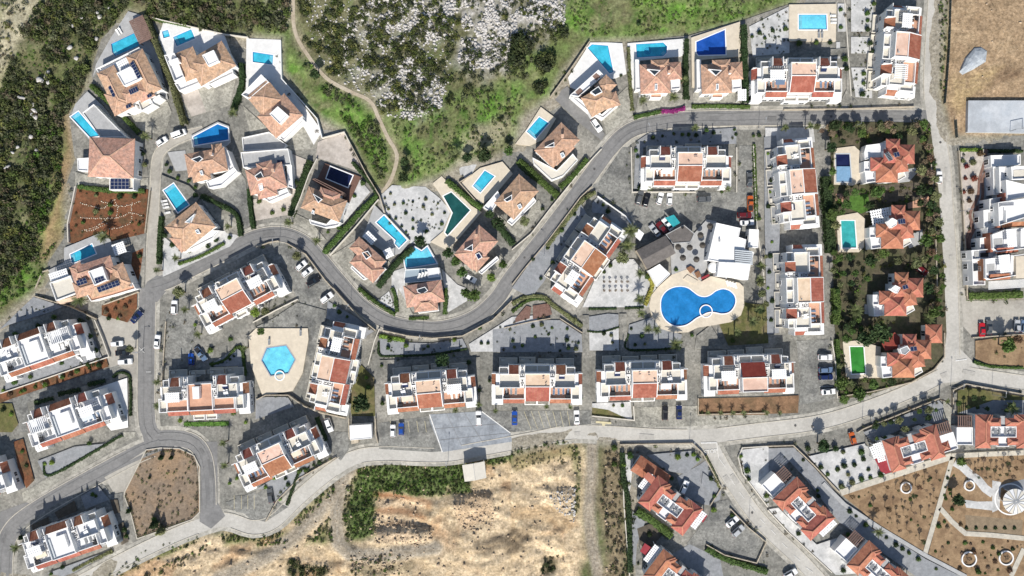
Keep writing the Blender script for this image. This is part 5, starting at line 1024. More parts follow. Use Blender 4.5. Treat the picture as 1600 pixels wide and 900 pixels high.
b, P = butterfly('orange butterfly-roofed villa beside the teal pool on the right', 8.5, 103.5); b.panels(*P(1394,239, 1405,238, 1406,246), 3, 1, 6.7); b.skylight(P(1377,243, 1385,237, 1393,241, 1392,248, 1384,253), 6.4, 'white_wall'); b.lattice(*P(1350,226, 1380,220, 1382,245), 3.0, sp=.8, sw=.42)
b, P = butterfly('orange butterfly-roofed villa amid palms, third in the right gardens', 13.5, 208.5); b.panels(*P(1396,238, 1404,236, 1406,242), 2, 1, 6.7); b.skylight(P(1377,243, 1385,237, 1393,241, 1388,250), 6.4, 'white_wall')
b, P = butterfly('orange butterfly-roofed villa beside the bright green pool', 26, 305); b.panels(*P(1396,237, 1406,236, 1407,243), 2, 1, 6.7); b.skylight(P(1379,240, 1391,235, 1396,242, 1388,249, 1382,248), 6.4, 'grey_metal'); b.block(P(1352,232, 1372,214, 1380,222, 1380,240, 1358,243), 2.9, 3.1, 'dark_red', 'awning')
b = Bld('garage', 'orange pyramid-roofed garage at the road corner on the right', 'garage', (1459, 521), 3, None, 'orange_tile', 'orange_ridge'); b.hip((1446, 507), (1472, 507), (1472, 536), z=3.2, pitch=26)
# grounds and pools of the right gardens
sheet('garden_ground', PX(1296,190, 1452,192, 1466,300, 1474,420, 1478,520, 1474,560, 1440,590, 1360,615, 1312,625, 1303,500, 1300,360), 'garden_earth')
def plain_pool(label, px, colour, deckpx, dm='deck_cream', cop='white_paint'): deck(deckpx, dm, .65, [px]); return pool(label, px, colour, .65, cop)
pr = plain_pool('half-covered blue pool at the top of the right gardens', PX(1306,241, 1327,241, 1330,284, 1307,284), 'navy', PX(1303,232, 1335,228, 1348,240, 1345,285, 1332,290, 1303,288), 'deck_cream', 'blind')  # navy basin: shadow over the uncovered half put into its colour
cv = [W(*q_, .7)[:2] for q_ in PX(1307,260, 1328,260, 1329.5,283.5, 1307.5,283.5)]; MB().prism([(x - pr.location.x, y - pr.location.y) for x, y in cv], .64, .7).build('cover', 'blind_blue', pr)
plain_pool('teal green pool beside the second orange villa', PX(1314,345, 1335,345, 1338,387, 1316,387), 'teal', PX(1307,338, 1340,332, 1352,342, 1350,386, 1342,394, 1310,394))
plain_pool('bright green pool in the lower right garden', PX(1328,542, 1349,542, 1352,583, 1331,584), 'green', PX(1317,534, 1340,532, 1376,542, 1376,590, 1322,592))
sheet('lawn', PX(1327,306, 1356,303, 1358,328, 1345,334, 1326,326), 'lawn'); sheet('terrace', PX(1417,318, 1450,306, 1452,322, 1418,326), 'salmon_tile'); sheet('terrace', PX(1305,303,1318,303,1318,316,1305,314), 'salmon_tile'); sheet('yard', PX(1374,290,1436,285,1440,310,1376,318), 'dark_earth')
sheet('terrace', PX(1402,268, 1430,262, 1432,270, 1420,284, 1402,286), 'deck_grey'); sheet('terrace', PX(1412,372, 1440,358, 1442,380, 1420,388), 'deck_grey'); sheet('terrace', PX(1350,475, 1370,478, 1372,495, 1350,490), 'deck_grey')
# ---------------------------------------------------------------- stepped white terrace building at the right edge
b = Bld('stepped_terrace_building', 'stepped white building with red tiled strips at the right edge', 'building', (1570, 345), 5)
E = lambda *a: [(1490 + a[i] / 3.673, 225 + a[i + 1] / 3.673) for i in range(0, len(a), 2)]
for px_, z_, ph in ((E(212, 65, 385, 60, 385, 120, 215, 130), 3, .5), (E(330, 130, 420, 125, 420, 200, 335, 205), 6.5, .8), (E(260, 130, 330, 130, 330, 275, 265, 280), 4.5, .8), (E(225, 130, 262, 130, 265, 290, 230, 290), 3, .8), (E(300, 205, 420, 235, 420, 300, 305, 325), 6, .8), (E(205, 315, 300, 300, 300, 360, 205, 380), 4.2, .8),
                    (E(255, 335, 420, 310, 420, 420, 260, 470), 6.6, .9), (E(170, 380, 252, 368, 252, 470, 172, 480), 3.8, .8), (E(190, 480, 290, 470, 292, 520, 195, 540), 4.4, .8), (E(220, 520, 300, 490, 420, 480, 420, 600, 250, 620, 225, 600), 6.3, .9), (E(150, 540, 215, 530, 220, 600, 150, 610), 3.6, .8), (E(100, 610, 245, 600, 248, 655, 105, 665), 4.2, .8), (E(180, 660, 420, 630, 420, 745, 210, 780, 182, 770), 6.3, .9), (E(105, 665, 178, 665, 180, 810, 110, 810), 3.8, .8)):
    b.flat(px_, z_, ph, 'terrace_white', wins=True)
for x0, y0, x1, y1 in ((290, 450, 420, 480), (248, 598, 345, 628), (210, 748, 332, 782)):
    p = b.rel(E(x0, y0, x1, y0 - 6, x1, y1 - 6, x0, y1), 7.2); MB().add([(*p[0], 7.4), (*p[1], 7.4), (*p[2], 6.5), (*p[3], 6.5), (*p[0], 6.3), (*p[1], 6.3), (*p[2], 6.3), (*p[3], 6.3)], [(0, 3, 2, 1), (0, 1, 5, 4), (1, 2, 6, 5), (2, 3, 7, 6), (3, 0, 4, 7)]).build('tiled_strip', 'red_tile', b.root)
for px_ in (E(345, 560, 372, 555, 372, 620, 345, 625), E(300, 715, 330, 710, 330, 760, 300, 765), E(168, 660, 182, 660, 185, 785, 172, 785), E(208, 510, 224, 508, 226, 620, 212, 622), E(248, 362, 266, 360, 268, 480, 252, 480), E(293, 280, 308, 278, 310, 330, 296, 330)): b.block(px_, 3, 6.4, 'red_tile', 'tiled_strip')
b.lattice(*E(300, 490, 355, 485, 360, 590), 8.6); b.lattice(*E(255, 640, 320, 632, 325, 735), 8.6); b.block(E(358, 645, 420, 640, 420, 770, 358, 770), 6.4, 7.4, 'deck_cream', 'deck_panel')
for k, (x, y, w_, h_, z0_, z1_, mm) in enumerate(((290, 215, 22, 28, 5, 5.6, 'cushion_blue'), (345, 150, 60, 40, 6.6, 6.7, 'terrace_cream'), (235, 340, 25, 20, 4.4, 4.7, 'black'), (270, 355, 90, 6, 6.6, 7.8, 'white_wall'), (300, 380, 6, 70, 6.6, 8.0, 'white_wall'), (200, 395, 35, 60, 3.9, 4.0, 'deck_grey'), (230, 545, 50, 45, 6.4, 6.5, 'deck_grey'), (385, 500, 25, 90, 6.4, 8.2, 'white_wall'), (160, 625, 40, 25, 4.3, 4.9, 'black'), (120, 620, 25, 30, 4.3, 4.6, 'deck_grey'), (190, 690, 45, 50, 6.4, 6.5, 'deck_grey'), (330, 640, 8, 110, 6.4, 8.0, 'white_wall'), (115, 690, 25, 40, 3.9, 4.3, 'glass_dark'), (150, 690, 25, 40, 3.9, 4.3, 'glass_dark'), (240, 150, 14, 40, 3.1, 3.4, 'glass_dark'), (240, 205, 14, 40, 3.1, 3.4, 'glass_dark'), (240, 255, 14, 30, 3.1, 3.4, 'glass_dark'), (270, 480, 30, 20, 4.5, 5.0, 'brown_stone'))):
    b.block(E(x, y, x + w_, y - 3, x + w_, y + h_ - 3, x, y + h_), z0_, z1_, mm, 'roof_fitting')
for k in range(8): y = 790 + k * 6; b.block(E(200, y, 420, y - 14, 420, y - 11, 200, y + 3), 2.9, 3.0, 'white_paint', 'shade_slat')
sheet('garden_bed', E(35, 40, 175, 30, 165, 140, 140, 250, 100, 380, 75, 520, 60, 600, 50, 400), 'gravel_pink'); sheet('garden_bed', E(160, 170, 225, 130, 225, 300, 170, 380, 150, 380, 100, 600, 90, 600, 120, 420), 'gravel_grey')
for k, (lab, pts) in enumerate((('outer brown stone edging winding through the right-edge gravel garden', E(186, 28, 182, 90, 150, 200, 140, 300, 95, 400, 105, 460, 75, 540, 70, 600)), ('inner brown stone edging winding through the right-edge gravel garden', E(195, 150, 168, 200, 165, 310, 125, 400, 128, 460, 95, 540, 92, 600)))):
    wall(lab, [(p.x, p.y) for p in dens(pts, 4)], .4, .9, 'brown_stone')
# ---------------------------------------------------------------- plants
def cloud(lobes, n_, size, seed, squash=1.0, fill=.35):
    "leaf-sized quads spread through and over a set of lobes"
    r = np.random.default_rng(seed); L_ = np.array(lobes, float); w_ = L_[:, 3] ** 2; k = r.choice(len(L_), n_, p=w_ / w_.sum())
    d = r.normal(size=(n_, 3)); d /= np.linalg.norm(d, axis=1)[:, None]; d[:, 2] = np.where((d[:, 2] < -.25), -d[:, 2], d[:, 2])
    rad = L_[k, 3] * (1 - fill * r.random(n_) ** 2) * (1 + .12 * r.normal(size=n_)); c = L_[k, :3] + d * rad[:, None] * np.array([1, 1, squash])
    nrm = d + r.normal(size=(n_, 3)) * .55; nrm /= np.linalg.norm(nrm, axis=1)[:, None]
    u = np.cross(nrm, r.normal(size=(n_, 3))); u /= np.linalg.norm(u, axis=1)[:, None]; v = np.cross(nrm, u); s_ = size * (.6 + .8 * r.random(n_))[:, None]
    V_ = np.stack([c - u * s_ - v * s_ * .6, c + u * s_ - v * s_ * .6, c + u * s_ * .7 + v * s_ * .8, c - u * s_ * .7 + v * s_ * .8], 1).reshape(-1, 3)
    return V_, np.arange(n_ * 4).reshape(-1, 4)
def core_of(lobes, f=.72, squash=1.0, nseg=8):
    vs, fs = [], []
    for x, y, z, r in lobes:
        o = len(vs)
        for i in range(5):
            t = math.pi * i / 4
            for j in range(nseg): a = 2 * math.pi * j / nseg; vs.append((x + f * r * math.sin(t) * math.cos(a), y + f * r * math.sin(t) * math.sin(a), z + f * r * squash * math.cos(t)))
        for i in range(4):
            for j in range(nseg): fs.append((o + i * nseg + j, o + (i + 1) * nseg + j, o + (i + 1) * nseg + (j + 1) % nseg, o + i * nseg + (j + 1) % nseg))
    return np.array(vs), np.array(fs)
def plant_mesh(name, lobes, n_, size, seed, m, squash=1.0, core=.72):
    V_, F_ = cloud(lobes, n_, size, seed, squash)
    if core: cv, cf = core_of(lobes, core, squash); F_ = np.concatenate([F_, cf + len(V_)]); V_ = np.concatenate([V_, cv])
    return npmesh(name, V_, F_, m)
def lobes_tree(seed, n_=7, spread=.55, r0=.5):
    r = random.Random(seed); L_ = [(0, 0, 0, .62)]
    for i in range(n_): a = 2 * math.pi * (i + r.random() * .7) / n_; q = spread * r.uniform(.75, 1.1); L_.append((q * math.cos(a), q * math.sin(a), r.uniform(-.25, .25), r0 * r.uniform(.7, 1.05)))
    return L_
NV = 4
def crown(kind, m, k):
    k %= NV
    if kind == 'ball': return shared(('ball', m, k), lambda: plant_mesh('foliage', [(0, 0, .72, 1.0)] + [(.45 * math.cos(a + k), .45 * math.sin(a + k), .8, .62) for a in (0, 2.1, 4.2)], 230, .13, 40 + k, m, .85))
    if kind == 'tree': return shared(('tree', m, k), lambda: plant_mesh('crown', lobes_tree(k + 3), 420, .115, 50 + k, m, .75, .6))
    if kind == 'loose': return shared(('loose', m, k), lambda: plant_mesh('crown', lobes_tree(k + 20, 9, .72, .3), 300, .09, 60 + k, m, .8, 0))
    if kind == 'cyp': return shared(('cyp', m, k), lambda: plant_mesh('crown', [(0, 0, .5 + i * .55, 1.0 - i * .1) for i in range(9)], 380, .17, 70 + k, m, 1, .75))
def trunk_mesh(k):
    b = MB(); r = random.Random(k)
    b.cyl(0, 0, 0, .62, .1, .065, 7)
    for i in range(5): a = i * 1.26 + r.random(); x, y = .42 * math.cos(a), .42 * math.sin(a); b.bar((0, 0, .5), (x, y, .62 + r.uniform(.15, .35)), .055, .055)
    return b.mesh('trunk', 'trunk')
def frond_mesh():
    b = MB(); prev = None; N = 9
    for i in range(N + 1):
        t = i / N; x = t * .98; z = .42 * t - .62 * t * t; p = Vector((x, 0, z))
        if prev is not None:
            b.bar(tuple(prev), tuple(p), .03 * (1.1 - t), .02); L_ = .2 * math.sin(math.pi * min(1, t * .86 + .14)) + .03
            for s_ in (-1, 1):
                for q in (0, .5):
                    o = prev.lerp(p, q); e = o + Vector((.09 + .05 * t, s_ * L_, -.05 - .06 * t)); b.add([o + Vector((-.02, 0, 0)), o + Vector((.028, 0, 0)), e + Vector((.012, 0, 0)), e + Vector((-.012, 0, 0))], [(0, 1, 2, 3)])
        prev = p
    return b.mesh('frond', 'palm_leaf')
def palm(x, y, r, label, group=None, h=None, n_=15, m=None):
    rnd = random.Random(int(x * 7 + y * 13)); R_ = r * S * 1.12; h = h if h is not None else rnd.uniform(2.6, 4.2); p = W(x, y, h)
    o = thing('palm_tree' if h > .8 else 'agave', label, 'palm tree' if h > .8 else 'plant', (p.x, p.y, 0), rnd.uniform(0, 6), group)
    if h > .8: link('trunk', shared('palm_trunk', lambda: MB().cyl(0, 0, 0, .5, .11, .085, 9).cyl(0, 0, .5, 1, .085, .1, 9).mesh('trunk', 'palm_trunk')), o, (0, 0, 0), 0, (2, 2, h))
    fm = shared('frond', frond_mesh)
    for i in range(n_):
        f = link('frond', fm, o, (0, 0, max(h, .25)), 0, R_ * rnd.uniform(.8, 1.08)); f.rotation_euler = (rnd.uniform(-.2, .2), rnd.uniform(-.75, .22) if i % 3 else rnd.uniform(-1.0, -.5), i * 2 * math.pi / n_ + rnd.uniform(-.15, .15))
HUE = {'leaf_dark': 'dark green', 'leaf_mid': 'green', 'leaf_olive': 'olive', 'leaf_lime': 'bright green', 'leaf_yellow': 'yellowish', 'leaf_dry': 'greyish dry', 'leaf_brown': 'brown', 'leaf_red': 'reddish'}
def describe(r, m, label):
    if 'bush at the corner' in label or 'lime bush' in label: return label
    for w_ in ('round dark ', 'dark round ', 'dark ', 'round ', 'small bare or ', 'tiny bare ', 'bare brownish ', 'bare ', 'leafy ', 'bushy ', 'small ', 'clipped '):
        if label.startswith(w_): label = label[len(w_):]
    return ('big ' if r > 5 else 'small ' if r < 3.4 else 'middling ') + HUE.get(m, '') + ' ' + label
def shrub(x, y, r, label, group=None, m='leaf_mid', h=1.0, name='shrub', z=0.02):
    r_ = r * S; p = W(x, y, r_ * .8); k = int(x * 3 + y * 7); label = describe(r, m, label)
    return tag(link(name, crown('ball', m, k), None, (p.x, p.y, z), k % 6, (r_ * .82, r_ * .82, r_ * h * .9)), label, 'shrub', group)
def tree(x, y, r, label, group=None, m='leaf_mid', kind='tree', h=None, name='tree', z=0.0):
    r_ = r * S; k = int(x * 3 + y * 7); rnd = random.Random(k)
    if group: label = describe(r * .7, m, label)
    if kind == 'cyp':
        h = h or 6; o = thing('cypress_tree', label, 'tree', tuple(W(x, y, h * .6)[:2]) + (z,), 0, group); link('trunk', shared('cyp_trunk', lambda: MB().cyl(0, 0, 0, 1.2, .12, .08, 7).mesh('trunk', 'trunk')), o); link('crown', crown('cyp', m, k), o, (0, 0, .4), k % 6, (r_ * .85, r_ * .85, h / 5.6)); return o
    h = h or 1.6 + r_ * 1.1; p = W(x, y, h + z); o = thing(name, label, 'tree', (p.x, p.y, z), k % 6, group)
    link('trunk', shared(('trunk', k % 3), lambda: trunk_mesh(k % 3)), o, (0, 0, 0), 0, (r_, r_, h * 1.25)); link('crown', crown(kind, m, k), o, (0, 0, h), 0, (r_ * .9, r_ * .9, r_ * .8)); return o
STUFF = []     # ground cover too small to pick apart
def scatter(px, n_, r0, r1, mats, label, group, mind=1.0, kind='shrub', avoid=(), seed=0, zf=None, h=1.0):
    rnd = random.Random(seed + int(px[0][0] * 31 + px[0][1])); xs = [p[0] for p in px]; ys = [p[1] for p in px]; put = []; tries = 0
    while len(put) < n_ and tries < n_ * 60:
        tries += 1; x, y = rnd.uniform(min(xs), max(xs)), rnd.uniform(min(ys), max(ys)); r = r0 + (r1 - r0) * rnd.random() ** 1.6
        if not inpoly(x, y, px) or any(inpoly(x, y, a) for a in avoid) or any((x - a) ** 2 + (y - b_) ** 2 < (mind * (r + c) * .8) ** 2 for a, b_, c in put): continue
        put.append((x, y, r)); m = rnd.choice(mats); z = zf(*W(x, y)[:2]) if zf else .02
        if kind == 'stuff': STUFF.append((*W(x, y)[:2], .02, r * S, m))
        elif kind == 'shrub': shrub(x, y, r, label, group, m, h * rnd.uniform(.8, 1.2), z=z)
        elif kind == 'palm': palm(x, y, r, label, group)
        else: tree(x, y, r, label, group, m, kind, z=max(z, 0))
    return put
def hedge(label, px, wd, ht, m='leaf_mid', dens_=22):
    P = dens([W(*q, ht)[:2] for q in px], .8); c = P[0].copy(); P = [p - c for p in P]; r = np.random.default_rng(len(px) * 100 + int(abs(c.x) * 10))
    L_ = sum((b_ - a).length for a, b_ in zip(P, P[1:])); n_ = int(L_ * (wd + 2 * ht) * dens_ / 2.2)
    A = np.array([(p.x, p.y) for p in P]); seg = r.integers(0, len(A) - 1, n_); t = r.random(n_)[:, None]; base = A[seg] * (1 - t) + A[seg + 1] * t
    d = A[seg + 1] - A[seg]; d /= np.linalg.norm(d, axis=1)[:, None] + 1e-9; nn = np.stack([-d[:, 1], d[:, 0]], 1)
    a = r.uniform(-.25, math.pi + .25, n_); lump = 1 + .16 * np.sin(base[:, 0] * 1.7 + base[:, 1] * 1.3) + .1 * r.normal(size=n_)
    off = np.cos(a) * wd / 2 * lump; z = ht * (.35 + .65 * np.abs(np.sin(a))) * (.9 + .1 * lump) * np.where(np.abs(np.cos(a)) > .8, r.random(n_) * .8 + .2, 1)
    C_ = np.concatenate([base + nn * off[:, None], z[:, None]], 1); nr = np.concatenate([nn * np.cos(a)[:, None], np.abs(np.sin(a))[:, None]], 1) + r.normal(size=(n_, 3)) * .45; nr /= np.linalg.norm(nr, axis=1)[:, None]
    u = np.cross(nr, r.normal(size=(n_, 3))); u /= np.linalg.norm(u, axis=1)[:, None]; v = np.cross(nr, u); s_ = (.1 + .12 * r.random(n_))[:, None]
    V_ = np.stack([C_ - u * s_ - v * s_ * .6, C_ + u * s_ - v * s_ * .6, C_ + u * s_ * .7 + v * s_, C_ - u * s_ * .7 + v * s_], 1).reshape(-1, 3); F_ = np.arange(n_ * 4).reshape(-1, 4)
    o = thing('hedge', label, 'hedge', (c.x, c.y, 0)); link('foliage', npmesh('foliage', V_, F_, m), o)
    b = MB(); k = wd * .36
    for i, p in enumerate(P):
        dd = (P[min(i + 1, len(P) - 1)] - P[max(i - 1, 0)]).normalized(); q = Vector((-dd.y, dd.x)) * k
        b.v += [(p.x + q.x, p.y + q.y, 0), (p.x + q.x, p.y + q.y, ht * .82), (p.x - q.x, p.y - q.y, ht * .82), (p.x - q.x, p.y - q.y, 0)]
        if i: o_ = 4 * i; b.f += [(o_ - 4 + j, o_ - 3 + j, o_ + 1 + j, o_ + j) for j in range(3)]; b.m += [0] * 3
    b.build('stems', m, o)
# --- hedges, walls
HG = [(0, 0, (900, 95, 930, 180, 990, 330, 1060, 510, 1140, 775), 2.0, 2.6, 'leaf_olive', 'tall dense hedge dividing the two top left villas'),
      (0, 0, (560, 530, 700, 660, 860, 830), 1.7, 1.6, 'leaf_mid', 'green hedge between the top left villa and the pyramid-roofed villa'), (0, 0, (1500, 390, 1505, 520, 1450, 680), 2.0, 1.8, 'leaf_dark', 'dark hedge on the right side of the second top left plot'),
      (0, 0, (905, 95, 990, 120, 1190, 165), 1.2, 1.2, 'leaf_mid', 'low hedge along the top edge of the second top left plot'), (0, 0, (1310, 520, 1450, 470), 1.3, .9, 'leaf_lime', 'short bright hedge in front of the villa with white roof box'),
      (0, 1, (1250, 320, 1350, 370, 1470, 440, 1500, 575), 1.6, 1.6, 'leaf_dark', 'curving dark hedge beside the cobbled drive left of centre'), (0, 1, (1550, 280, 1560, 400, 1578, 530), 1.5, 1.5, 'leaf_dark', 'straight dark hedge on the right of the cobbled drive'),
      (0, 1, (1000, 450, 990, 600, 985, 750), 1.6, 1.6, 'leaf_dark', 'dark hedge along the narrow lane in front of the corner villa'), (0, 1, (1110, 750, 1250, 700, 1400, 620), 1.0, 1.0, 'leaf_mid', 'roadside hedge in front of the corner villa'),
      (0, 1, (480, 265, 700, 290, 900, 290), 1.6, 1.4, 'leaf_mid', 'shaggy hedge at the top of the red earth garden'),
      (1, 1, (330, 100, 280, 250, 235, 370, 210, 450), 2.2, 1.8, 'leaf_dark', 'broad dark hedge left of the navy pool villa'), (1, 1, (600, 110, 720, 250, 755, 320), 1.2, 1.4, 'leaf_dark', 'hedge above the navy pool villa along the gravel plot'),
      (1, 1, (752, 320, 640, 430, 540, 545, 420, 680), 1.7, 1.6, 'leaf_mid', 'long straight hedge right of the navy pool villa'), (1, 1, (980, 650, 900, 720, 830, 800, 760, 895), 2.0, 1.7, 'leaf_dark', 'dark hedge right of the villa with two lattice pergolas'),
      (1, 1, (1190, 225, 1300, 320, 1410, 400), 1.9, 1.7, 'leaf_mid', 'hedge right of the emerald pool'), (1, 1, (1480, 470, 1540, 540, 1610, 630), 2.0, 1.7, 'leaf_dark', 'hedge between the emerald pool villa and the motif pool villa'),
      (1, 2, (640, 0, 740, 85, 870, 165), 1.3, 1.1, 'leaf_mid', 'clipped hedge along the left garden inside the road bend'), (1, 2, (850, 0, 870, 60, 880, 150), 1.3, 1.1, 'leaf_mid', 'clipped hedge left of the bend villa drive'), (1, 2, (1185, 0, 1185, 80, 1180, 165), 1.4, 1.2, 'leaf_mid', 'clipped hedge right of the bend villa'),
      (1, 2, (955, 190, 1080, 185), 1.1, .9, 'leaf_mid', 'short hedge below the bend villa by the road'), (1, 2, (770, 300, 930, 330), 1.4, .9, 'leaf_lime', 'pale hedge at the top of the gravel garden below the road bend'), (1, 2, (765, 340, 775, 420, 900, 425, 1100, 415, 1320, 380), .8, .6, 'leaf_dark', 'thin dark hedge edging the lower gravel garden'),
      (2, 1, (40, 100, 150, 200, 290, 320), 2.3, 1.9, 'leaf_mid', 'hedge between two villas left of the climbing road'), (2, 1, (300, 270, 390, 190, 470, 90), 1.8, 1.5, 'leaf_mid', 'roadside hedge below the villa at the top of the climbing road'), (2, 1, (520, 300, 440, 350, 330, 490, 220, 640), 1.5, 1.1, 'leaf_olive', 'roadside hedge on the right of the climbing road'),
      (2, 0, (1095, 240, 1090, 400, 1095, 620), 1.8, 1.8, 'leaf_dark', 'hedge between the round motif pool and the deep blue pool'), (2, 0, (1455, 150, 1460, 400, 1465, 640), 2.2, 2.2, 'leaf_dark', 'tall dark hedge right of the deep blue pool'), (2, 0, (760, 730, 900, 700, 940, 690), 1.3, 1.1, 'leaf_mid', 'roadside hedge beside the pink bougainvillea'),
      (2, 0, (930, 690, 1010, 690, 1085, 672), 1.3, 1.2, 'leaf_pink', 'magenta bougainvillea hedge on the top road'), (2, 0, (1125, 662, 1300, 660, 1490, 665), 1.2, 1.0, 'leaf_mid', 'roadside hedge below the deep blue pool villa'), (2, 0, (730, 290, 740, 500, 755, 690), 1.1, 1.2, 'leaf_olive', 'thin hedge between the wedge pool plot and the motif pool plot'),
      (2, 2, (0, 100, 80, 60, 190, 55, 260, 110, 440, 240), 1.4, .8, 'leaf_olive', 'winding olive hedge above the small brown earth bed'), (2, 2, (0, 150, 110, 75, 230, 70), 1.0, .7, 'leaf_mid', 'lower winding hedge beside the brown earth bed'), (2, 2, (480, 130, 655, 128), .9, .7, 'leaf_dark', 'clipped hedge left part below the palm court'), (2, 2, (705, 125, 825, 120), .9, .7, 'leaf_dark', 'clipped hedge right part below the palm court'),
      (2, 2, (470, 270, 560, 275, 670, 245), .7, .6, 'leaf_dark', 'low dark hedge in the garden left of the stepped path'), (2, 2, (730, 285, 730, 385, 1060, 375), .7, .6, 'leaf_dark', 'low dark hedge around the blue-grey garden below the bean-shaped pool'),
      (2, 1, (845, 810, 880, 880, 850, 960, 835, 1010), 1.6, 1.2, 'leaf_yellow', 'yellowish hedge on the left rim of the bean-shaped pool deck'),
      (3, 1, (375, 200, 385, 400, 400, 600, 405, 680), 3.4, 2.6, 'leaf_dark', 'tall dark hedge right of the upper lengthwise blocks'), (3, 2, (430, 0, 440, 120, 430, 230), 2.6, 2.2, 'leaf_mid', 'green hedge right of the lower lengthwise block'), (3, 2, (440, 320, 445, 500, 450, 640), 1.6, 1.6, 'leaf_mid', 'hedge left of the bright green pool'),
      (3, 2, (1260, 50, 1400, 50, 1600, 40), 2.6, 1.5, 'leaf_mid', 'hedge below the stepped white building'), (3, 2, (1290, 460, 1400, 490, 1600, 500), 1.0, .9, 'leaf_mid', 'hedge around the brown corner bed on the right'), (3, 1, (1390, 40, 1600, 42), 1.0, 1.2, 'leaf_dark', 'dark hedge along the top of the stepped white building'), (3, 1, (1205, 35, 1345, 35), 1.2, .9, 'leaf_lime', 'bright hedge at the top of the winding gravel garden'),
      (0, 2, (700, 560, 740, 530, 800, 545, 812, 640, 810, 800), .8, .8, 'leaf_dark', 'thin dark hedge around the middle white block'), (0, 2, (210, 720, 330, 690), 1.3, .7, 'leaf_dark', 'first dark planting strip above the middle white block'), (0, 2, (360, 665, 500, 635), 1.4, .7, 'leaf_dark', 'second dark planting strip above the middle white block'), (0, 2, (545, 605, 655, 580), 1.4, .7, 'leaf_dark', 'third dark planting strip above the middle white block'),
      (0, 2, (1310, 480, 1400, 450, 1480, 370, 1510, 390, 1530, 550), 1.0, .8, 'leaf_mid', 'curved hedge around the dark kidney beds above the open-terraced block'), (0, 2, (1150, 852, 1430, 848), 1.6, .3, 'lawn', 'bright green lawn strip below the open-terraced block'),
      (0, 3, (270, 190, 285, 270, 400, 230, 760, 20), .9, .8, 'leaf_dark', 'dark roadside hedge below the middle white block'), (0, 3, (450, 870, 560, 810, 700, 745), 1.2, .8, 'leaf_olive', 'hedge below the bottom left white block'), (1, 3, (190, 460, 270, 250, 330, 235), 1.0, .9, 'leaf_dark', 'dark hedge at the lower road beside the slanted block'),
      (1, 2, (375, 810, 400, 880, 430, 960), 1.4, 1.4, 'leaf_dark', 'dark hedge right of the slanted block by the lower road'), (2, 3, (690, 130, 700, 300, 730, 480, 740, 880), 1.9, 1.6, 'leaf_dark', 'hedge along the wall left of the lower centre twin houses'),
      (2, 3, (780, 500, 880, 560, 1000, 660), 2.6, 1.8, 'leaf_mid', 'bushy hedge between the two lower centre twin houses'), (2, 3, (1210, 150, 1270, 270, 1300, 350), 1.0, .9, 'leaf_olive', 'roadside hedge right of the lower centre twin house'), (2, 3, (1220, 730, 1320, 790, 1500, 850, 1600, 880), 2.0, 1.2, 'leaf_mid', 'hedge at the bottom right of the cobbled court, lower centre'),
      (0, 0, (240, 0, 0, 0), 0, 0, '', '')]
for c, r, a, wd, ht, m, lab in HG:
    if lab: tile(c, r); hedge(lab, T(*a), wd, ht, m)
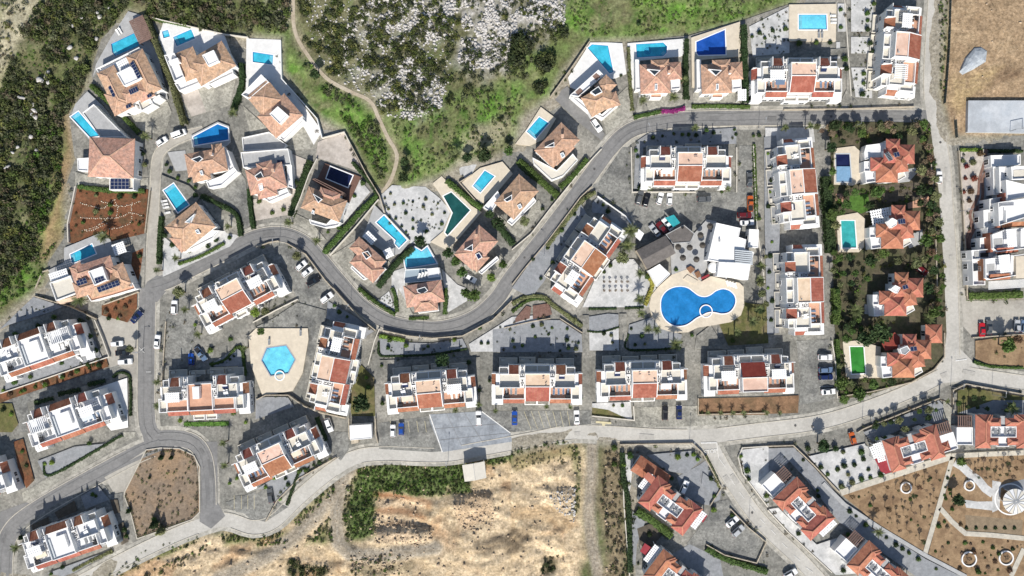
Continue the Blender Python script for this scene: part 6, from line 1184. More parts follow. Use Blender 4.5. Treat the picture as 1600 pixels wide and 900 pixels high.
WL = [(0, 1, (470, 262, 420, 500, 425, 615), 1.2, 'cream_wall', 'white wall on the left of the red earth garden'), (0, 1, (300, 785, 262, 800, 218, 905), 1.0, 'stone_wall', 'stone wall running down from the solar-panelled villa'), (0, 1, (935, 290, 905, 555), 1.0, 'stone_wall', 'wall between the red earth garden and the lane'),
      (0, 0, (905, 95, 1010, 125, 1190, 165, 1400, 213, 1550, 232), 1.4, 'cream_wall', 'wall along the top of the upper left plots'), (1, 0, (152, 250, 158, 490, 300, 650, 380, 740, 412, 860), 1.5, 'white_wall', 'white boundary wall of the villa beside the dirt path'), (1, 0, (412, 862, 550, 824, 592, 905), 1.2, 'cream_wall', 'wall around the pinkish gravel plot top'),
      (1, 1, (590, 0, 690, 190, 770, 320, 805, 430), 1.4, 'stone_wall', 'long wall from gravel plot to the dirt path end'), (1, 1, (380, 90, 330, 190, 280, 330, 220, 470), 1.3, 'cream_wall', 'wall left of the navy pool villa'), (1, 1, (765, 345, 620, 520, 460, 695), 1.2, 'cream_wall', 'beige wall beside the long straight hedge'), (1, 1, (805, 440, 960, 605), 1.2, 'cream_wall', 'wall between the L-shaped pool and white gravel plot'),
      (1, 1, (1350, 190, 1270, 240, 1400, 385), 1.2, 'stone_wall', 'wall left of the motif pool deck'), (1, 1, (0, 645, 80, 615, 140, 605), .9, 'stone_wall', 'curved wall at the top of the parking above the tilted block'), (1, 1, (190, 620, 310, 690, 430, 850, 480, 905), .9, 'stone_wall', 'parking wall along the inside of the road bend'),
      (1, 2, (480, 0, 560, 90, 640, 180, 745, 265), 1.4, 'stone_wall', 'retaining wall below the road bend, left part'), (1, 2, (790, 265, 950, 300, 1100, 315, 1290, 300, 1480, 200, 1600, 80), 1.5, 'stone_wall', 'retaining wall below the road bend, right part'), (1, 2, (770, 255, 740, 330, 700, 480), 1.0, 'cream_wall', 'wall right of the tilted lengthwise block'),
      (1, 2, (-20, 215, 120, 140, 260, 70), .9, 'cream_wall', 'wall above the six-sided pool'), (1, 2, (0, 700, 60, 670, 200, 670, 300, 740, 400, 780, 560, 815), 1.2, 'stone_wall', 'wall below the six-sided pool deck'), (2, 1, (0, 660, 120, 560, 250, 390, 420, 180, 560, 30), .8, 'cream_wall', 'cream wall along the left side of the climbing road'),
      (2, 1, (0, 880, 70, 790, 220, 610, 430, 330, 500, 265), .9, 'stone_wall', 'wall along the right side of the climbing road'), (2, 1, (535, 325, 640, 400, 710, 450, 760, 520), 1.4, 'white_wall', 'white wall above the diagonal block'), (2, 1, (745, 20, 752, 300, 1150, 300), .9, 'cream_wall', 'wall around the block above the cobbled car park'), (2, 1, (1405, 20, 1405, 300), .9, 'cream_wall', 'short wall right of the block above the cobbled car park'),
      (2, 1, (1510, 10, 1530, 500, 1580, 880), .8, 'cream_wall', 'wall left of the upper lengthwise block'), (2, 2, (300, 190, 440, 280), .8, 'stone_wall', 'low wall below the brown earth bed'), (2, 2, (-50, 250, 120, 210, 240, 190), .8, 'stone_wall', 'low wall above the blue-grey gravel garden'), (2, 2, (500, 800, 765, 828, 760, 740), .9, 'cream_wall', 'cream wall around the triangular green bed by the lower road'),
      (2, 2, (1165, 690, 1165, 792, 1600, 782), .9, 'stone_wall', 'wall in front of the dark red roofed block'), (3, 2, (400, 330, 425, 480, 435, 690), 1.0, 'cream_wall', 'wall between the parking bays and the green pool'), (3, 2, (440, 680, 640, 650, 900, 590, 1040, 510, 1105, 430, 1105, 280), .9, 'stone_wall', 'curved wall at the lower edge of the right gardens'), (3, 1, (1010, 20, 1040, 300, 1050, 600, 1060, 900), 1.0, 'stone_wall', 'long wall between the right gardens and the road'),
      (3, 1, (1195, 40, 1215, 300, 1230, 560, 1245, 760, 1245, 950), .9, 'stone_wall', 'wall left of the winding gravel garden'), (3, 2, (1245, 0, 1250, 70, 1600, 68), .8, 'stone_wall', 'wall below the hedge of the stepped white building'), (3, 2, (1280, 310, 1600, 290), .8, 'stone_wall', 'wall above the brown corner bed on the right'),
      (3, 2, (1160, 760, 1160, 640, 1240, 600, 1600, 665), 1.0, 'stone_wall', 'wall along the lower road at the right edge'), (3, 2, (1075, 690, 850, 780, 600, 880, 560, 905), .8, 'stone_wall', 'wall below the lower road, right part'), (2, 3, (675, 80, 800, 78, 1130, 72, 1190, 130, 1310, 350, 1240, 460), .9, 'stone_wall', 'wall around the lower centre twin house by the road'),
      (2, 3, (690, 120, 700, 460, 735, 900), 1.0, 'cream_wall', 'pale wall left of the lower centre twin houses'), (2, 3, (1365, 480, 1480, 600, 1590, 690, 1530, 820, 1330, 770, 1215, 705), .9, 'stone_wall', 'wall around the cobbled court left of the dashed road'), (2, 3, (1600, 90, 1440, 100, 1415, 160, 1440, 260, 1600, 470), .7, 'cream_wall', 'curved wall at the top of the dashed road'),
      (3, 3, (0, 90, 160, 85, 290, 210, 450, 380), 1.0, 'stone_wall', 'wall above the twin house beside the dashed road'), (3, 3, (0, 490, 120, 620, 400, 880), .7, 'cream_wall', 'low wall along the right side of the dashed road'),
      (0, 2, (590, 200, 640, 320, 680, 430), 1.1, 'cream_wall', 'wall at the right end of the uppermost white block'), (0, 2, (0, 660, 300, 560, 680, 430), .9, 'cream_wall', 'wall above the red planting strip between the white blocks'), (0, 2, (210, 50, 430, 115, 600, 195), 1.0, 'stone_wall', 'wall above the uppermost white block'), (0, 2, (1035, 210, 1010, 600, 1000, 700), .8, 'stone_wall', 'wall between the left road and the car park'),
      (0, 2, (645, 105, 865, 25), .8, 'stone_wall', 'wall above the small red earth bed by the road'), (1, 3, (500, 160, 270, 290, 130, 430, 60, 560), .8, 'stone_wall', 'wall along the lower road below the slanted block'), (3, 0, (100, 685, 480, 680, 920, 665), .9, 'stone_wall', 'wall along the top road below the top right block'), (3, 0, (480, 0, 500, 300, 520, 600), .5, 'cream_wall', 'low path edge beside the top right pool garden'), (2, 0, (485, 258, 360, 440, 240, 605), 1.8, 'stone_wall', 'high wall left of the wedge pool plot'),
      (1, 2, (580, 815, 580, 910, 585, 945), 1.2, 'stone_wall', 'left wall of the recess around the small white flat roof'), (1, 2, (745, 815, 748, 910, 760, 970), 1.2, 'stone_wall', 'right wall of the recess around the small white flat roof')]
for c, r, a, ht, m, lab in WL: tile(c, r); wall(lab, T(*a), ht, .28, m)
wall('low kerb wall around the brown dirt plot at lower left', DIRT_PLOT + DIRT_PLOT[:1], .35, .3, 'kerb')
# ---------------------------------------------------------------- garden beds and their plants
tile(1, 2)
sheet('gravel_bed', T(775, 300, 930, 340, 1100, 345, 1290, 315, 1320, 375, 1100, 410, 780, 420), 'gravel_grey'); sheet('garden_bed', T(450, 80, 640, 190, 740, 270, 690, 300, 580, 240, 440, 190), 'gravel_grey'); sheet('gravel_bed', T(1330, 350, 1490, 250, 1600, 180, 1760, 170, 1790, 395, 1345, 398), 'gravel_white')
sheet('garden_bed', T(-30, 260, 110, 190, 260, 90, 440, 140, 440, 200, 330, 260, 300, 250), CB); sheet('garden_bed', T(0, 690, 70, 680, 200, 680, 240, 740, 0, 820), 'gravel_grey'); sheet('garden_bed', T(570, 610, 660, 480, 740, 560, 745, 800, 600, 800), 'lawn_dull')
sheet('court', T(770, 450, 1400, 430, 1400, 560, 1380, 690, 1200, 560, 820, 560), 'pavement')
tile(2, 2)
sheet('gravel_bed', T(-120, 260, 200, 200, 300, 200, 435, 290, 440, 400, -120, 400), 'gravel_grey'); sheet('gravel_bed', T(480, 270, 560, 280, 665, 250, 668, 390, 480, 390), 'gravel_white'); sheet('gravel_bed', T(725, 290, 730, 230, 880, 180, 960, 260, 1060, 290, 1050, 375, 730, 380), 'gravel_grey'); sheet('gravel_bed', T(475, 180, 600, 160, 665, 165, 665, 245, 560, 270, 475, 265), 'gravel_grey')
sheet('garden_bed', T(20, 190, 90, 110, 120, 120, 110, 190, 20, 215), 'brown_stone'); sheet('garden_bed', T(130, 110, 230, 95, 250, 165, 130, 195), 'brown_stone'); sheet('lawn', T(1290, 220, 1450, 90, 1590, 110, 1600, 345, 1350, 360), 'lawn_dull'); sheet('garden_bed', T(1165, 690, 1600, 680, 1600, 790, 1168, 795), 'orange_soil'); sheet('garden_bed', T(500, 720, 740, 710, 750, 820, 500, 800), 'gravel_white')
sheet('garden_bed', T(500,745, 600,760, 740,825, 500,800), 'lawn_dull'); sheet('garden_bed', T(1600, 680, 1790, 670, 1785, 780, 1600, 785), 'orange_soil'); sheet('path', T(440, 170, 480, 170, 490, 720, 440, 720), 'pavement'); sheet('path', T(670, 160, 715, 160, 720, 390, 675, 390), 'pavement'); sheet('path', T(1150, 300, 1240, 230, 1330, 380, 1140, 380), 'pavement')
tile(2, 1)
sheet('garden_bed', T(500, 370, 540, 325, 740, 480, 760, 540, 700, 560, 590, 440, 500, 430), 'gravel_grey'); sheet('garden_bed', T(0, 900, 240, 560, 420, 360, 470, 440, 300, 690, 200, 860, 120, 960), 'gravel_grey'); sheet('court', T(520, 840, 640, 720, 760, 720, 900, 900, 860, 1020, 440, 1020), 'gravel_white'); sheet('garden_bed', T(770, 20, 820, 20, 800, 280, 760, 280), 'gravel_grey')
tile(2, 0); sheet('garden_bed', T(770, 890, 860, 830, 1400, 800, 1400, 900, 780, 925), 'gravel_grey')
tile(3, 0); sheet('garden_bed', T(-20, 800, 280, 800, 290, 890, -20, 890), 'gravel_white'); sheet('court', T(-160, 360, 500, 300, 470, 350, -160, 430), 'pavement')
tile(0, 2)
sheet('garden_bed', T(0, 260, 215, 55, 400, 115, 320, 150, 60, 230), 'gravel_grey'); sheet('garden_bed', T(640, 110, 860, 30, 860, 130, 800, 215, 640, 170), 'red_soil'); sheet('garden_bed', T(0, 665, 670, 440, 685, 490, 80, 690, 0, 720), 'red_soil'); sheet('garden_bed', T(0, 720, 80, 720, 120, 850, 80, 900, 0, 900), 'lawn_dull'); sheet('yard', T(400, 520, 640, 430, 600, 330, 560, 340, 550, 380, 40, 560, 40, 640), 'gravel_grey')
sheet('garden_bed', T(1310, 480, 1480, 375, 1510, 395, 1525, 560, 1490, 485, 1320, 490), 'gravel_grey'); sheet('terrace', T(1060, 525, 1230, 510, 1235, 620, 1060, 620), 'deck_cream'); sheet('terrace', T(1315, 495, 1490, 488, 1490, 570, 1315, 570), 'deck_cream'); sheet('terrace', T(560, 640, 800, 560, 805, 870, 700, 890, 620, 800), 'deck_white')
sheet('garden_bed', T(1170, 560, 1260, 130, 1390, 230, 1540, 170, 1600, 120, 1600, 250, 1320, 370), 'pavement')
tile(0, 3)
sheet('garden_bed', T(90, 60, 150, 40, 220, 300, 170, 350, 120, 220), 'red_soil'); sheet('garden_bed', T(510, 400, 620, 335, 690, 420, 540, 480), 'gravel_grey'); sheet('garden_bed', T(345, 500, 470, 425, 490, 490, 370, 540), 'dark_earth'); sheet('garden_bed', T(200, 580, 310, 525, 310, 590, 210, 610), 'dark_earth'); sheet('garden_bed', T(690, 420, 740, 420, 755, 500, 720, 510), 'dark_earth'); sheet('garden_bed', T(735, 580, 775, 560, 810, 680, 765, 705), 'dark_earth')
sheet('garden_bed', T(240, 180, 470, 90, 660, 70, 290, 285), 'gravel_grey'); sheet('yard', T(300, 880, 600, 770, 720, 730, 480, 870, 400, 900), 'gravel_grey')
tile(1, 3); sheet('garden_bed', T(0, 360, 200, 230, 340, 190, 300, 280, 130, 430, 60, 350), 'gravel_grey')
tile(2, 3); sheet('garden_bed', T(690, 140, 760, 135, 740, 340, 720, 420), 'gravel_white'); sheet('garden_bed', T(840, 140, 1120, 115, 1185, 170, 1080, 260, 960, 240), 'gravel_grey'); sheet('garden_bed', T(750, 490, 830, 560, 780, 700, 770, 830, 750, 820), 'gravel_grey'); sheet('garden_bed', T(1420, 110, 1600, 90, 1600, 460, 1450, 270), 'gravel_white')
sheet('yard', T(780, 600, 860, 570, 960, 620, 900, 680, 860, 760, 800, 700), 'dark_earth'); sheet('garden_bed', T(1190, 250, 1290, 330, 1280, 420, 1180, 330), 'gravel_grey')
tile(3, 3)
sheet('garden_bed', T(250, 150, 600, 70, 760, 270, 450, 375), 'gravel_white'); sheet('garden_bed', T(0, 100, 160, 95, 290, 225, 440, 400, 620, 560, 980, 790, 1200, 900, 920, 900, 640, 700, 440, 560, 240, 300, 130, 180, 0, 320), 'gravel_grey'); sheet('garden_bed', T(0, 480, 60, 470, 300, 700, 420, 660, 560, 880, 420, 890, 130, 620), 'gravel_white')
sheet('garden_bed', T(455, 385, 1150, 155, 985, 765, 700, 590, 480, 410), 'brown_soil'); sheet('garden_bed', T(1160, 150, 1640, 140, 1640, 910, 1240, 900, 992, 772), 'brown_soil'); sheet('garden_bed', T(1225, 515, 1585, 548, 1580, 640, 1235, 620), 'tan_bed'); sheet('gravel_bed', T(1440, 330, 1640, 280, 1640, 420, 1520, 390), 'gravel_grey')
tile(3, 2); sheet('garden_bed', T(1290, 330, 1600, 290, 1600, 500, 1400, 485, 1290, 440), 'brown_soil'); sheet('garden_bed', T(1180, 640, 1240, 620, 1600, 680, 1600, 800, 1180, 790), 'lawn_dull'); sheet('yard', T(1300, 800, 1180, 780, 1400, 700, 1600, 700, 1600, 790), 'gravel_grey'); sheet('garden_bed', T(590, 900, 850, 790, 1060, 700, 1140, 780, 1160, 840, 900, 850, 650, 960), 'gravel_grey')
sheet('path', T(1090, 700, 1160, 760, 1165, 900, 1080, 900), CW)
tile(3, 3)
for px_, lab in ((T(455, 380, 800, 265, 1150, 152), 'cream path edge wall above the triangular brown garden'), (T(1155, 155, 1070, 460, 980, 768), 'cream wall between the two brown gardens'), (T(1075, 475, 1150, 560, 1235, 635, 1400, 645, 1600, 665), 'cream wall across the right brown garden'), (T(1600, 730, 1520, 900), 'cream wall at the bottom right corner'), (T(1150, 150, 1400, 138, 1600, 130), 'cream wall above the right brown garden')): wall(lab, px_, .6, 1.5 if 'path' not in lab else 2.0, 'kerb')
ribbon('garden_path', T(1160, 185, 1210, 215, 1260, 265, 1310, 300, 1350, 350, 1400, 385), 2.6, 'gravel_white'); sheet('garden_path', T(1218, 420, 1300, 432, 1420, 430, 1415, 490, 1330, 480, 1232, 470), 'gravel_white'); sheet('garden_path', T(1395, 300, 1450, 310, 1440, 480, 1395, 500), 'gravel_white')
wall('pale retaining wall along the lower right brown gardens', T(345, 320, 480, 455, 700, 600, 985, 772, 1240, 905), .7, 1.2, 'deck_grey')
for x, y, r_, lab in ((1416, 762.5, 9, 'white round planter ring in the triangular brown garden'), (1515, 759, 8.5, 'white round planter ring beside the curved white path'), (1514.5, 874, 12, 'larger white round planter ring, left of two at the bottom'), (1572.5, 872, 11.5, 'larger white round planter ring, right of two at the bottom')):
    p = W(x, y, .9); o = thing('round_planter', lab, 'planter', (p.x, p.y, 0)); MB().ring(ellipse(0, 0, r_ * S, n=28), .35, 0, .95).build('rim', 'white_wall', o); MB().prism(ellipse(0, 0, r_ * S - .3, n=24), .1, .6).build('soil', 'brown_soil', o)
    tree(x, y - 1, r_ * .45, 'bare young tree inside ' + lab.replace('white round planter ring', 'the ring planter'), None, 'leaf_dry', 'loose', 1.8)
p = W(1588, 784, 3); o = thing('garden_pavilion', 'round white ribbed pavilion canopy at the right edge', 'pavilion', (p.x, p.y, 0))
for k in range(18):
    a0, a1 = 2 * math.pi * k / 18, 2 * math.pi * (k + 1) / 18; am = (a0 + a1) / 2; c_ = lambda a, r_, z: (r_ * math.cos(a), r_ * math.sin(a), z)
    MB().add([(0, 0, 3.0), c_(a0, 3.9, 2.6), c_(a1, 3.9, 2.6), (0, 0, 2.93), c_(a0, 3.9, 2.53), c_(a1, 3.9, 2.53)], [(0, 1, 2), (3, 5, 4), (1, 4, 5, 2)]).build('canopy_panel', 'terrace_white' if k % 2 else 'terrace_cream', o); MB().bar(c_(a0, .2, 3.05), c_(a0, 3.9, 2.67), .16, .08).build('rib', 'grey_metal', o)
    if k % 3 == 0: MB().cyl(3.6 * math.cos(a0), 3.6 * math.sin(a0), 0, 2.55, .08, n=8).build('post', 'white_paint', o)
MB().ring(ellipse(0, 0, 5.0, n=32), .4, 0, .5).build('rim_wall', 'white_wall', o)
# --- palms and named trees
PALMS = [(162, 370, 12, 'feathery palm beside the pool of the solar-panelled villa'), (125, 468, 13, 'wide palm below the solar-panelled villa'), (364, 176, 9, 'palm at the lower end of the dark hedge, upper left'), (227, 213, 8, 'palm at the bend of the narrow lane'), (451, 347, 8, 'palm at the crest of the curved road'), (495, 376, 8, 'palm on the outside of the curved road'),
         (1004, 157, 8, 'palm left in front of the round motif villa'), (1052, 152, 9, 'palm right in front of the round motif villa'), (1069, 125, 7, 'palm in the hedge beside the round motif villa'), (1086, 200, 7, 'palm in the bed below the top road'), (985, 360, 13, 'big palm, upper of two left of the clubhouse bar'), (980, 384, 13, 'big palm, lower of two left of the clubhouse bar'),
         (1000, 427, 9, 'palm left of the small white bar roof'), (1137, 295, 6, 'small palm at the right of the cobbled car park wall'), (1015, 295, 5, 'small palm at the left of the cobbled car park wall'), (1000, 468, 10, 'palm left of the bean-shaped pool deck'), (1002, 490, 8, 'second palm left of the bean-shaped pool deck'), (1056, 537, 12, 'wide palm directly below the bean-shaped pool deck'),
         (1012, 514, 9, 'left palm of a pair below the pool deck'), (1026, 515, 8, 'right palm of a pair below the pool deck'), (1175, 502, 10, 'palm on the dull lawn right of the bean-shaped pool'), (1152, 518, 8, 'palm on the dull lawn near its left edge'), (1186, 482, 8, 'palm at the top of the dull lawn'), (1190, 416, 8, 'upper palm right of the clubhouse'), (1187, 436, 8, 'lower palm right of the clubhouse'),
         (1337, 485, 13, 'big pale palm in the third right garden'), (1450, 497, 11, 'palm at the road side of the third orange villa'), (1327, 600, 9, 'palm below the bright green pool'), (1582, 638, 11, 'palm above the right edge twin house'), (1372, 831, 9, 'palm right of the lower right cut-off twin house'), (289, 484, 7, 'upper palm beside the slanted block parking'), (310, 522, 7, 'lower palm beside the slanted block parking'),
         (246, 597, 7, 'upper palm beside the left road'), (246, 634, 7, 'lower palm beside the left road'), (25, 856, 9, 'palm at the bottom left road corner'), (349, 692, 7, 'upper palm left of the slanted block'), (351, 727, 7, 'lower palm left of the slanted block'), (245, 422, 6, 'palm where the lane meets the curved road'), (275, 403, 7, 'palm in the gravel of the corner villa'), (356, 354, 6, 'palm right of the corner villa'),
         (712, 641, 6, 'palm below the leftmost block of the lower row'), (748, 632, 6, 'palm right of the leftmost block of the lower row'), (774, 642, 5, 'palm left of the second block of the lower row'), (854, 635, 5, 'left palm below the second block'), (891, 636, 5, 'right palm below the second block'), (1227, 200, 7, 'left palm above the upper lengthwise block'), (1266, 197, 7, 'right palm above the upper lengthwise block'), (382, 544, 6, 'palm left of the six-sided pool deck'), (1480, 627, 5, 'young palm near the right road junction'), (712, 243, 11, 'green palm-like tree at the grass edge above the motif pool')]
for x, y, r_, lab in PALMS: palm(x, y, r_, lab)
for i, x in enumerate((1106, 1126, 1145, 1162, 1198, 1218)): palm(x, 645, 5.5, 'small street palm in the row below the dark red roofed block', 'street palms below the dark red roofed block', 1.6, 11)
TR = [(690, 563, 13, 'leaf_dark', 'dark tree behind the leftmost block of the lower row'), (565, 630, 17, 'leaf_dark', 'big dark tree right of the tilted lengthwise block'), (972, 403, 12, 'leaf_olive', 'olive tree below the two big palms'), (280, 457, 11, 'leaf_olive', 'olive tree at the upper left of the slanted block'), (740, 462, 12, 'leaf_mid', 'green tree inside the road bend'), (728, 458, 9, 'leaf_mid', 'smaller green tree inside the road bend'),
      (464, 400, 9, 'leaf_olive', 'round olive tree at the curved road parking'), (1287, 697, 13, 'leaf_dark', 'big dark tree in the white gravel garden, lower right'), (1575, 540, 14, 'leaf_mid', 'green tree in the brown corner bed on the right'), (1590, 530, 9, 'leaf_brown', 'reddish tree in the brown corner bed'), (1498, 782, 11, 'leaf_dark', 'dark tree left of the white garden path'), (1375, 520, 20, 'leaf_dark', 'large dark tree above the fourth orange villa'), (1352, 530, 14, 'leaf_dark', 'dark tree above the bright green pool'),
      (820, 345, 9, 'leaf_olive', 'pale olive tree at the left verge of the climbing road'), (786, 413, 8, 'leaf_mid', 'green tree beside the emerald pool villa drive'), (768, 434, 8, 'leaf_lime', 'bright tree at the emerald pool villa gate'), (407, 518, 7, 'leaf_mid', 'tree above the six-sided pool'), (399, 488, 9, 'leaf_lime', 'bright tree below the slanted block'), (414, 486, 8, 'leaf_olive', 'grey-green tree below the slanted block'), (203, 545, 8, 'leaf_olive', 'small tree between parked cars, left'), (1085, 793, 5, 'leaf_dark', 'small dark tree at the twin house corner'),
      (712, 408, 10, 'leaf_mid', 'upper bushy tree left of the emerald pool villa'), (700, 395, 10, 'leaf_dark', 'topmost bushy tree left of the emerald pool villa'), (722, 425, 10, 'leaf_mid', 'lower bushy tree left of the emerald pool villa'), (657, 377, 11, 'leaf_dark', 'dark tree between notched pool and gravel plot'), (780, 350, 12, 'leaf_dark', 'dark tree right of the emerald pool'), (765, 335, 9, 'leaf_dark', 'smaller dark tree right of the emerald pool'),
      (632, 252, 9, 'leaf_dark', 'upper dark tree beside the dirt path end'), (630, 277, 10, 'leaf_dark', 'lower dark tree beside the dirt path end'), (492, 116, 10, 'leaf_dark', 'dark tree beside the dirt path'), (757, 243, 14, 'leaf_dark', 'dark tree on the grass left of the beige pool deck'), (795, 235, 9, 'leaf_mid', 'green tree above the beige pool deck'), (730, 247, 9, 'leaf_dark', 'dark bush at the grass edge'), (1268, 75, 0, '', ''),
      (1240, 865, 0, '', ''), (1255, 823, 0, '', '')]
for x, y, r_, m, lab in TR:
    if r_: tree(x, y, r_, lab, None, m)
for x, y, r_, m, lab in ((248, 832, 8, 'leaf_olive', 'paler of the two cypresses on the brown dirt plot'), (238, 822, 8, 'leaf_dark', 'darker of the two cypresses on the brown dirt plot'), (250, 716, 5, 'leaf_dark', 'left small conifer at the top of the dirt plot'), (266, 716, 4, 'leaf_dark', 'right small conifer at the top of the dirt plot'), (200, 800, 4, 'leaf_dark', 'conifer at the left edge of the dirt plot')): tree(x, y, r_, lab, None, m, 'cyp', 4.5 if r_ > 5 else 2.6)
AG = [(1230, 42), (1178, 60), (1186, 34)]
EXPL = [('round dark shrub on the white gravel plot', 'shrubs on the white gravel plot', ['leaf_dark', 'leaf_mid', 'leaf_olive'], (1, 1), 3.2, (840, 310, 865, 378, 920, 370, 935, 432, 980, 362, 1045, 393, 1137, 372, 1178, 430, 873, 467, 980, 475, 1065, 545, 828, 407, 910, 515, 938, 552, 980, 530, 805, 340, 1160, 500, 1060, 345, 1100, 440)),
        ('round shrub in the garden above the top right block', 'shrubs of the top right pool garden', ['leaf_dark', 'leaf_mid'], (3, 0), 4.6, (195, 270, 302, 265, 388, 268, 457, 170, 620, 85, 622, 130, 622, 185, 660, 25, 640, 270, 650, 320, 600, 460, 597, 520, 590, 590, 480, 370, 490, 430, 455, 60, 30, 190, 110, 180)),
        ('round shrub left of the pinkish twin house', 'shrubs left of the pinkish twin house', ['leaf_dark', 'leaf_mid', 'leaf_olive'], (3, 3), 5.0, (470, 125, 422, 105, 437, 235, 585, 125, 628, 235, 373, 265, 527, 315, 640, 285, 705, 268, 500, 265, 330, 220, 540, 205, 460, 340, 250, 105, 585, 295, 595, 170, 475, 210)),
        ('dark round bush in the blue-grey gravel below the road', 'bushes in the blue-grey gravel garden', ['leaf_dark', 'leaf_mid', 'leaf_olive'], (2, 2), 3.6, (250, 250, 228, 290, 343, 325, 415, 343, 353, 375, 300, 392, 130, 240, 5, 330, 145, 305, 65, 360, 345, 255, 185, 230, 575, 285, 620, 295, 628, 340, 812, 300, 770, 355, 830, 350, 745, 255, 1125, 295, 1380, 330, 635, 735, 690, 735, 395, 195, 400, 380, 15, 370)),
        ('round shrub beside the leftmost block of the lower row', 'shrubs near the leftmost block', ['leaf_mid', 'leaf_dark', 'leaf_lime'], (1, 2), 4.0, (785, 485, 835, 325, 825, 375, 938, 360, 1075, 365, 1240, 325, 1400, 250, 1408, 345, 1450, 345, 1330, 465, 790, 720, 1460, 580, 1395, 640, 545, 640, 690, 560, 490, 110, 570, 180, 700, 620, 520, 150)),
        ('clipped shrub in the beds of the upper left villa gardens', 'shrubs of the upper left villas', ['leaf_mid', 'leaf_dark'], (1, 1), 4.6, (198, 305, 20, 357, 250, 240, 615, 325, 668, 245, 520, 520, 470, 515, 450, 550, 1540, 745, 1475, 830, 100, 430, 170, 410)),
        ('bush around the lane-side villas on the left', 'bushes around the lane-side villas', ['leaf_dark', 'leaf_mid', 'leaf_olive'], (0, 1), 4.4, (1220, 270, 1220, 320, 1130, 660, 1180, 670, 1075, 630, 1030, 570, 1435, 585, 1300, 640, 1350, 600, 1180, 230, 1040, 130, 1060, 170, 1110, 210, 905, 130, 890, 60, 850, 40, 860, 120, 600, 320, 600, 420, 690, 430, 750, 330, 840, 330, 870, 500, 520, 490, 690, 380, 1000, 660, 990, 740, 870, 700)),
        ('bush at the diagonal block and clubhouse gardens', 'bushes near the clubhouse', ['leaf_dark', 'leaf_mid'], (2, 1), 4.2, (570, 380, 600, 420, 390, 440, 310, 540, 222, 650, 180, 840, 255, 740, 615, 760, 575, 800, 530, 830, 1025, 785, 270, 190, 250, 350, 190, 405, 775, 40, 785, 80, 800, 275, 1310, 300, 1545, 465, 845, 830, 460, 340, 130, 720)),
        ('bush in the bed below the top road', 'bushes below the top road', ['leaf_dark', 'leaf_mid'], (2, 0), 3.6, (880, 860, 940, 850, 1010, 835, 1065, 840, 1105, 840, 1150, 845, 1215, 815, 1260, 830, 1390, 810, 1400, 840, 1510, 850, 1545, 845, 790, 150, 1545, 205, 1580, 240, 1500, 230, 680, 470)),
        ('dark bush around the white blocks at left', 'bushes around the white blocks', ['leaf_dark', 'leaf_mid', 'leaf_lime'], (0, 2), 4.4, (385, 470, 190, 555, 90, 590, 565, 300, 600, 390, 620, 480, 550, 480, 390, 555, 285, 605, 130, 650, 20, 640, 430, 800, 680, 190, 740, 190, 1440, 320, 1315, 390, 1125, 830, 1460, 780, 1535, 840, 1220, 230, 340, 180, 240, 235, 95, 290, 500, 200, 20, 760, 70, 790)),
        ('shrub around the bottom left white block and slanted block', 'shrubs at lower left', ['leaf_dark', 'leaf_mid', 'leaf_lime'], (0, 3), 4.0, (325, 190, 560, 70, 280, 200, 390, 845, 320, 885, 580, 390, 600, 400, 140, 120, 165, 210, 800, 490, 935, 285, 960, 545, 1435, 320, 1480, 290, 1110, 990, 130, 660, 780, 610, 790, 650)),
        ('shrub in the beds beside the lower road, centre left', 'shrubs beside the lower road', ['leaf_dark', 'leaf_mid', 'leaf_lime'], (1, 3), 4.2, (110, 290, 185, 290, 270, 245, 310, 240, 360, 205, 395, 190, 60, 345, 150, 420, 200, 330)),
        ('round bush around the lower centre twin houses', 'bushes of the lower centre twin houses', ['leaf_dark', 'leaf_mid', 'leaf_lime'], (2, 3), 5.0, (1035, 155, 1095, 145, 1135, 140, 740, 150, 695, 205, 700, 250, 705, 315, 1260, 485, 1265, 400, 860, 640, 1480, 295, 1430, 150, 1590, 400, 1375, 520, 1245, 290, 1000, 290, 640, 100, 640, 200, 1160, 170, 1470, 240)),
        ('shrub by the dashed road twin houses', 'shrubs of the dashed road houses', ['leaf_dark', 'leaf_mid'], (3, 3), 4.2, (190, 635, 470, 865, 220, 175, 310, 365, 315, 400, 550, 525, 510, 495, 610, 580, 800, 705, 840, 730, 880, 755, 940, 795, 740, 660, 500, 640, 1050, 855)),
        ('tuft in the winding gravel garden at the right edge', 'tufts in the winding gravel garden', ['leaf_brown', 'leaf_red', 'leaf_olive'], (3, 1), 5.0, (1285, 115, 1240, 140, 1290, 215, 1270, 295, 1260, 355, 1325, 60, 1235, 215, 1225, 300, 1220, 105, 1380, 265, 1345, 460, 1300, 620)),
        ('small shrub in the red strip between the white blocks', 'shrubs in the red planting strips', ['leaf_mid', 'leaf_dry', 'leaf_brown'], (0, 2), 4.0, (615, 475, 560, 500, 480, 520, 440, 545, 300, 600, 220, 620, 150, 640, 60, 665, 660, 150, 720, 130, 780, 120, 810, 90, 750, 180))]
for lab, grp, ms_, (c, r), rad, a in EXPL:
    tile(c, r); rnd = random.Random(lab)
    for x, y in T(*a): shrub(x, y, rad * rnd.uniform(.75, 1.3), lab, grp, rnd.choice(ms_), rnd.uniform(.9, 1.3))
for x, y, r_, lab in ((1502, 721, 9, 'large dome-shaped dark green bush at the corner of the white path'), (907, 622, 5, 'small lime bush right of the second block')): shrub(x, y, r_, lab, None, 'leaf_mid', 1.1)
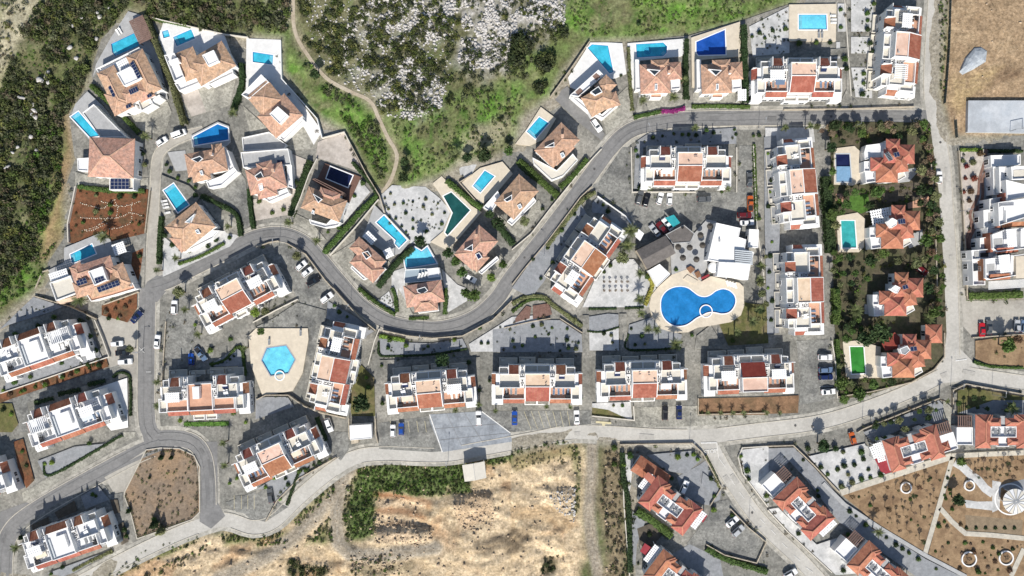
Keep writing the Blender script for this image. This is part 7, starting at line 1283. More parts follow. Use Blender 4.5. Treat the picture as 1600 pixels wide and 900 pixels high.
# gravel garden spots and dense planting
GARD = PX(1296,190, 1452,192, 1466,300, 1474,420, 1478,520, 1440,590, 1360,615, 1312,625, 1303,500, 1300,360)
OFF = [PX(1303,228, 1440,210, 1440,292, 1303,292), PX(1306,336, 1350,332, 1354,322, 1446,318, 1446,395, 1306,395), PX(1360,420, 1450,420, 1450,500, 1345,500), PX(1316,530, 1380,530, 1400,500, 1480,500, 1470,588, 1322,594), PX(1326,302, 1358,302, 1358,334, 1326,330)]
scatter(GARD, 92, 5, 12, ['leaf_dark', 'leaf_mid', 'leaf_mid', 'leaf_olive'], 'leafy tree among the right-hand villa gardens', 'trees of the right gardens', .85, 'tree', OFF)
scatter(GARD, 300, 2.0, 6, ['leaf_dark', 'leaf_olive', 'leaf_mid', 'leaf_yellow', 'leaf_brown', 'leaf_lime'], '', '', .8, 'stuff', OFF, 3)
scatter(PX(1425,210, 1448,200, 1462,300, 1468,420, 1472,480, 1450,480, 1442,300), 16, 5, 9, ['leaf_dry', 'leaf_brown', 'leaf_dry'], 'bare brownish tree along the wall of the right gardens', 'bare trees along the right wall', .8, 'loose')
scatter(PX(1275,195, 1440,192, 1440,208, 1275,212), 14, 5, 9, ['leaf_dry', 'leaf_olive', 'leaf_dark', 'leaf_dry'], 'bushy tree along the top wall of the right gardens', 'trees along the top wall', .7, 'tree')
tile(3, 3)
scatter(T(520, 400, 1120, 190, 970, 730, 700, 560), 30, 2.5, 6.5, ['leaf_dry', 'leaf_dark', 'leaf_brown', 'leaf_dry'], 'tree in the triangular brown garden', 'trees of the triangular brown garden', 1.3, 'loose'); scatter(T(520, 400, 1120, 190, 970, 730, 700, 560), 16, 2, 4, ['leaf_dark', 'leaf_mid', 'leaf_olive'], 'dark shrub in the triangular brown garden', 'shrubs of the triangular brown garden', 1.3)
scatter(T(1180, 160, 1600, 160, 1600, 330, 1450, 300, 1380, 340, 1250, 230), 22, 2.5, 6, ['leaf_dry', 'leaf_dark', 'leaf_brown'], 'bare tree in the brown garden above the pavilion', 'trees above the pavilion', 1.2, 'loose'); scatter(T(1010, 750, 1080, 520, 1230, 660, 1600, 690, 1520, 890, 1240, 890), 34, 2.2, 5.5, ['leaf_dry', 'leaf_dark', 'leaf_mid', 'leaf_brown'], 'shrub in the brown garden below the pavilion', 'shrubs below the pavilion', 1.2)
scatter(T(1110, 200, 1170, 190, 1210, 480, 1230, 610, 1090, 470), 16, 2.2, 4.5, ['leaf_dark', 'leaf_brown', 'leaf_mid'], 'shrub left of the white garden path', 'shrubs left of the garden path', 1.1); 
for i, x in enumerate(range(1240, 1600, 60)): shrub(*T(x, 600)[0], 3.6, 'clipped shrub in the row below the flat brown bed', 'row of clipped shrubs', 'leaf_dark')
for a, n_, lab, grp in ((PX(1180,36, 1232,14, 1232,84, 1182,84), 26, 'tiny plant in the gravel left of the top right pool', 'tiny plants left of the top right pool'), (PX(1332,2, 1362,2, 1362,150, 1338,150), 26, 'tiny plant in the gravel strips beside the top right block', 'tiny plants beside the top right block'), (PX(585,474, 608,457, 619,486), 22, 'tiny plant in the left gravel triangle inside the bend', 'tiny plants inside the bend'), (PX(610,320, 690,300, 690,360, 640,370), 30, 'tiny tuft on the white gravel plot', 'tiny tufts on the white gravel plot'),
                        (PX(10,500, 55,468, 95,480, 60,490), 18, 'small dark tuft in the gravel above the uppermost white block', 'tufts above the uppermost white block'), (PX(780,505, 905,515, 905,545, 775,545), 24, 'small plant in the blue-grey gravel garden', 'small plants in the blue-grey garden'), (PX(595,525, 725,535, 725,550, 600,552), 18, 'small plant in the long gravel garden under the road', 'small plants under the road'), (PX(932,422, 985,420, 1000,455, 920,460), 0, '', ''), (PX(1185,720, 1290,700, 1260,745, 1210,720), 14, 'small plant in the gravel below the lower road', 'small plants below the lower road')):
    if n_: scatter(a, n_, 1.1, 2.4, ['leaf_dark', 'leaf_mid', 'leaf_olive'], lab, grp, 1.3, 'stuff')
tile(2, 2)
for x in range(575, 740, 37):
    for y in (15, -40): tree(*T(x, y)[0], 3.0, 'tiny bare tree in the rows of the palm court', 'tree rows of the palm court', 'leaf_dry', 'loose', 1.5)
scatter(PX(1355,670, 1395,655, 1460,632, 1475,650, 1440,662, 1370,690), 12, 4, 8, ['leaf_dark', 'leaf_mid', 'leaf_olive'], 'leafy tree behind the pinkish twin house', 'trees behind the pinkish twin house', .9, 'tree')
scatter(PX(1495,615, 1590,625, 1590,645, 1495,640), 8, 4, 7, ['leaf_dark', 'leaf_mid'], 'leafy tree behind the right edge twin house', 'trees behind the right edge twin house', .9, 'tree')
scatter(PX(1188,395, 1200,395, 1200,530, 1180,530), 8, 4, 8, ['leaf_dark', 'leaf_olive'], 'leafy tree right of the clubhouse', 'trees right of the clubhouse', .9, 'tree')
rw = random.Random(3)
for c, r, a, ht, m, lab in WL:                     # ragged growth along the garden walls
    tile(c, r); P_ = dens([W(*q)[:2] for q in T(*a)], 1.6)
    for i in range(1, len(P_) - 1):
        d = (P_[i + 1] - P_[i - 1]).normalized(); p = P_[i] + Vector((-d.y, d.x)) * rw.choice([-1, 1]) * rw.uniform(.5, 1.0)
        if rw.random() < .5 and not any(min((q - p).length for q in cc) < wd / 2 + .6 for cc, wd in road_c): STUFF.append((p.x, p.y, .02, rw.uniform(.25, .75), rw.choice(['leaf_dark', 'leaf_dark', 'leaf_mid', 'leaf_olive', 'leaf_brown'])))
for px_, n_ in ((PX(1175,36, 1232,12, 1232,86, 1180,86), 26), (PX(1330,0, 1363,0, 1363,155, 1336,153), 34), (PX(240,470, 330,520, 320,560, 262,570), 14), (PX(395,480, 480,450, 480,510, 400,510), 22), (PX(595,545, 735,540, 735,562, 595,565), 16), (PX(760,545, 910,545, 910,565, 760,565), 16), (PX(925,545, 1075,545, 1075,562, 925,562), 14), (PX(1190,640, 1260,640, 1190,660, 1110,662), 0), (PX(990,705, 1110,702, 1100,730, 1010,745), 12), (PX(880,310, 990,320, 930,340, 850,430, 830,440), 20), (PX(975,215, 1150,203, 1150,222, 985,225), 18), (PX(215,705, 235,715, 200,770), 0), (PX(200,780, 310,720, 310,800, 220,840), 30), (PX(1550,535, 1600,525, 1600,570, 1530,565), 18), (PX(205,640, 210,720, 190,700), 0), (PX(0,540, 60,520, 150,490, 140,500, 20,545), 16), (PX(170,285,232,290,226,365,175,375,110,375,112,300), 26)):
    if n_: scatter(px_, n_, 1.2, 3.2, ['leaf_dark', 'leaf_mid', 'leaf_olive', 'leaf_brown'], '', '', 1.0, 'stuff')
sheet('garden_bed', PX(1193,215, 1212,212, 1218,300, 1216,520, 1198,522, 1194,360), 'gravel_grey')
for i, y in enumerate((240, 262, 282, 300, 322, 345, 378, 400, 425, 450, 470, 500)): shrub(1200 + (i * 7) % 9, y, 3.2 + (i * 5) % 3, 'round shrub in the bed left of the lengthwise blocks', 'shrubs left of the lengthwise blocks', 'leaf_dark' if i % 3 else 'leaf_lime')
hedge('long clipped hedge along the cobbled lane left of the lengthwise blocks', PX(1179,225, 1181,290, 1183,345), 1.1, .9, 'leaf_mid')
scatter(DIRT_PLOT, 90, .8, 2.6, ['leaf_olive', 'leaf_dry', 'leaf_brown', 'leaf_mid', 'leaf_lime'], '', '', .8, 'stuff')
for (x0, y0), (x1, y1) in zip(DIRT_PLOT, DIRT_PLOT[1:]):
    for k in range(int(math.hypot(x1 - x0, y1 - y0) / 3.5)): t = k * 3.5 / math.hypot(x1 - x0, y1 - y0); x, y = x0 + (x1 - x0) * t, y0 + (y1 - y0) * t; STUFF.append((*W(x + (255 - x) * .06, y + (770 - y) * .06)[:2], .02, rw.uniform(.15, .45), rw.choice(['leaf_olive', 'leaf_mid', 'leaf_brown'])))
tile(3, 3); scatter(T(520, 400, 1120, 190, 970, 730, 700, 560), 60, .8, 2.2, ['leaf_olive', 'leaf_dry', 'leaf_brown', 'leaf_mid'], '', '', .9, 'stuff'); scatter(T(1020, 740, 1080, 520, 1230, 660, 1600, 690, 1520, 890, 1240, 890), 60, .8, 2.2, ['leaf_olive', 'leaf_brown', 'leaf_mid'], '', '', .9, 'stuff')
# ---------------------------------------------------------------- cars
def rrect(x0, x1, w_, c, n_=3):
    p = []
    for cx, cy, a in ((x1 - c, w_ - c, 0), (x0 + c, w_ - c, 90), (x0 + c, -w_ + c, 180), (x1 - c, -w_ + c, 270)):
        for i in range(n_ + 1): t = R(a + 90 * i / n_); p.append((cx + c * math.cos(t), cy + c * math.sin(t)))
    return p
def loft(b, rings, cap=True, mi=0):
    n_ = len(rings[0][0]); o = len(b.v)
    for p, z in rings: b.v += [(x, y, z) for x, y in p]
    for k in range(len(rings) - 1):
        for i in range(n_): j = (i + 1) % n_; b.f.append((o + k * n_ + i, o + k * n_ + j, o + (k + 1) * n_ + j, o + (k + 1) * n_ + i)); b.m.append(mi)
    if cap: b.f.append(tuple(o + (len(rings) - 1) * n_ + i for i in range(n_))); b.m.append(mi)
CT = {'hatch': (3.9, 1.75, 1.46, -1.75, .75, -1.35, .1), 'sedan': (4.5, 1.8, 1.43, -1.55, .95, -.95, .2), 'suv': (4.5, 1.88, 1.68, -2.05, .9, -1.75, .2), 'van': (4.6, 1.9, 1.95, -2.15, 1.5, -2.05, .9), 'pickup': (5.1, 1.85, 1.75, -.55, 1.15, -.4, .5)}
def car_meshes(t, c):
    L_, w_, h, c0, c1, r0, r1 = CT[t]; w_ /= 2; x0, x1 = -L_ / 2, L_ / 2; P = 'paint_' + c; zb = .88 if h < 1.6 else .98; out = []
    b = MB(); loft(b, [(rrect(x0 + .08, x1 - .08, w_ - .08, .3), .22), (rrect(x0, x1, w_, .35), .45), (rrect(x0 + .02, x1 - .03, w_ - .01, .35), .68), (rrect(x0 + .08, x1 - .2, w_ - .09, .35), zb)])
    out.append(('body', b.mesh('body', P)))
    if t == 'pickup': out.append(('load_bed', MB().box(x0 + .2, c0 - .1, -w_ + .2, w_ - .2, zb - .02, zb + .015).mesh('load_bed', 'black')))
    wt, wl = w_ - .32, w_ - .12
    A = [(c0, -wl, zb), (c1, -wl, zb), (c1, wl, zb), (c0, wl, zb)]; B = [(r0, -wt, h - .04), (r1, -wt, h - .04), (r1, wt, h - .04), (r0, wt, h - .04)]
    for nm, i, j in (('side_window', 0, 1), ('windscreen', 1, 2), ('side_window', 2, 3), ('rear_window', 3, 0)): out.append((nm, MB().add([A[i], A[j], B[j], B[i]], [(0, 1, 2, 3)]).mesh(nm, 'glass_dark')))
    b = MB(); loft(b, [(rrect(r0 - .04, r1 + .04, wt + .03, .15), h - .05), (rrect(r0 + .04, r1 - .04, wt - .04, .15), h)]); 
    for i in range(4):
        b.bar(Vector(A[i]) + Vector((0, 0, .02)), Vector(B[i]) + Vector((0, 0, .02)), .1, .05)
    out.append(('roof', b.mesh('roof', P)))
    return out
def wheel_meshes():
    b = MB(); n_ = 14; a = [2 * math.pi * i / n_ for i in range(n_)]
    vs = [(.31 * math.cos(t), -.1, .31 * math.sin(t)) for t in a] + [(.31 * math.cos(t), .1, .31 * math.sin(t)) for t in a]
    b.add(vs, [(i, (i + 1) % n_, n_ + (i + 1) % n_, n_ + i) for i in range(n_)] + [tuple(range(n_))[::-1], tuple(range(n_, 2 * n_))])
    r_ = MB().add([(.19 * math.cos(t), .105, .19 * math.sin(t)) for t in a] + [(.19 * math.cos(t), -.105, .19 * math.sin(t)) for t in a], [tuple(range(n_)), tuple(range(n_, 2 * n_))[::-1]])
    return b.mesh('tyre', 'rubber'), r_.mesh('rim', 'grey_metal')
mat('lamp_glass', (.7, .72, .74), None, 1, .1, 0, 0, spec=.7); mat('lamp_red', (.3, .01, .01), None, 1, .2, 0, 0, spec=.6)
def car(x, y, rot, t, c, label):
    p = W(x, y, .7); o = thing('parked_car', label, 'car', (p.x, p.y, .16 if t else 0), R(rot), 'cars parked across the estate'); L_, w_ = CT[t][:2]
    for nm, me in shared(('car', t, c), lambda: car_meshes(t, c)): link(nm, me, o)
    ty, rm = shared('wheel', wheel_meshes)
    for sx in (-.3, .31):
        for sy in (-1, 1): wh = link('wheel', ty, o, (sx * L_, sy * (w_ / 2 - .1), .31)); link('rim', rm, wh)
    for sy in (-1, 1):
        link('headlight', shared('hl', lambda: MB().box(-.12, .05, -.2, .2, 0, .14).mesh('headlight', 'lamp_glass')), o, (L_ / 2 - .08, sy * (w_ / 2 - .3), .6)); link('tail_light', shared('tl_', lambda: MB().box(-.03, .08, -.13, .13, 0, .18).mesh('tail_light', 'lamp_red')), o, (-L_ / 2 + .01, sy * (w_ / 2 - .22), .62))
CARS = [(280, 209, 20, 'van', 'white', 'white van at the top end of the narrow lane'), (253, 221, 32, 'hatch', 'white', 'white hatchback at the bend of the narrow lane'), (214, 495, 48, 'sedan', 'navy', 'dark blue car beside the small red earth bed'), (273, 480, 88, 'suv', 'white', 'white car in the car park left of the slanted block'), (246, 534, 84, 'sedan', 'white', 'white car parked on the left road'),
        (183, 537, 4, 'hatch', 'white', 'white car, uppermost of three beside the white blocks'), (192, 551, 4, 'sedan', 'black', 'black car between two white cars beside the white blocks'), (196, 565, 4, 'suv', 'white', 'white car, lowest of three beside the white blocks'), (299, 561, 92, 'hatch', 'blue', 'bright blue car above the open-terraced block'), (314, 553, -52, 'pickup', 'steel', 'blue and white pickup beside the bright blue car'),
        (471, 415, 40, 'hatch', 'white', 'white car, uppermost in the road bend parking'), (480, 425, 36, 'hatch', 'white', 'white car, second in the road bend parking'), (490, 440, 30, 'suv', 'black', 'black car, third in the road bend parking'), (734, 434, -30, 'sedan', 'white', 'white car at the emerald pool villa'), (511, 465, 36, 'suv', 'white', 'white car alone at the lower end of the road bend parking'),
        (514, 664, -70, 'suv', 'white', 'white car left of the small white flat roof'), (614, 673, 90, 'hatch', 'white', 'white car beside a blue one on the lower parking'), (627, 670, 90, 'hatch', 'blue', 'blue car beside a white one on the lower parking'), (748, 653, 92, 'suv', 'white', 'white car on the edge of the blue-grey paving'), (932, 196, -55, 'suv', 'white', 'white car on the drive of the wedge pool villa'),
        (999, 309, 74, 'suv', 'grey', 'dark grey car, leftmost in the cobbled car park'), (1010, 312, 74, 'suv', 'black', 'black car, second in the cobbled car park'), (1031, 310, 74, 'hatch', 'white', 'white car, third in the cobbled car park'), (1046, 311, 88, 'hatch', 'white', 'white car, fourth in the cobbled car park'), (1100, 311, 2, 'suv', 'grey', 'dark grey car parked sideways in the cobbled car park'),
        (1171, 281, 90, 'sedan', 'grey', 'dark grey car on the cobbled lane by the upper lengthwise block'), (1172, 318, 91, 'pickup', 'orange', 'orange pickup at the right of the cobbled car park'), (1163, 336, 1, 'suv', 'maroon', 'dark red car below the orange pickup'), (1167, 348, 4, 'sedan', 'white', 'white car below the dark red one'), (1023, 360, 128, 'sedan', 'silver', 'silver car, leftmost beside the clubhouse bar'), (1034, 356, 128, 'suv', 'maroon', 'dark maroon car between two pale ones at the clubhouse bar'), (1043, 350, 128, 'sedan', 'white', 'white car half under the teal carport'),
        (804, 653, 90, 'sedan', 'blue', 'blue car at the left of the yellow-lined bays'), (901, 652, 92, 'sedan', 'white', 'white car at the right of the yellow-lined bays'), (1039, 645, 88, 'suv', 'black', 'black car in the warm cobbled bay'), (1061, 644, 90, 'sedan', 'navy', 'navy car in the warm cobbled bay'), (1467, 277, 88, 'hatch', 'white', 'white car parked on the right-hand road'), (1439, 422, -38, 'suv', 'maroon', 'dark red car between the right gardens'),
        (1534, 515, 91, 'sedan', 'red', 'bright red car at the right-hand forecourt'), (1545, 511, 90, 'sedan', 'grey', 'dark grey car beside the bright red one'), (1589, 509, 88, 'hatch', 'silver', 'silver car near the right edge forecourt'), (1599, 509, 88, 'hatch', 'steel', 'blue-grey car cut by the right edge'), (1289, 558, 0, 'suv', 'white', 'white car in the top right-hand parking bay'), (1290, 578, 2, 'suv', 'steel', 'blue car in the second right-hand parking bay'), (1290, 589, 2, 'suv', 'navy', 'navy car in the third right-hand parking bay'), (1294, 612, 5, 'sedan', 'white', 'white car in the lowest right-hand parking bay'),
        (423, 774, 100, 'suv', 'grey', 'dark grey car below the slanted block by the lower road'), (1069, 761, 66, 'suv', 'white', 'white car behind the lower centre twin house'), (1144, 815, 38, 'sedan', 'white', 'white car, upper in the cobbled court'), (1153, 829, 42, 'suv', 'silver', 'silver car, lower in the cobbled court'), (1332, 684, 106, 'hatch', 'orange', 'orange car above the pinkish twin house'), (1235, 896, 30, 'suv', 'white', 'white car at the bottom edge left of the dashed road')]
for a in CARS: car(*a)
# ---------------------------------------------------------------- street lamps, parasols, loungers by pools
def lamp(x, y, rz, label):
    p = W(x, y); o = thing('street_lamp', label, 'street lamp', (p.x, p.y, 0), R(rz), 'street lamps along the roads')
    link('post', shared('lamp_post', lambda: MB().cyl(0, 0, 0, .3, .14, .12, 10).cyl(0, 0, .3, 6.4, .07, .045, 8).mesh('post', 'grey_metal')), o); link('arm', shared('lamp_arm', lambda: MB().bar((0, 0, 6.4), (1.3, 0, 6.6), .06, .06).mesh('arm', 'grey_metal')), o)
    link('lamp_head', shared('lamp_head', lambda: MB().box(1.1, 1.75, -.13, .13, 6.5, 6.62).mesh('lamp_head', 'grey_metal')), o)
for a in ((437, 384, 90, 'street lamp at the crest of the curved road'), (1077, 692, 90, 'street lamp below the lower road, centre'), (1347, 654, 90, 'street lamp below the lower road, right'), (1485, 604, 90, 'street lamp at the right road junction'), (1549, 616, 90, 'street lamp at the right edge below the road'), (224, 548, 0, 'street lamp on the left road'), (548, 482, 60, 'street lamp inside the road bend, left'), (660, 530, 90, 'street lamp below the road bend, centre'), (850, 400, 150, 'street lamp beside the climbing road'),
          (1185, 200, 90, 'street lamp below the top road, centre right'), (1010, 208, 110, 'street lamp below the top road, left'), (1330, 200, 90, 'street lamp below the top road, right'), (1500, 330, 180, 'street lamp beside the right-hand road'), (700, 722, 90, 'street lamp below the lower road, left'), (1170, 815, 30, 'street lamp beside the dashed side road')): lamp(*a)
def parasol(x, y, label, group):
    p = W(x, y, 2.2); o = thing('thatched_parasol', label, 'parasol', (p.x, p.y, .6), 0, group); link('pole', shared('par_pole', lambda: MB().cyl(0, 0, 0, 2.3, .05, n=8).mesh('pole', 'wood')), o)
    def can():
        b = MB(); n_ = 14; b.add([(0, 0, 2.6)] + [(0.95 * math.cos(2 * math.pi * i / n_) * (1 + .07 * (i % 2)), 0.95 * math.sin(2 * math.pi * i / n_) * (1 + .07 * (i % 2)), 2.0) for i in range(n_)], [(0, 1 + i, 1 + (i + 1) % n_) for i in range(n_)]); return b.mesh('canopy', 'thatch')
    link('canopy', shared('par_can', can), o)
for (x, y), lab in zip(Q(610, 112, 540, 178, 555, 252, 460, 270, 375, 265, 410, 345, 510, 357), ('thatched parasol at the top of the clubhouse plaza', 'thatched parasol second from the plaza top', 'thatched parasol near the white clubhouse wall', 'thatched parasol in the middle of the plaza', 'thatched parasol at the left of the plaza', 'thatched parasol at the lower left of the plaza', 'thatched parasol at the lower right of the plaza')): parasol(x, y, lab, 'thatched parasols on the plaza')
for lab, grp, rz, pts, z_ in (('white sun lounger left of the lane-side turquoise pool', 'loungers at the lane-side pool', 100, tb(0, 1, 1030, 357, 1036, 377, 1042, 397, 1050, 430), .65), ('white sun lounger on the deck right of the top right pool', 'loungers right of the top right pool', 90, PX(1301,25, 1302,31, 1302,36), .65), ('dark sun lounger below the top right pool', 'loungers below the top right pool', 0, PX(1279,55, 1284,55), .65), ('white sun lounger on the glass terrace of the bend villa', 'loungers of the bend villa', -20, tb(1, 1, 1020, 825, 1040, 820, 1060, 815), 3.35), ('sun lounger on the six-sided pool deck', 'loungers on the six-sided pool deck', 0, PX(421,534, 470,520, 395,600), .65), ('pale sun lounger on the bean-shaped pool deck near the clubhouse', 'loungers by the clubhouse', 20, Q(740, 535, 760, 540, 780, 545, 800, 552), .65), ('white sun lounger in the garden of the uppermost white block', 'loungers of the uppermost white block', 40, PX(121,557, 127,561), .2), ('white sun lounger on the deck left of the pyramid-roofed villa', 'loungers of the top left deck', 30, tb(0, 0, 740, 205, 755, 195), .65)):
    for x, y in pts: p = W(x, y, z_); lounger(p.x, p.y, z_, R(rz), lab, grp, 'cushion_white' if 'white' in lab or 'pale' in lab else 'cushion_grey')
pergola('small square white lattice pergola at the right end of the uppermost white block', (133, 552), (147, 548), (150, 559), 2.4)
for i, (x, y) in enumerate(Q(585, 855, 603, 858, 622, 862, 640, 866)): pass
# ---------------------------------------------------------------- sheds, site slab, fence, pile
b = Bld('hut', 'open hut with pale gable roof above the quarry', 'hut', (741, 738), 3.4); p = b.rel(PX(722,727, 757,721, 760,747, 726,753), 3.2); md = lambda i, j: ((p[i][0] + p[j][0]) / 2, (p[i][1] + p[j][1]) / 2)
MB().add([(*p[0], 3.0), (*p[1], 3.0), (*p[2], 3.0), (*p[3], 3.0), (*md(0, 1), 3.7), (*md(2, 3), 3.7), (*p[0], 2.9), (*p[1], 2.9), (*p[2], 2.9), (*p[3], 2.9)], [(0, 3, 5, 4), (2, 1, 4, 5), (3, 9, 8, 2, 5), (1, 7, 6, 0, 4), (6, 7, 8, 9), (0, 6, 9, 3), (1, 2, 8, 7)]).build('roof', 'terrace_cream', b.root); MB().bar((*md(0, 1), 3.76), (*md(2, 3), 3.76), .12, .08).build('ridge_cap', 'deck_grey', b.root)
for x, y in inset(ccw(p), .4): MB().box(x - .15, x + .15, y - .15, y + .15, -1.5, 2.95).build('post', 'cream_wall', b.root)
b = Bld('shed', 'small white flat-roofed shed above the lower road', 'shed', (563, 677), 3); b.flat(PX(546,665, 580,663, 581,685, 547,688), 2.8, .12, 'white_wall'); b.block(PX(548,685,560,684,560,692,549,694), 0, 2.0, 'stone_wall', 'side_wall')
o = deck(PX(1513,157, 1640,157, 1640,208, 1512,206), 'concrete_slab', 1.3, name='concrete_slab', z0=-1); 
b = Bld('scaffold_frame', 'thin metal frame standing on the concrete slab at top right', 'frame', (1585, 205), 1); 
for x, y in PX(1578,205, 1597,201): q_ = b.rel([(x, y)], 1.3)[0]; MB().box(q_[0] - .08, q_[0] + .08, q_[1] - .08, q_[1] + .08, 1.3, 4.0).build('post', 'grey_metal', b.root)
q0, q1 = b.rel(PX(1578,205, 1597,201), 1.3); MB().bar((*q0, 4.1), (*q1, 4.1), .15, .12).build('beam', 'grey_metal', b.root)
p = w2(PX(1497,112, 1505,92, 1520,74, 1532,72, 1541,80, 1541,97, 1520,110, 1502,119)); c = sum((Vector(q) for q in p), Vector((0, 0))) / len(p); b = MB(); rn = random.Random(4); rings = []
for f, z in ((1, 0), (.85, .7), (.6, 1.15), (.3, 1.4)): rings.append(([((x - c.x) * f * rn.uniform(.93, 1.06), (y - c.y) * f * rn.uniform(.93, 1.06)) for x, y in ccw(p)], z))
loft(b, rings); tag(b.build('tarpaulin_heap', 'tarp', None, (c.x, c.y, hz(c.x, c.y) - .1)), 'grey tarpaulin-covered heap on the brown building site', 'heap')
def fence(label, px, h=1.8):
    P = dens([W(*q, h)[:2] for q in px], 2.2); o = thing('site_fence', label, 'fence', (P[0].x, P[0].y, -.3))
    for i, (a, c_) in enumerate(zip(P, P[1:])):
        a_, d_ = a - P[0], c_ - P[0]; MB().bar((a_.x, a_.y, h), (d_.x, d_.y, h), .06, h - .1).build('fence_panel', 'fence_green', o); MB().cyl(a_.x, a_.y, 0, h + .1, .05, n=6).build('post', 'grey_metal', o)
fence('dark green site fence along the road at top right', PX(1488,-10, 1486,60, 1483,110, 1479,160)); fence('short green site fence left of the concrete slab', PX(1496,186, 1498,214))
# stones laid out in the red earth garden, kidney beds
o = thing('kidney_beds', 'dark kidney-shaped planting beds above the open-terraced block', 'flower bed', tuple(W(360, 560)[:2]) + (0,)); c0 = o.location
tile(0, 2)
for a in ((1330, 485, 12), (1345, 470, 9), (1370, 470, 12), (1395, 460, 14), (1420, 465, 9), (1440, 445, 14), (1465, 425, 12), (1470, 395, 10)):
    (x, y), = T(*a[:2]); p = W(x, y); link('bed', shared(('bed', 0), lambda: plant_mesh('bed', [(0, 0, .2, 1), (.7, .3, .2, .8)], 150, .2, 5, 'leaf_dark', .5)), o, (p.x - c0.x, p.y - c0.y, .2), x, a[2] / 4 * S * .8)
stone_v, stone_f = [], []
def gem(rn_):
    bm = bmesh.new(); bmesh.ops.create_icosphere(bm, subdivisions=1, radius=1); v = np.array([q.co for q in bm.verts]); bm.faces.ensure_lookup_table(); f = np.array([[l.index for l in q.verts] for q in bm.faces]); bm.free()
    return v * (1 + rn_.uniform(-.28, .28, (len(v), 1))) * np.array([1, 1, .7]), f
GEMS = [gem(RNG) for _ in range(6)]
def merged(name, items, mats, label, cat=None, mi=None, kind='stuff'):
    vs, fs, ms_ = [], [], []; o = 0
    for k, (x, y, z, r_, m_) in enumerate(items):
        v, f = GEMS[k % 6]; a = RNG.uniform(0, 6.28); c_, s_ = math.cos(a), math.sin(a); q = v * r_ * RNG.uniform(.75, 1.3, 3)
        vs.append(np.stack([q[:, 0] * c_ - q[:, 1] * s_ + x, q[:, 0] * s_ + q[:, 1] * c_ + y, q[:, 2] + z], 1)); fs.append(f + o); ms_.append(np.full(len(f), m_)); o += len(v)
    return tag(link(name, npmesh(name, np.concatenate(vs), np.concatenate(fs), mats, None, np.concatenate(ms_))), label, cat, kind=kind)
pts = []
tile(0, 1)
for a in ((510, 370, 640, 400, 720, 350), (640, 360, 760, 390, 880, 360), (510, 460, 640, 465, 740, 460, 820, 430, 890, 450), (820, 430, 830, 370), (520, 540, 600, 520, 680, 460), (690, 530, 760, 520, 820, 490, 830, 440), (550, 545, 600, 530, 670, 500), (720, 350, 740, 400, 730, 460)):
    for q in dens(T(*a), 3.0): pts.append((*W(q.x + RNG.uniform(-.7, .7), q.y + RNG.uniform(-.7, .7))[:2], .32, .19, 0))
merged('garden_stones', pts, ['deck_cream'], 'lines of small pale stones laid out in the red earth garden', 'stones')
for x, y in PX(154,641, 0,0, 97,588, 72,601): 
    if x: p = W(x, y); tag(link('boulder', npmesh('boulder', GEMS[0][0] * .9, GEMS[0][1], 'rock_white'), None, (p.x, p.y, .5)), 'white boulder in the red planting strip, ' + ('right' if x > 150 else 'middle' if x > 80 else 'left'), 'boulder', 'boulders in the red strip')
# ---------------------------------------------------------------- wild hillside: maquis, rocks, grass
def sample(px, n_, keep=lambda x, y: True):
    p = np.array(w2(px)); out = []; lo, hi = p.min(0), p.max(0); pl = [tuple(q) for q in p]; k = 0
    while len(out) < n_ and k < n_ * 25:
        k += 1; x, y = RNG.uniform(lo[0], hi[0]), RNG.uniform(lo[1], hi[1])
        if inpoly(x, y, pl) and keep(x, y): out.append((x, y))
    return out
devw_ = ccw(w2(DEV)); PW = [W(*q)[:2] for q in PATH]
def free(x, y, pad=.8):
    if any(inpoly(x + a, y + b_, devw_) for a, b_ in ((pad, 0), (-pad, 0), (0, pad), (0, -pad))): return False
    for a, b_ in zip(PW, PW[1:]):
        a, b_ = Vector(a), Vector(b_); t = max(0, min(1, (Vector((x, y)) - a).dot(b_ - a) / (b_ - a).length_squared))
        if (a + (b_ - a) * t - Vector((x, y))).length < 1.2: return False
    return True
NG = RNG.random((64, 64))
def patch(x, y, sc=7.0):
    u, v = (x / sc) % 63, (y / sc) % 63; i, j = int(u), int(v); fu, fv = u - i, v - j
    return NG[j, i] * (1 - fu) * (1 - fv) + NG[j, i + 1] * fu * (1 - fv) + NG[j + 1, i] * (1 - fu) * fv + NG[j + 1, i + 1] * fu * fv
PAL = {'d': [(.04, .056, .022), (.052, .07, .025), (.062, .078, .028), (.045, .052, .028)], 'm': [(.09, .12, .033), (.11, .135, .04), (.125, .135, .052), (.085, .095, .042)], 'g': [(.12, .13, .07), (.15, .15, .09), (.1, .11, .06)], 'y': [(.17, .17, .05), (.13, .15, .04)], 'l': [(.1, .19, .03), (.13, .22, .035), (.08, .15, .025)], 'b': [(.13, .1, .065), (.16, .13, .09)]}
BUSHV = [cloud([(0, 0, .45, .8)] + [(.5 * math.cos(a + k), .5 * math.sin(a + k), .45, .5) for a in (0, 1.6, 3.1, 4.7)], 44, .17, 90 + k, .9) for k in range(6)]
bv, bf, bc = [], [], []; nb = [0]
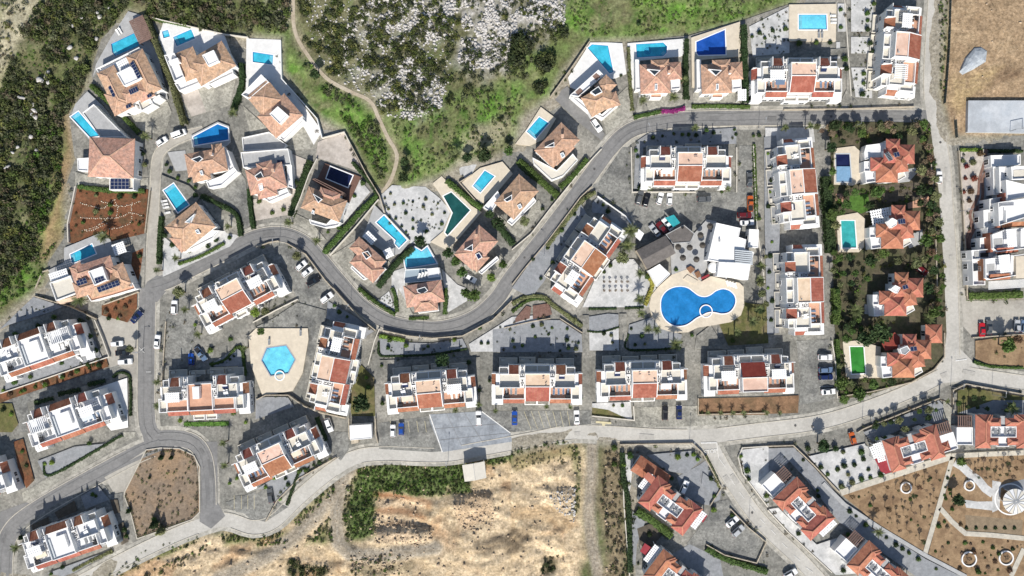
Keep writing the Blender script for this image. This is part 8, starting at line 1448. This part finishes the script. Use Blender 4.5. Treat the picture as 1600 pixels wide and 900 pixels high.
def bush(x, y, r_, pal, z=None):
    v, f = BUSHV[RNG.integers(6)]; a = RNG.uniform(0, 6.28); c_, s_ = math.cos(a), math.sin(a); q = v * r_ * np.array([1, 1, RNG.uniform(.7, 1.15)]); z = hz(x, y) if z is None else z
    bv.append(np.stack([q[:, 0] * c_ - q[:, 1] * s_ + x, q[:, 0] * s_ + q[:, 1] * c_ + y, q[:, 2] + z], 1)); bf.append(f + nb[0]); nb[0] += len(v)
    P_ = PAL[pal]; col = np.array(P_[RNG.integers(len(P_))]) * RNG.uniform(.75, 1.3); bc.append(np.tile(col, (len(v), 1)) * np.repeat(RNG.uniform(.75, 1.25, (len(v) // 4, 1)), 4, 0))
HILL = PX(-15,-15, 60,-15, 65,10, 40,60, 18,105, 10,170, -15,210); 
LEFT = PX(58,10, 100,-15, 205,-15, 196,14, 158,58, 132,138, 106,175, 98,180, 96,300, 60,400, -15,480, -15,200, 15,120, 40,62)
for px_, n_, r0, r1, pal, sc, th in ((LEFT, 2600, .35, 1.1, 'dddmmmmgggyb', 4, .3), (LEFT, 1700, .15, .45, 'mllggbl', 3, .2), (PX(200,-15, 450,-15, 452,45, 440,54, 350,50, 240,30), 520, .5, 1.3, 'dmmmgggb', 5, .2), (PX(465,-15, 720,-15, 716,60, 690,110, 640,170, 600,180, 550,130, 515,118, 478,75), 1900, .28, .85, 'ddmmmmyyg', 2.6, .47), (PX(700,60, 880,40, 850,120, 800,130, 690,175, 640,180), 520, .25, .85, 'dmmmgg', 2.8, .48), (PX(720,-10, 880,-10, 884,40, 730,110), 420, .25, .6, 'ddmgy', 2.2, .55),
                             (PX(790,60, 880,50, 900,70, 870,110, 845,150, 800,130), 220, .5, 1.5, 'dddm', 5, .4), (PX(-15,0, 60,-15, 40,60, 15,130, -15,200), 150, .3, .7, 'ggby', 4, .4), (PX(-15,440, 60,400, 90,375, 70,430, 58,446, -15,495), 160, .3, .7, 'lllm', 4, .1), (PX(60,180, 98,200, 96,300, 60,400, 40,400, 60,280), 200, .4, 1.0, 'lmmg', 4, .2), (PX(450,70, 478,88, 545,150, 610,215, 600,290, 545,200), 260, .3, .7, 'lmg', 4, .4), (PX(612,190, 780,130, 838,160, 795,228, 640,290), 300, .25, .6, 'lmgg', 4, .4), (PX(880,-15, 1250,-15, 1160,30, 985,58, 900,58), 900, .12, .4, 'lllmgg', 3, .4), (PX(612,190, 780,130, 838,160, 795,228, 640,290), 500, .12, .35, 'llgg', 3, .4), (PX(450,70, 478,88, 545,150, 610,215, 600,290, 545,200), 350, .12, .35, 'llgg', 3, .4)):
    for x, y in sample(px_, n_, lambda x, y: free(x, y) and patch(x, y, sc) > th): bush(x, y, r0 + (r1 * 1.45 - r0) * RNG.random() ** 2, pal[RNG.integers(len(pal))])
for px_, n_, r0, r1, pal in ((GREENQ, 1300, .2, .6, 'dmmllm'), (PX(1035,0,1036,0,1036,1), 0, 1, 1, 'd'), (PX(205,908, 300,862, 325,850, 315,866, 225,918), 60, .3, .7, 'mldb'), (PX(942,700, 966,702, 984,905, 955,905, 938,800), 160, .3, .8, 'bbgmb'), (PX(966,700, 985,702, 1000,905, 984,905), 40, .4, .9, 'dm'), (tb(1, 3, 200, 800, 450, 850, 450, 910, 200, 910), 55, .4, 1.0, 'ddm'), (tb(1, 3, 590, 770, 900, 760, 900, 910, 590, 910), 50, .3, .7, 'mlb'), (tb(2, 3, 190, 790, 320, 775, 260, 890, 180, 890), 30, .4, .9, 'dd'), (tb(2, 3, 0, 130, 380, 90, 410, 200, 0, 230), 80, .2, .5, 'bgm'), (PX(1466,0, 1480,0, 1474,110, 1478,170, 1468,140), 90, .2, .6, 'mlbg')) + tuple((a, 70, .25, .6, 'dmml') for a in VERGES):
    if n_:
        for x, y in sample(px_, n_): bush(x, y, RNG.uniform(r0, r1), pal[RNG.integers(len(pal))])
tag(link('maquis_scrub', npmesh('maquis_scrub', np.concatenate(bv), np.concatenate(bf), 'scrub_leaf', np.concatenate(bc))), 'dense mass of wild green scrub over the hillside and verges', 'scrub', kind='stuff')
rk = []
for (a, k), n_ in zip(ROCKS, (5200, 1500, 1900, 1000, 250)): 
    for x, y in sample(a, n_, lambda x, y: free(x, y) and patch(x, y, 2.4) > .44): r_ = .09 + .5 * RNG.random() ** 3.5; rk.append((x, y, hz(x, y) + r_ * .3, r_, 0))
for x, y in sample(PX(465,-15, 720,-15, 700,150, 600,180, 500,100), 1300, free): r_ = .12 + .35 * RNG.random() ** 3; rk.append((x, y, hz(x, y) + r_ * .3, r_, 0))
for a, n_, m_ in ((tb(1, 3, 740, 560, 1100, 600, 1090, 720, 740, 690), 220, 1), (tb(1, 3, 1230, 380, 1490, 370, 1500, 620, 1300, 620, 1240, 520), 260, 1), (tb(2, 3, 230, 380, 400, 340, 390, 570, 260, 480), 180, 0), (tb(1, 3, 590, 770, 980, 760, 960, 900, 600, 900), 160, 1), (sandp, 700, 1), (PX(942,720, 962,720, 975,900, 945,900), 90, 1), (tb(1, 3, 740, 400, 1080, 440, 1050, 600, 740, 600), 60, 1), (PX(1490,0, 1640,0, 1640,150, 1490,150), 60, 1)):
    for x, y in sample(a, n_): r_ = .1 + .4 * RNG.random() ** 3; rk.append((x, y, hz(x, y) + r_ * .3, r_, m_))
merged('loose_rocks', rk, ['rock_white', 'rock_tan'], 'countless loose pale rocks on the hillside and quarry floor', 'rocks')
BL = tb(0, 0, 465, 170, 455, 305, 318, 460, 300, 485, 278, 512, 318, 522, 222, 660, 230, 695, 238, 738, 212, 718, 620, 88, 632, 112, 610, 250, 130, 612, 148, 616, 490, 370, 520, 120, 260, 505, 205, 860, 690, 60) + tb(0, 1, 100, 60, 70, 150, 240, 45, 130, 25)
for i, (x, y) in enumerate(BL):
    p = W(x, y); r_ = .5 + .4 * ((i * 37) % 10) / 10; tag(link('boulder', shared(('boulder', i % 6), lambda: npmesh('boulder', *GEMS[i % 6], 'rock_white')), None, (p.x, p.y, hz(p.x, p.y) + .75), i, (r_ * (.8 + .5 * ((i * 13) % 7) / 7), r_ * (1.5 - .5 * ((i * 13) % 7) / 7), r_ * .8)), 'pale boulder among the scrub of the left hillside', 'boulder', 'boulders on the left hillside')
bv.clear(); bf.clear(); bc.clear(); nb[0] = 0
PALM_ = {'leaf_dark': 'd', 'leaf_mid': 'm', 'leaf_olive': 'g', 'leaf_yellow': 'y', 'leaf_brown': 'b', 'leaf_lime': 'l'}
for x, y, z, r_, m in STUFF: bush(x, y, r_ * 1.1, PALM_.get(m, 'm'), .15)
tag(link('ground_cover', npmesh('ground_cover', np.concatenate(bv), np.concatenate(bf), 'scrub_leaf', np.concatenate(bc))), 'low ground cover plants dotted through the gravel gardens', 'ground cover', kind='stuff')
# ---------------------------------------------------------------- labels: tell look-alikes apart by their place
ORD = ['', 'second', 'third', 'fourth', 'fifth', 'sixth', 'seventh', 'eighth', 'ninth', 'tenth', 'eleventh', 'twelfth']
def place(objs, lab):
    if len(objs) == 1: objs[0]['label'] = lab; return
    xs = [o.location.x for o in objs]; ys = [o.location.y for o in objs]
    if len(objs) > 12:
        mx, my = sorted(xs)[len(xs) // 2], sorted(ys)[len(ys) // 2]; q = {}
        for o in objs: q.setdefault(('upper' if o.location.y >= my else 'lower') + ' ' + ('right' if o.location.x >= mx else 'left'), []).append(o)
        for k, v in q.items():
            if len(v) <= 12 and len(lab.split()) <= 9: place(v, lab + ', ' + k + ' part')
            else:
                for o in v: o['label'] = lab + ', ' + k
        return
    hor = max(xs) - min(xs) >= max(ys) - min(ys); objs = sorted(objs, key=lambda o: o.location.x if hor else -o.location.y); a, z = ('leftmost', 'rightmost') if hor else ('topmost', 'lowest')
    if len(lab.split()) > 14: return
    for i, o in enumerate(objs): o['label'] = lab + ', ' + (a if i == 0 else z if i == len(objs) - 1 else ORD[i] + (' from the ' if len(lab.split()) < 13 else ' from ' if len(lab.split()) < 14 else ' ') + ('left' if hor else 'top'))
byl = {}
for o in list(COL.objects):
    if o.parent is None and 'label' in o.keys() and 'group' in o.keys(): byl.setdefault(o['label'], []).append(o)
for lab, os_ in byl.items():
    if len(os_) > 1: place(os_, lab)
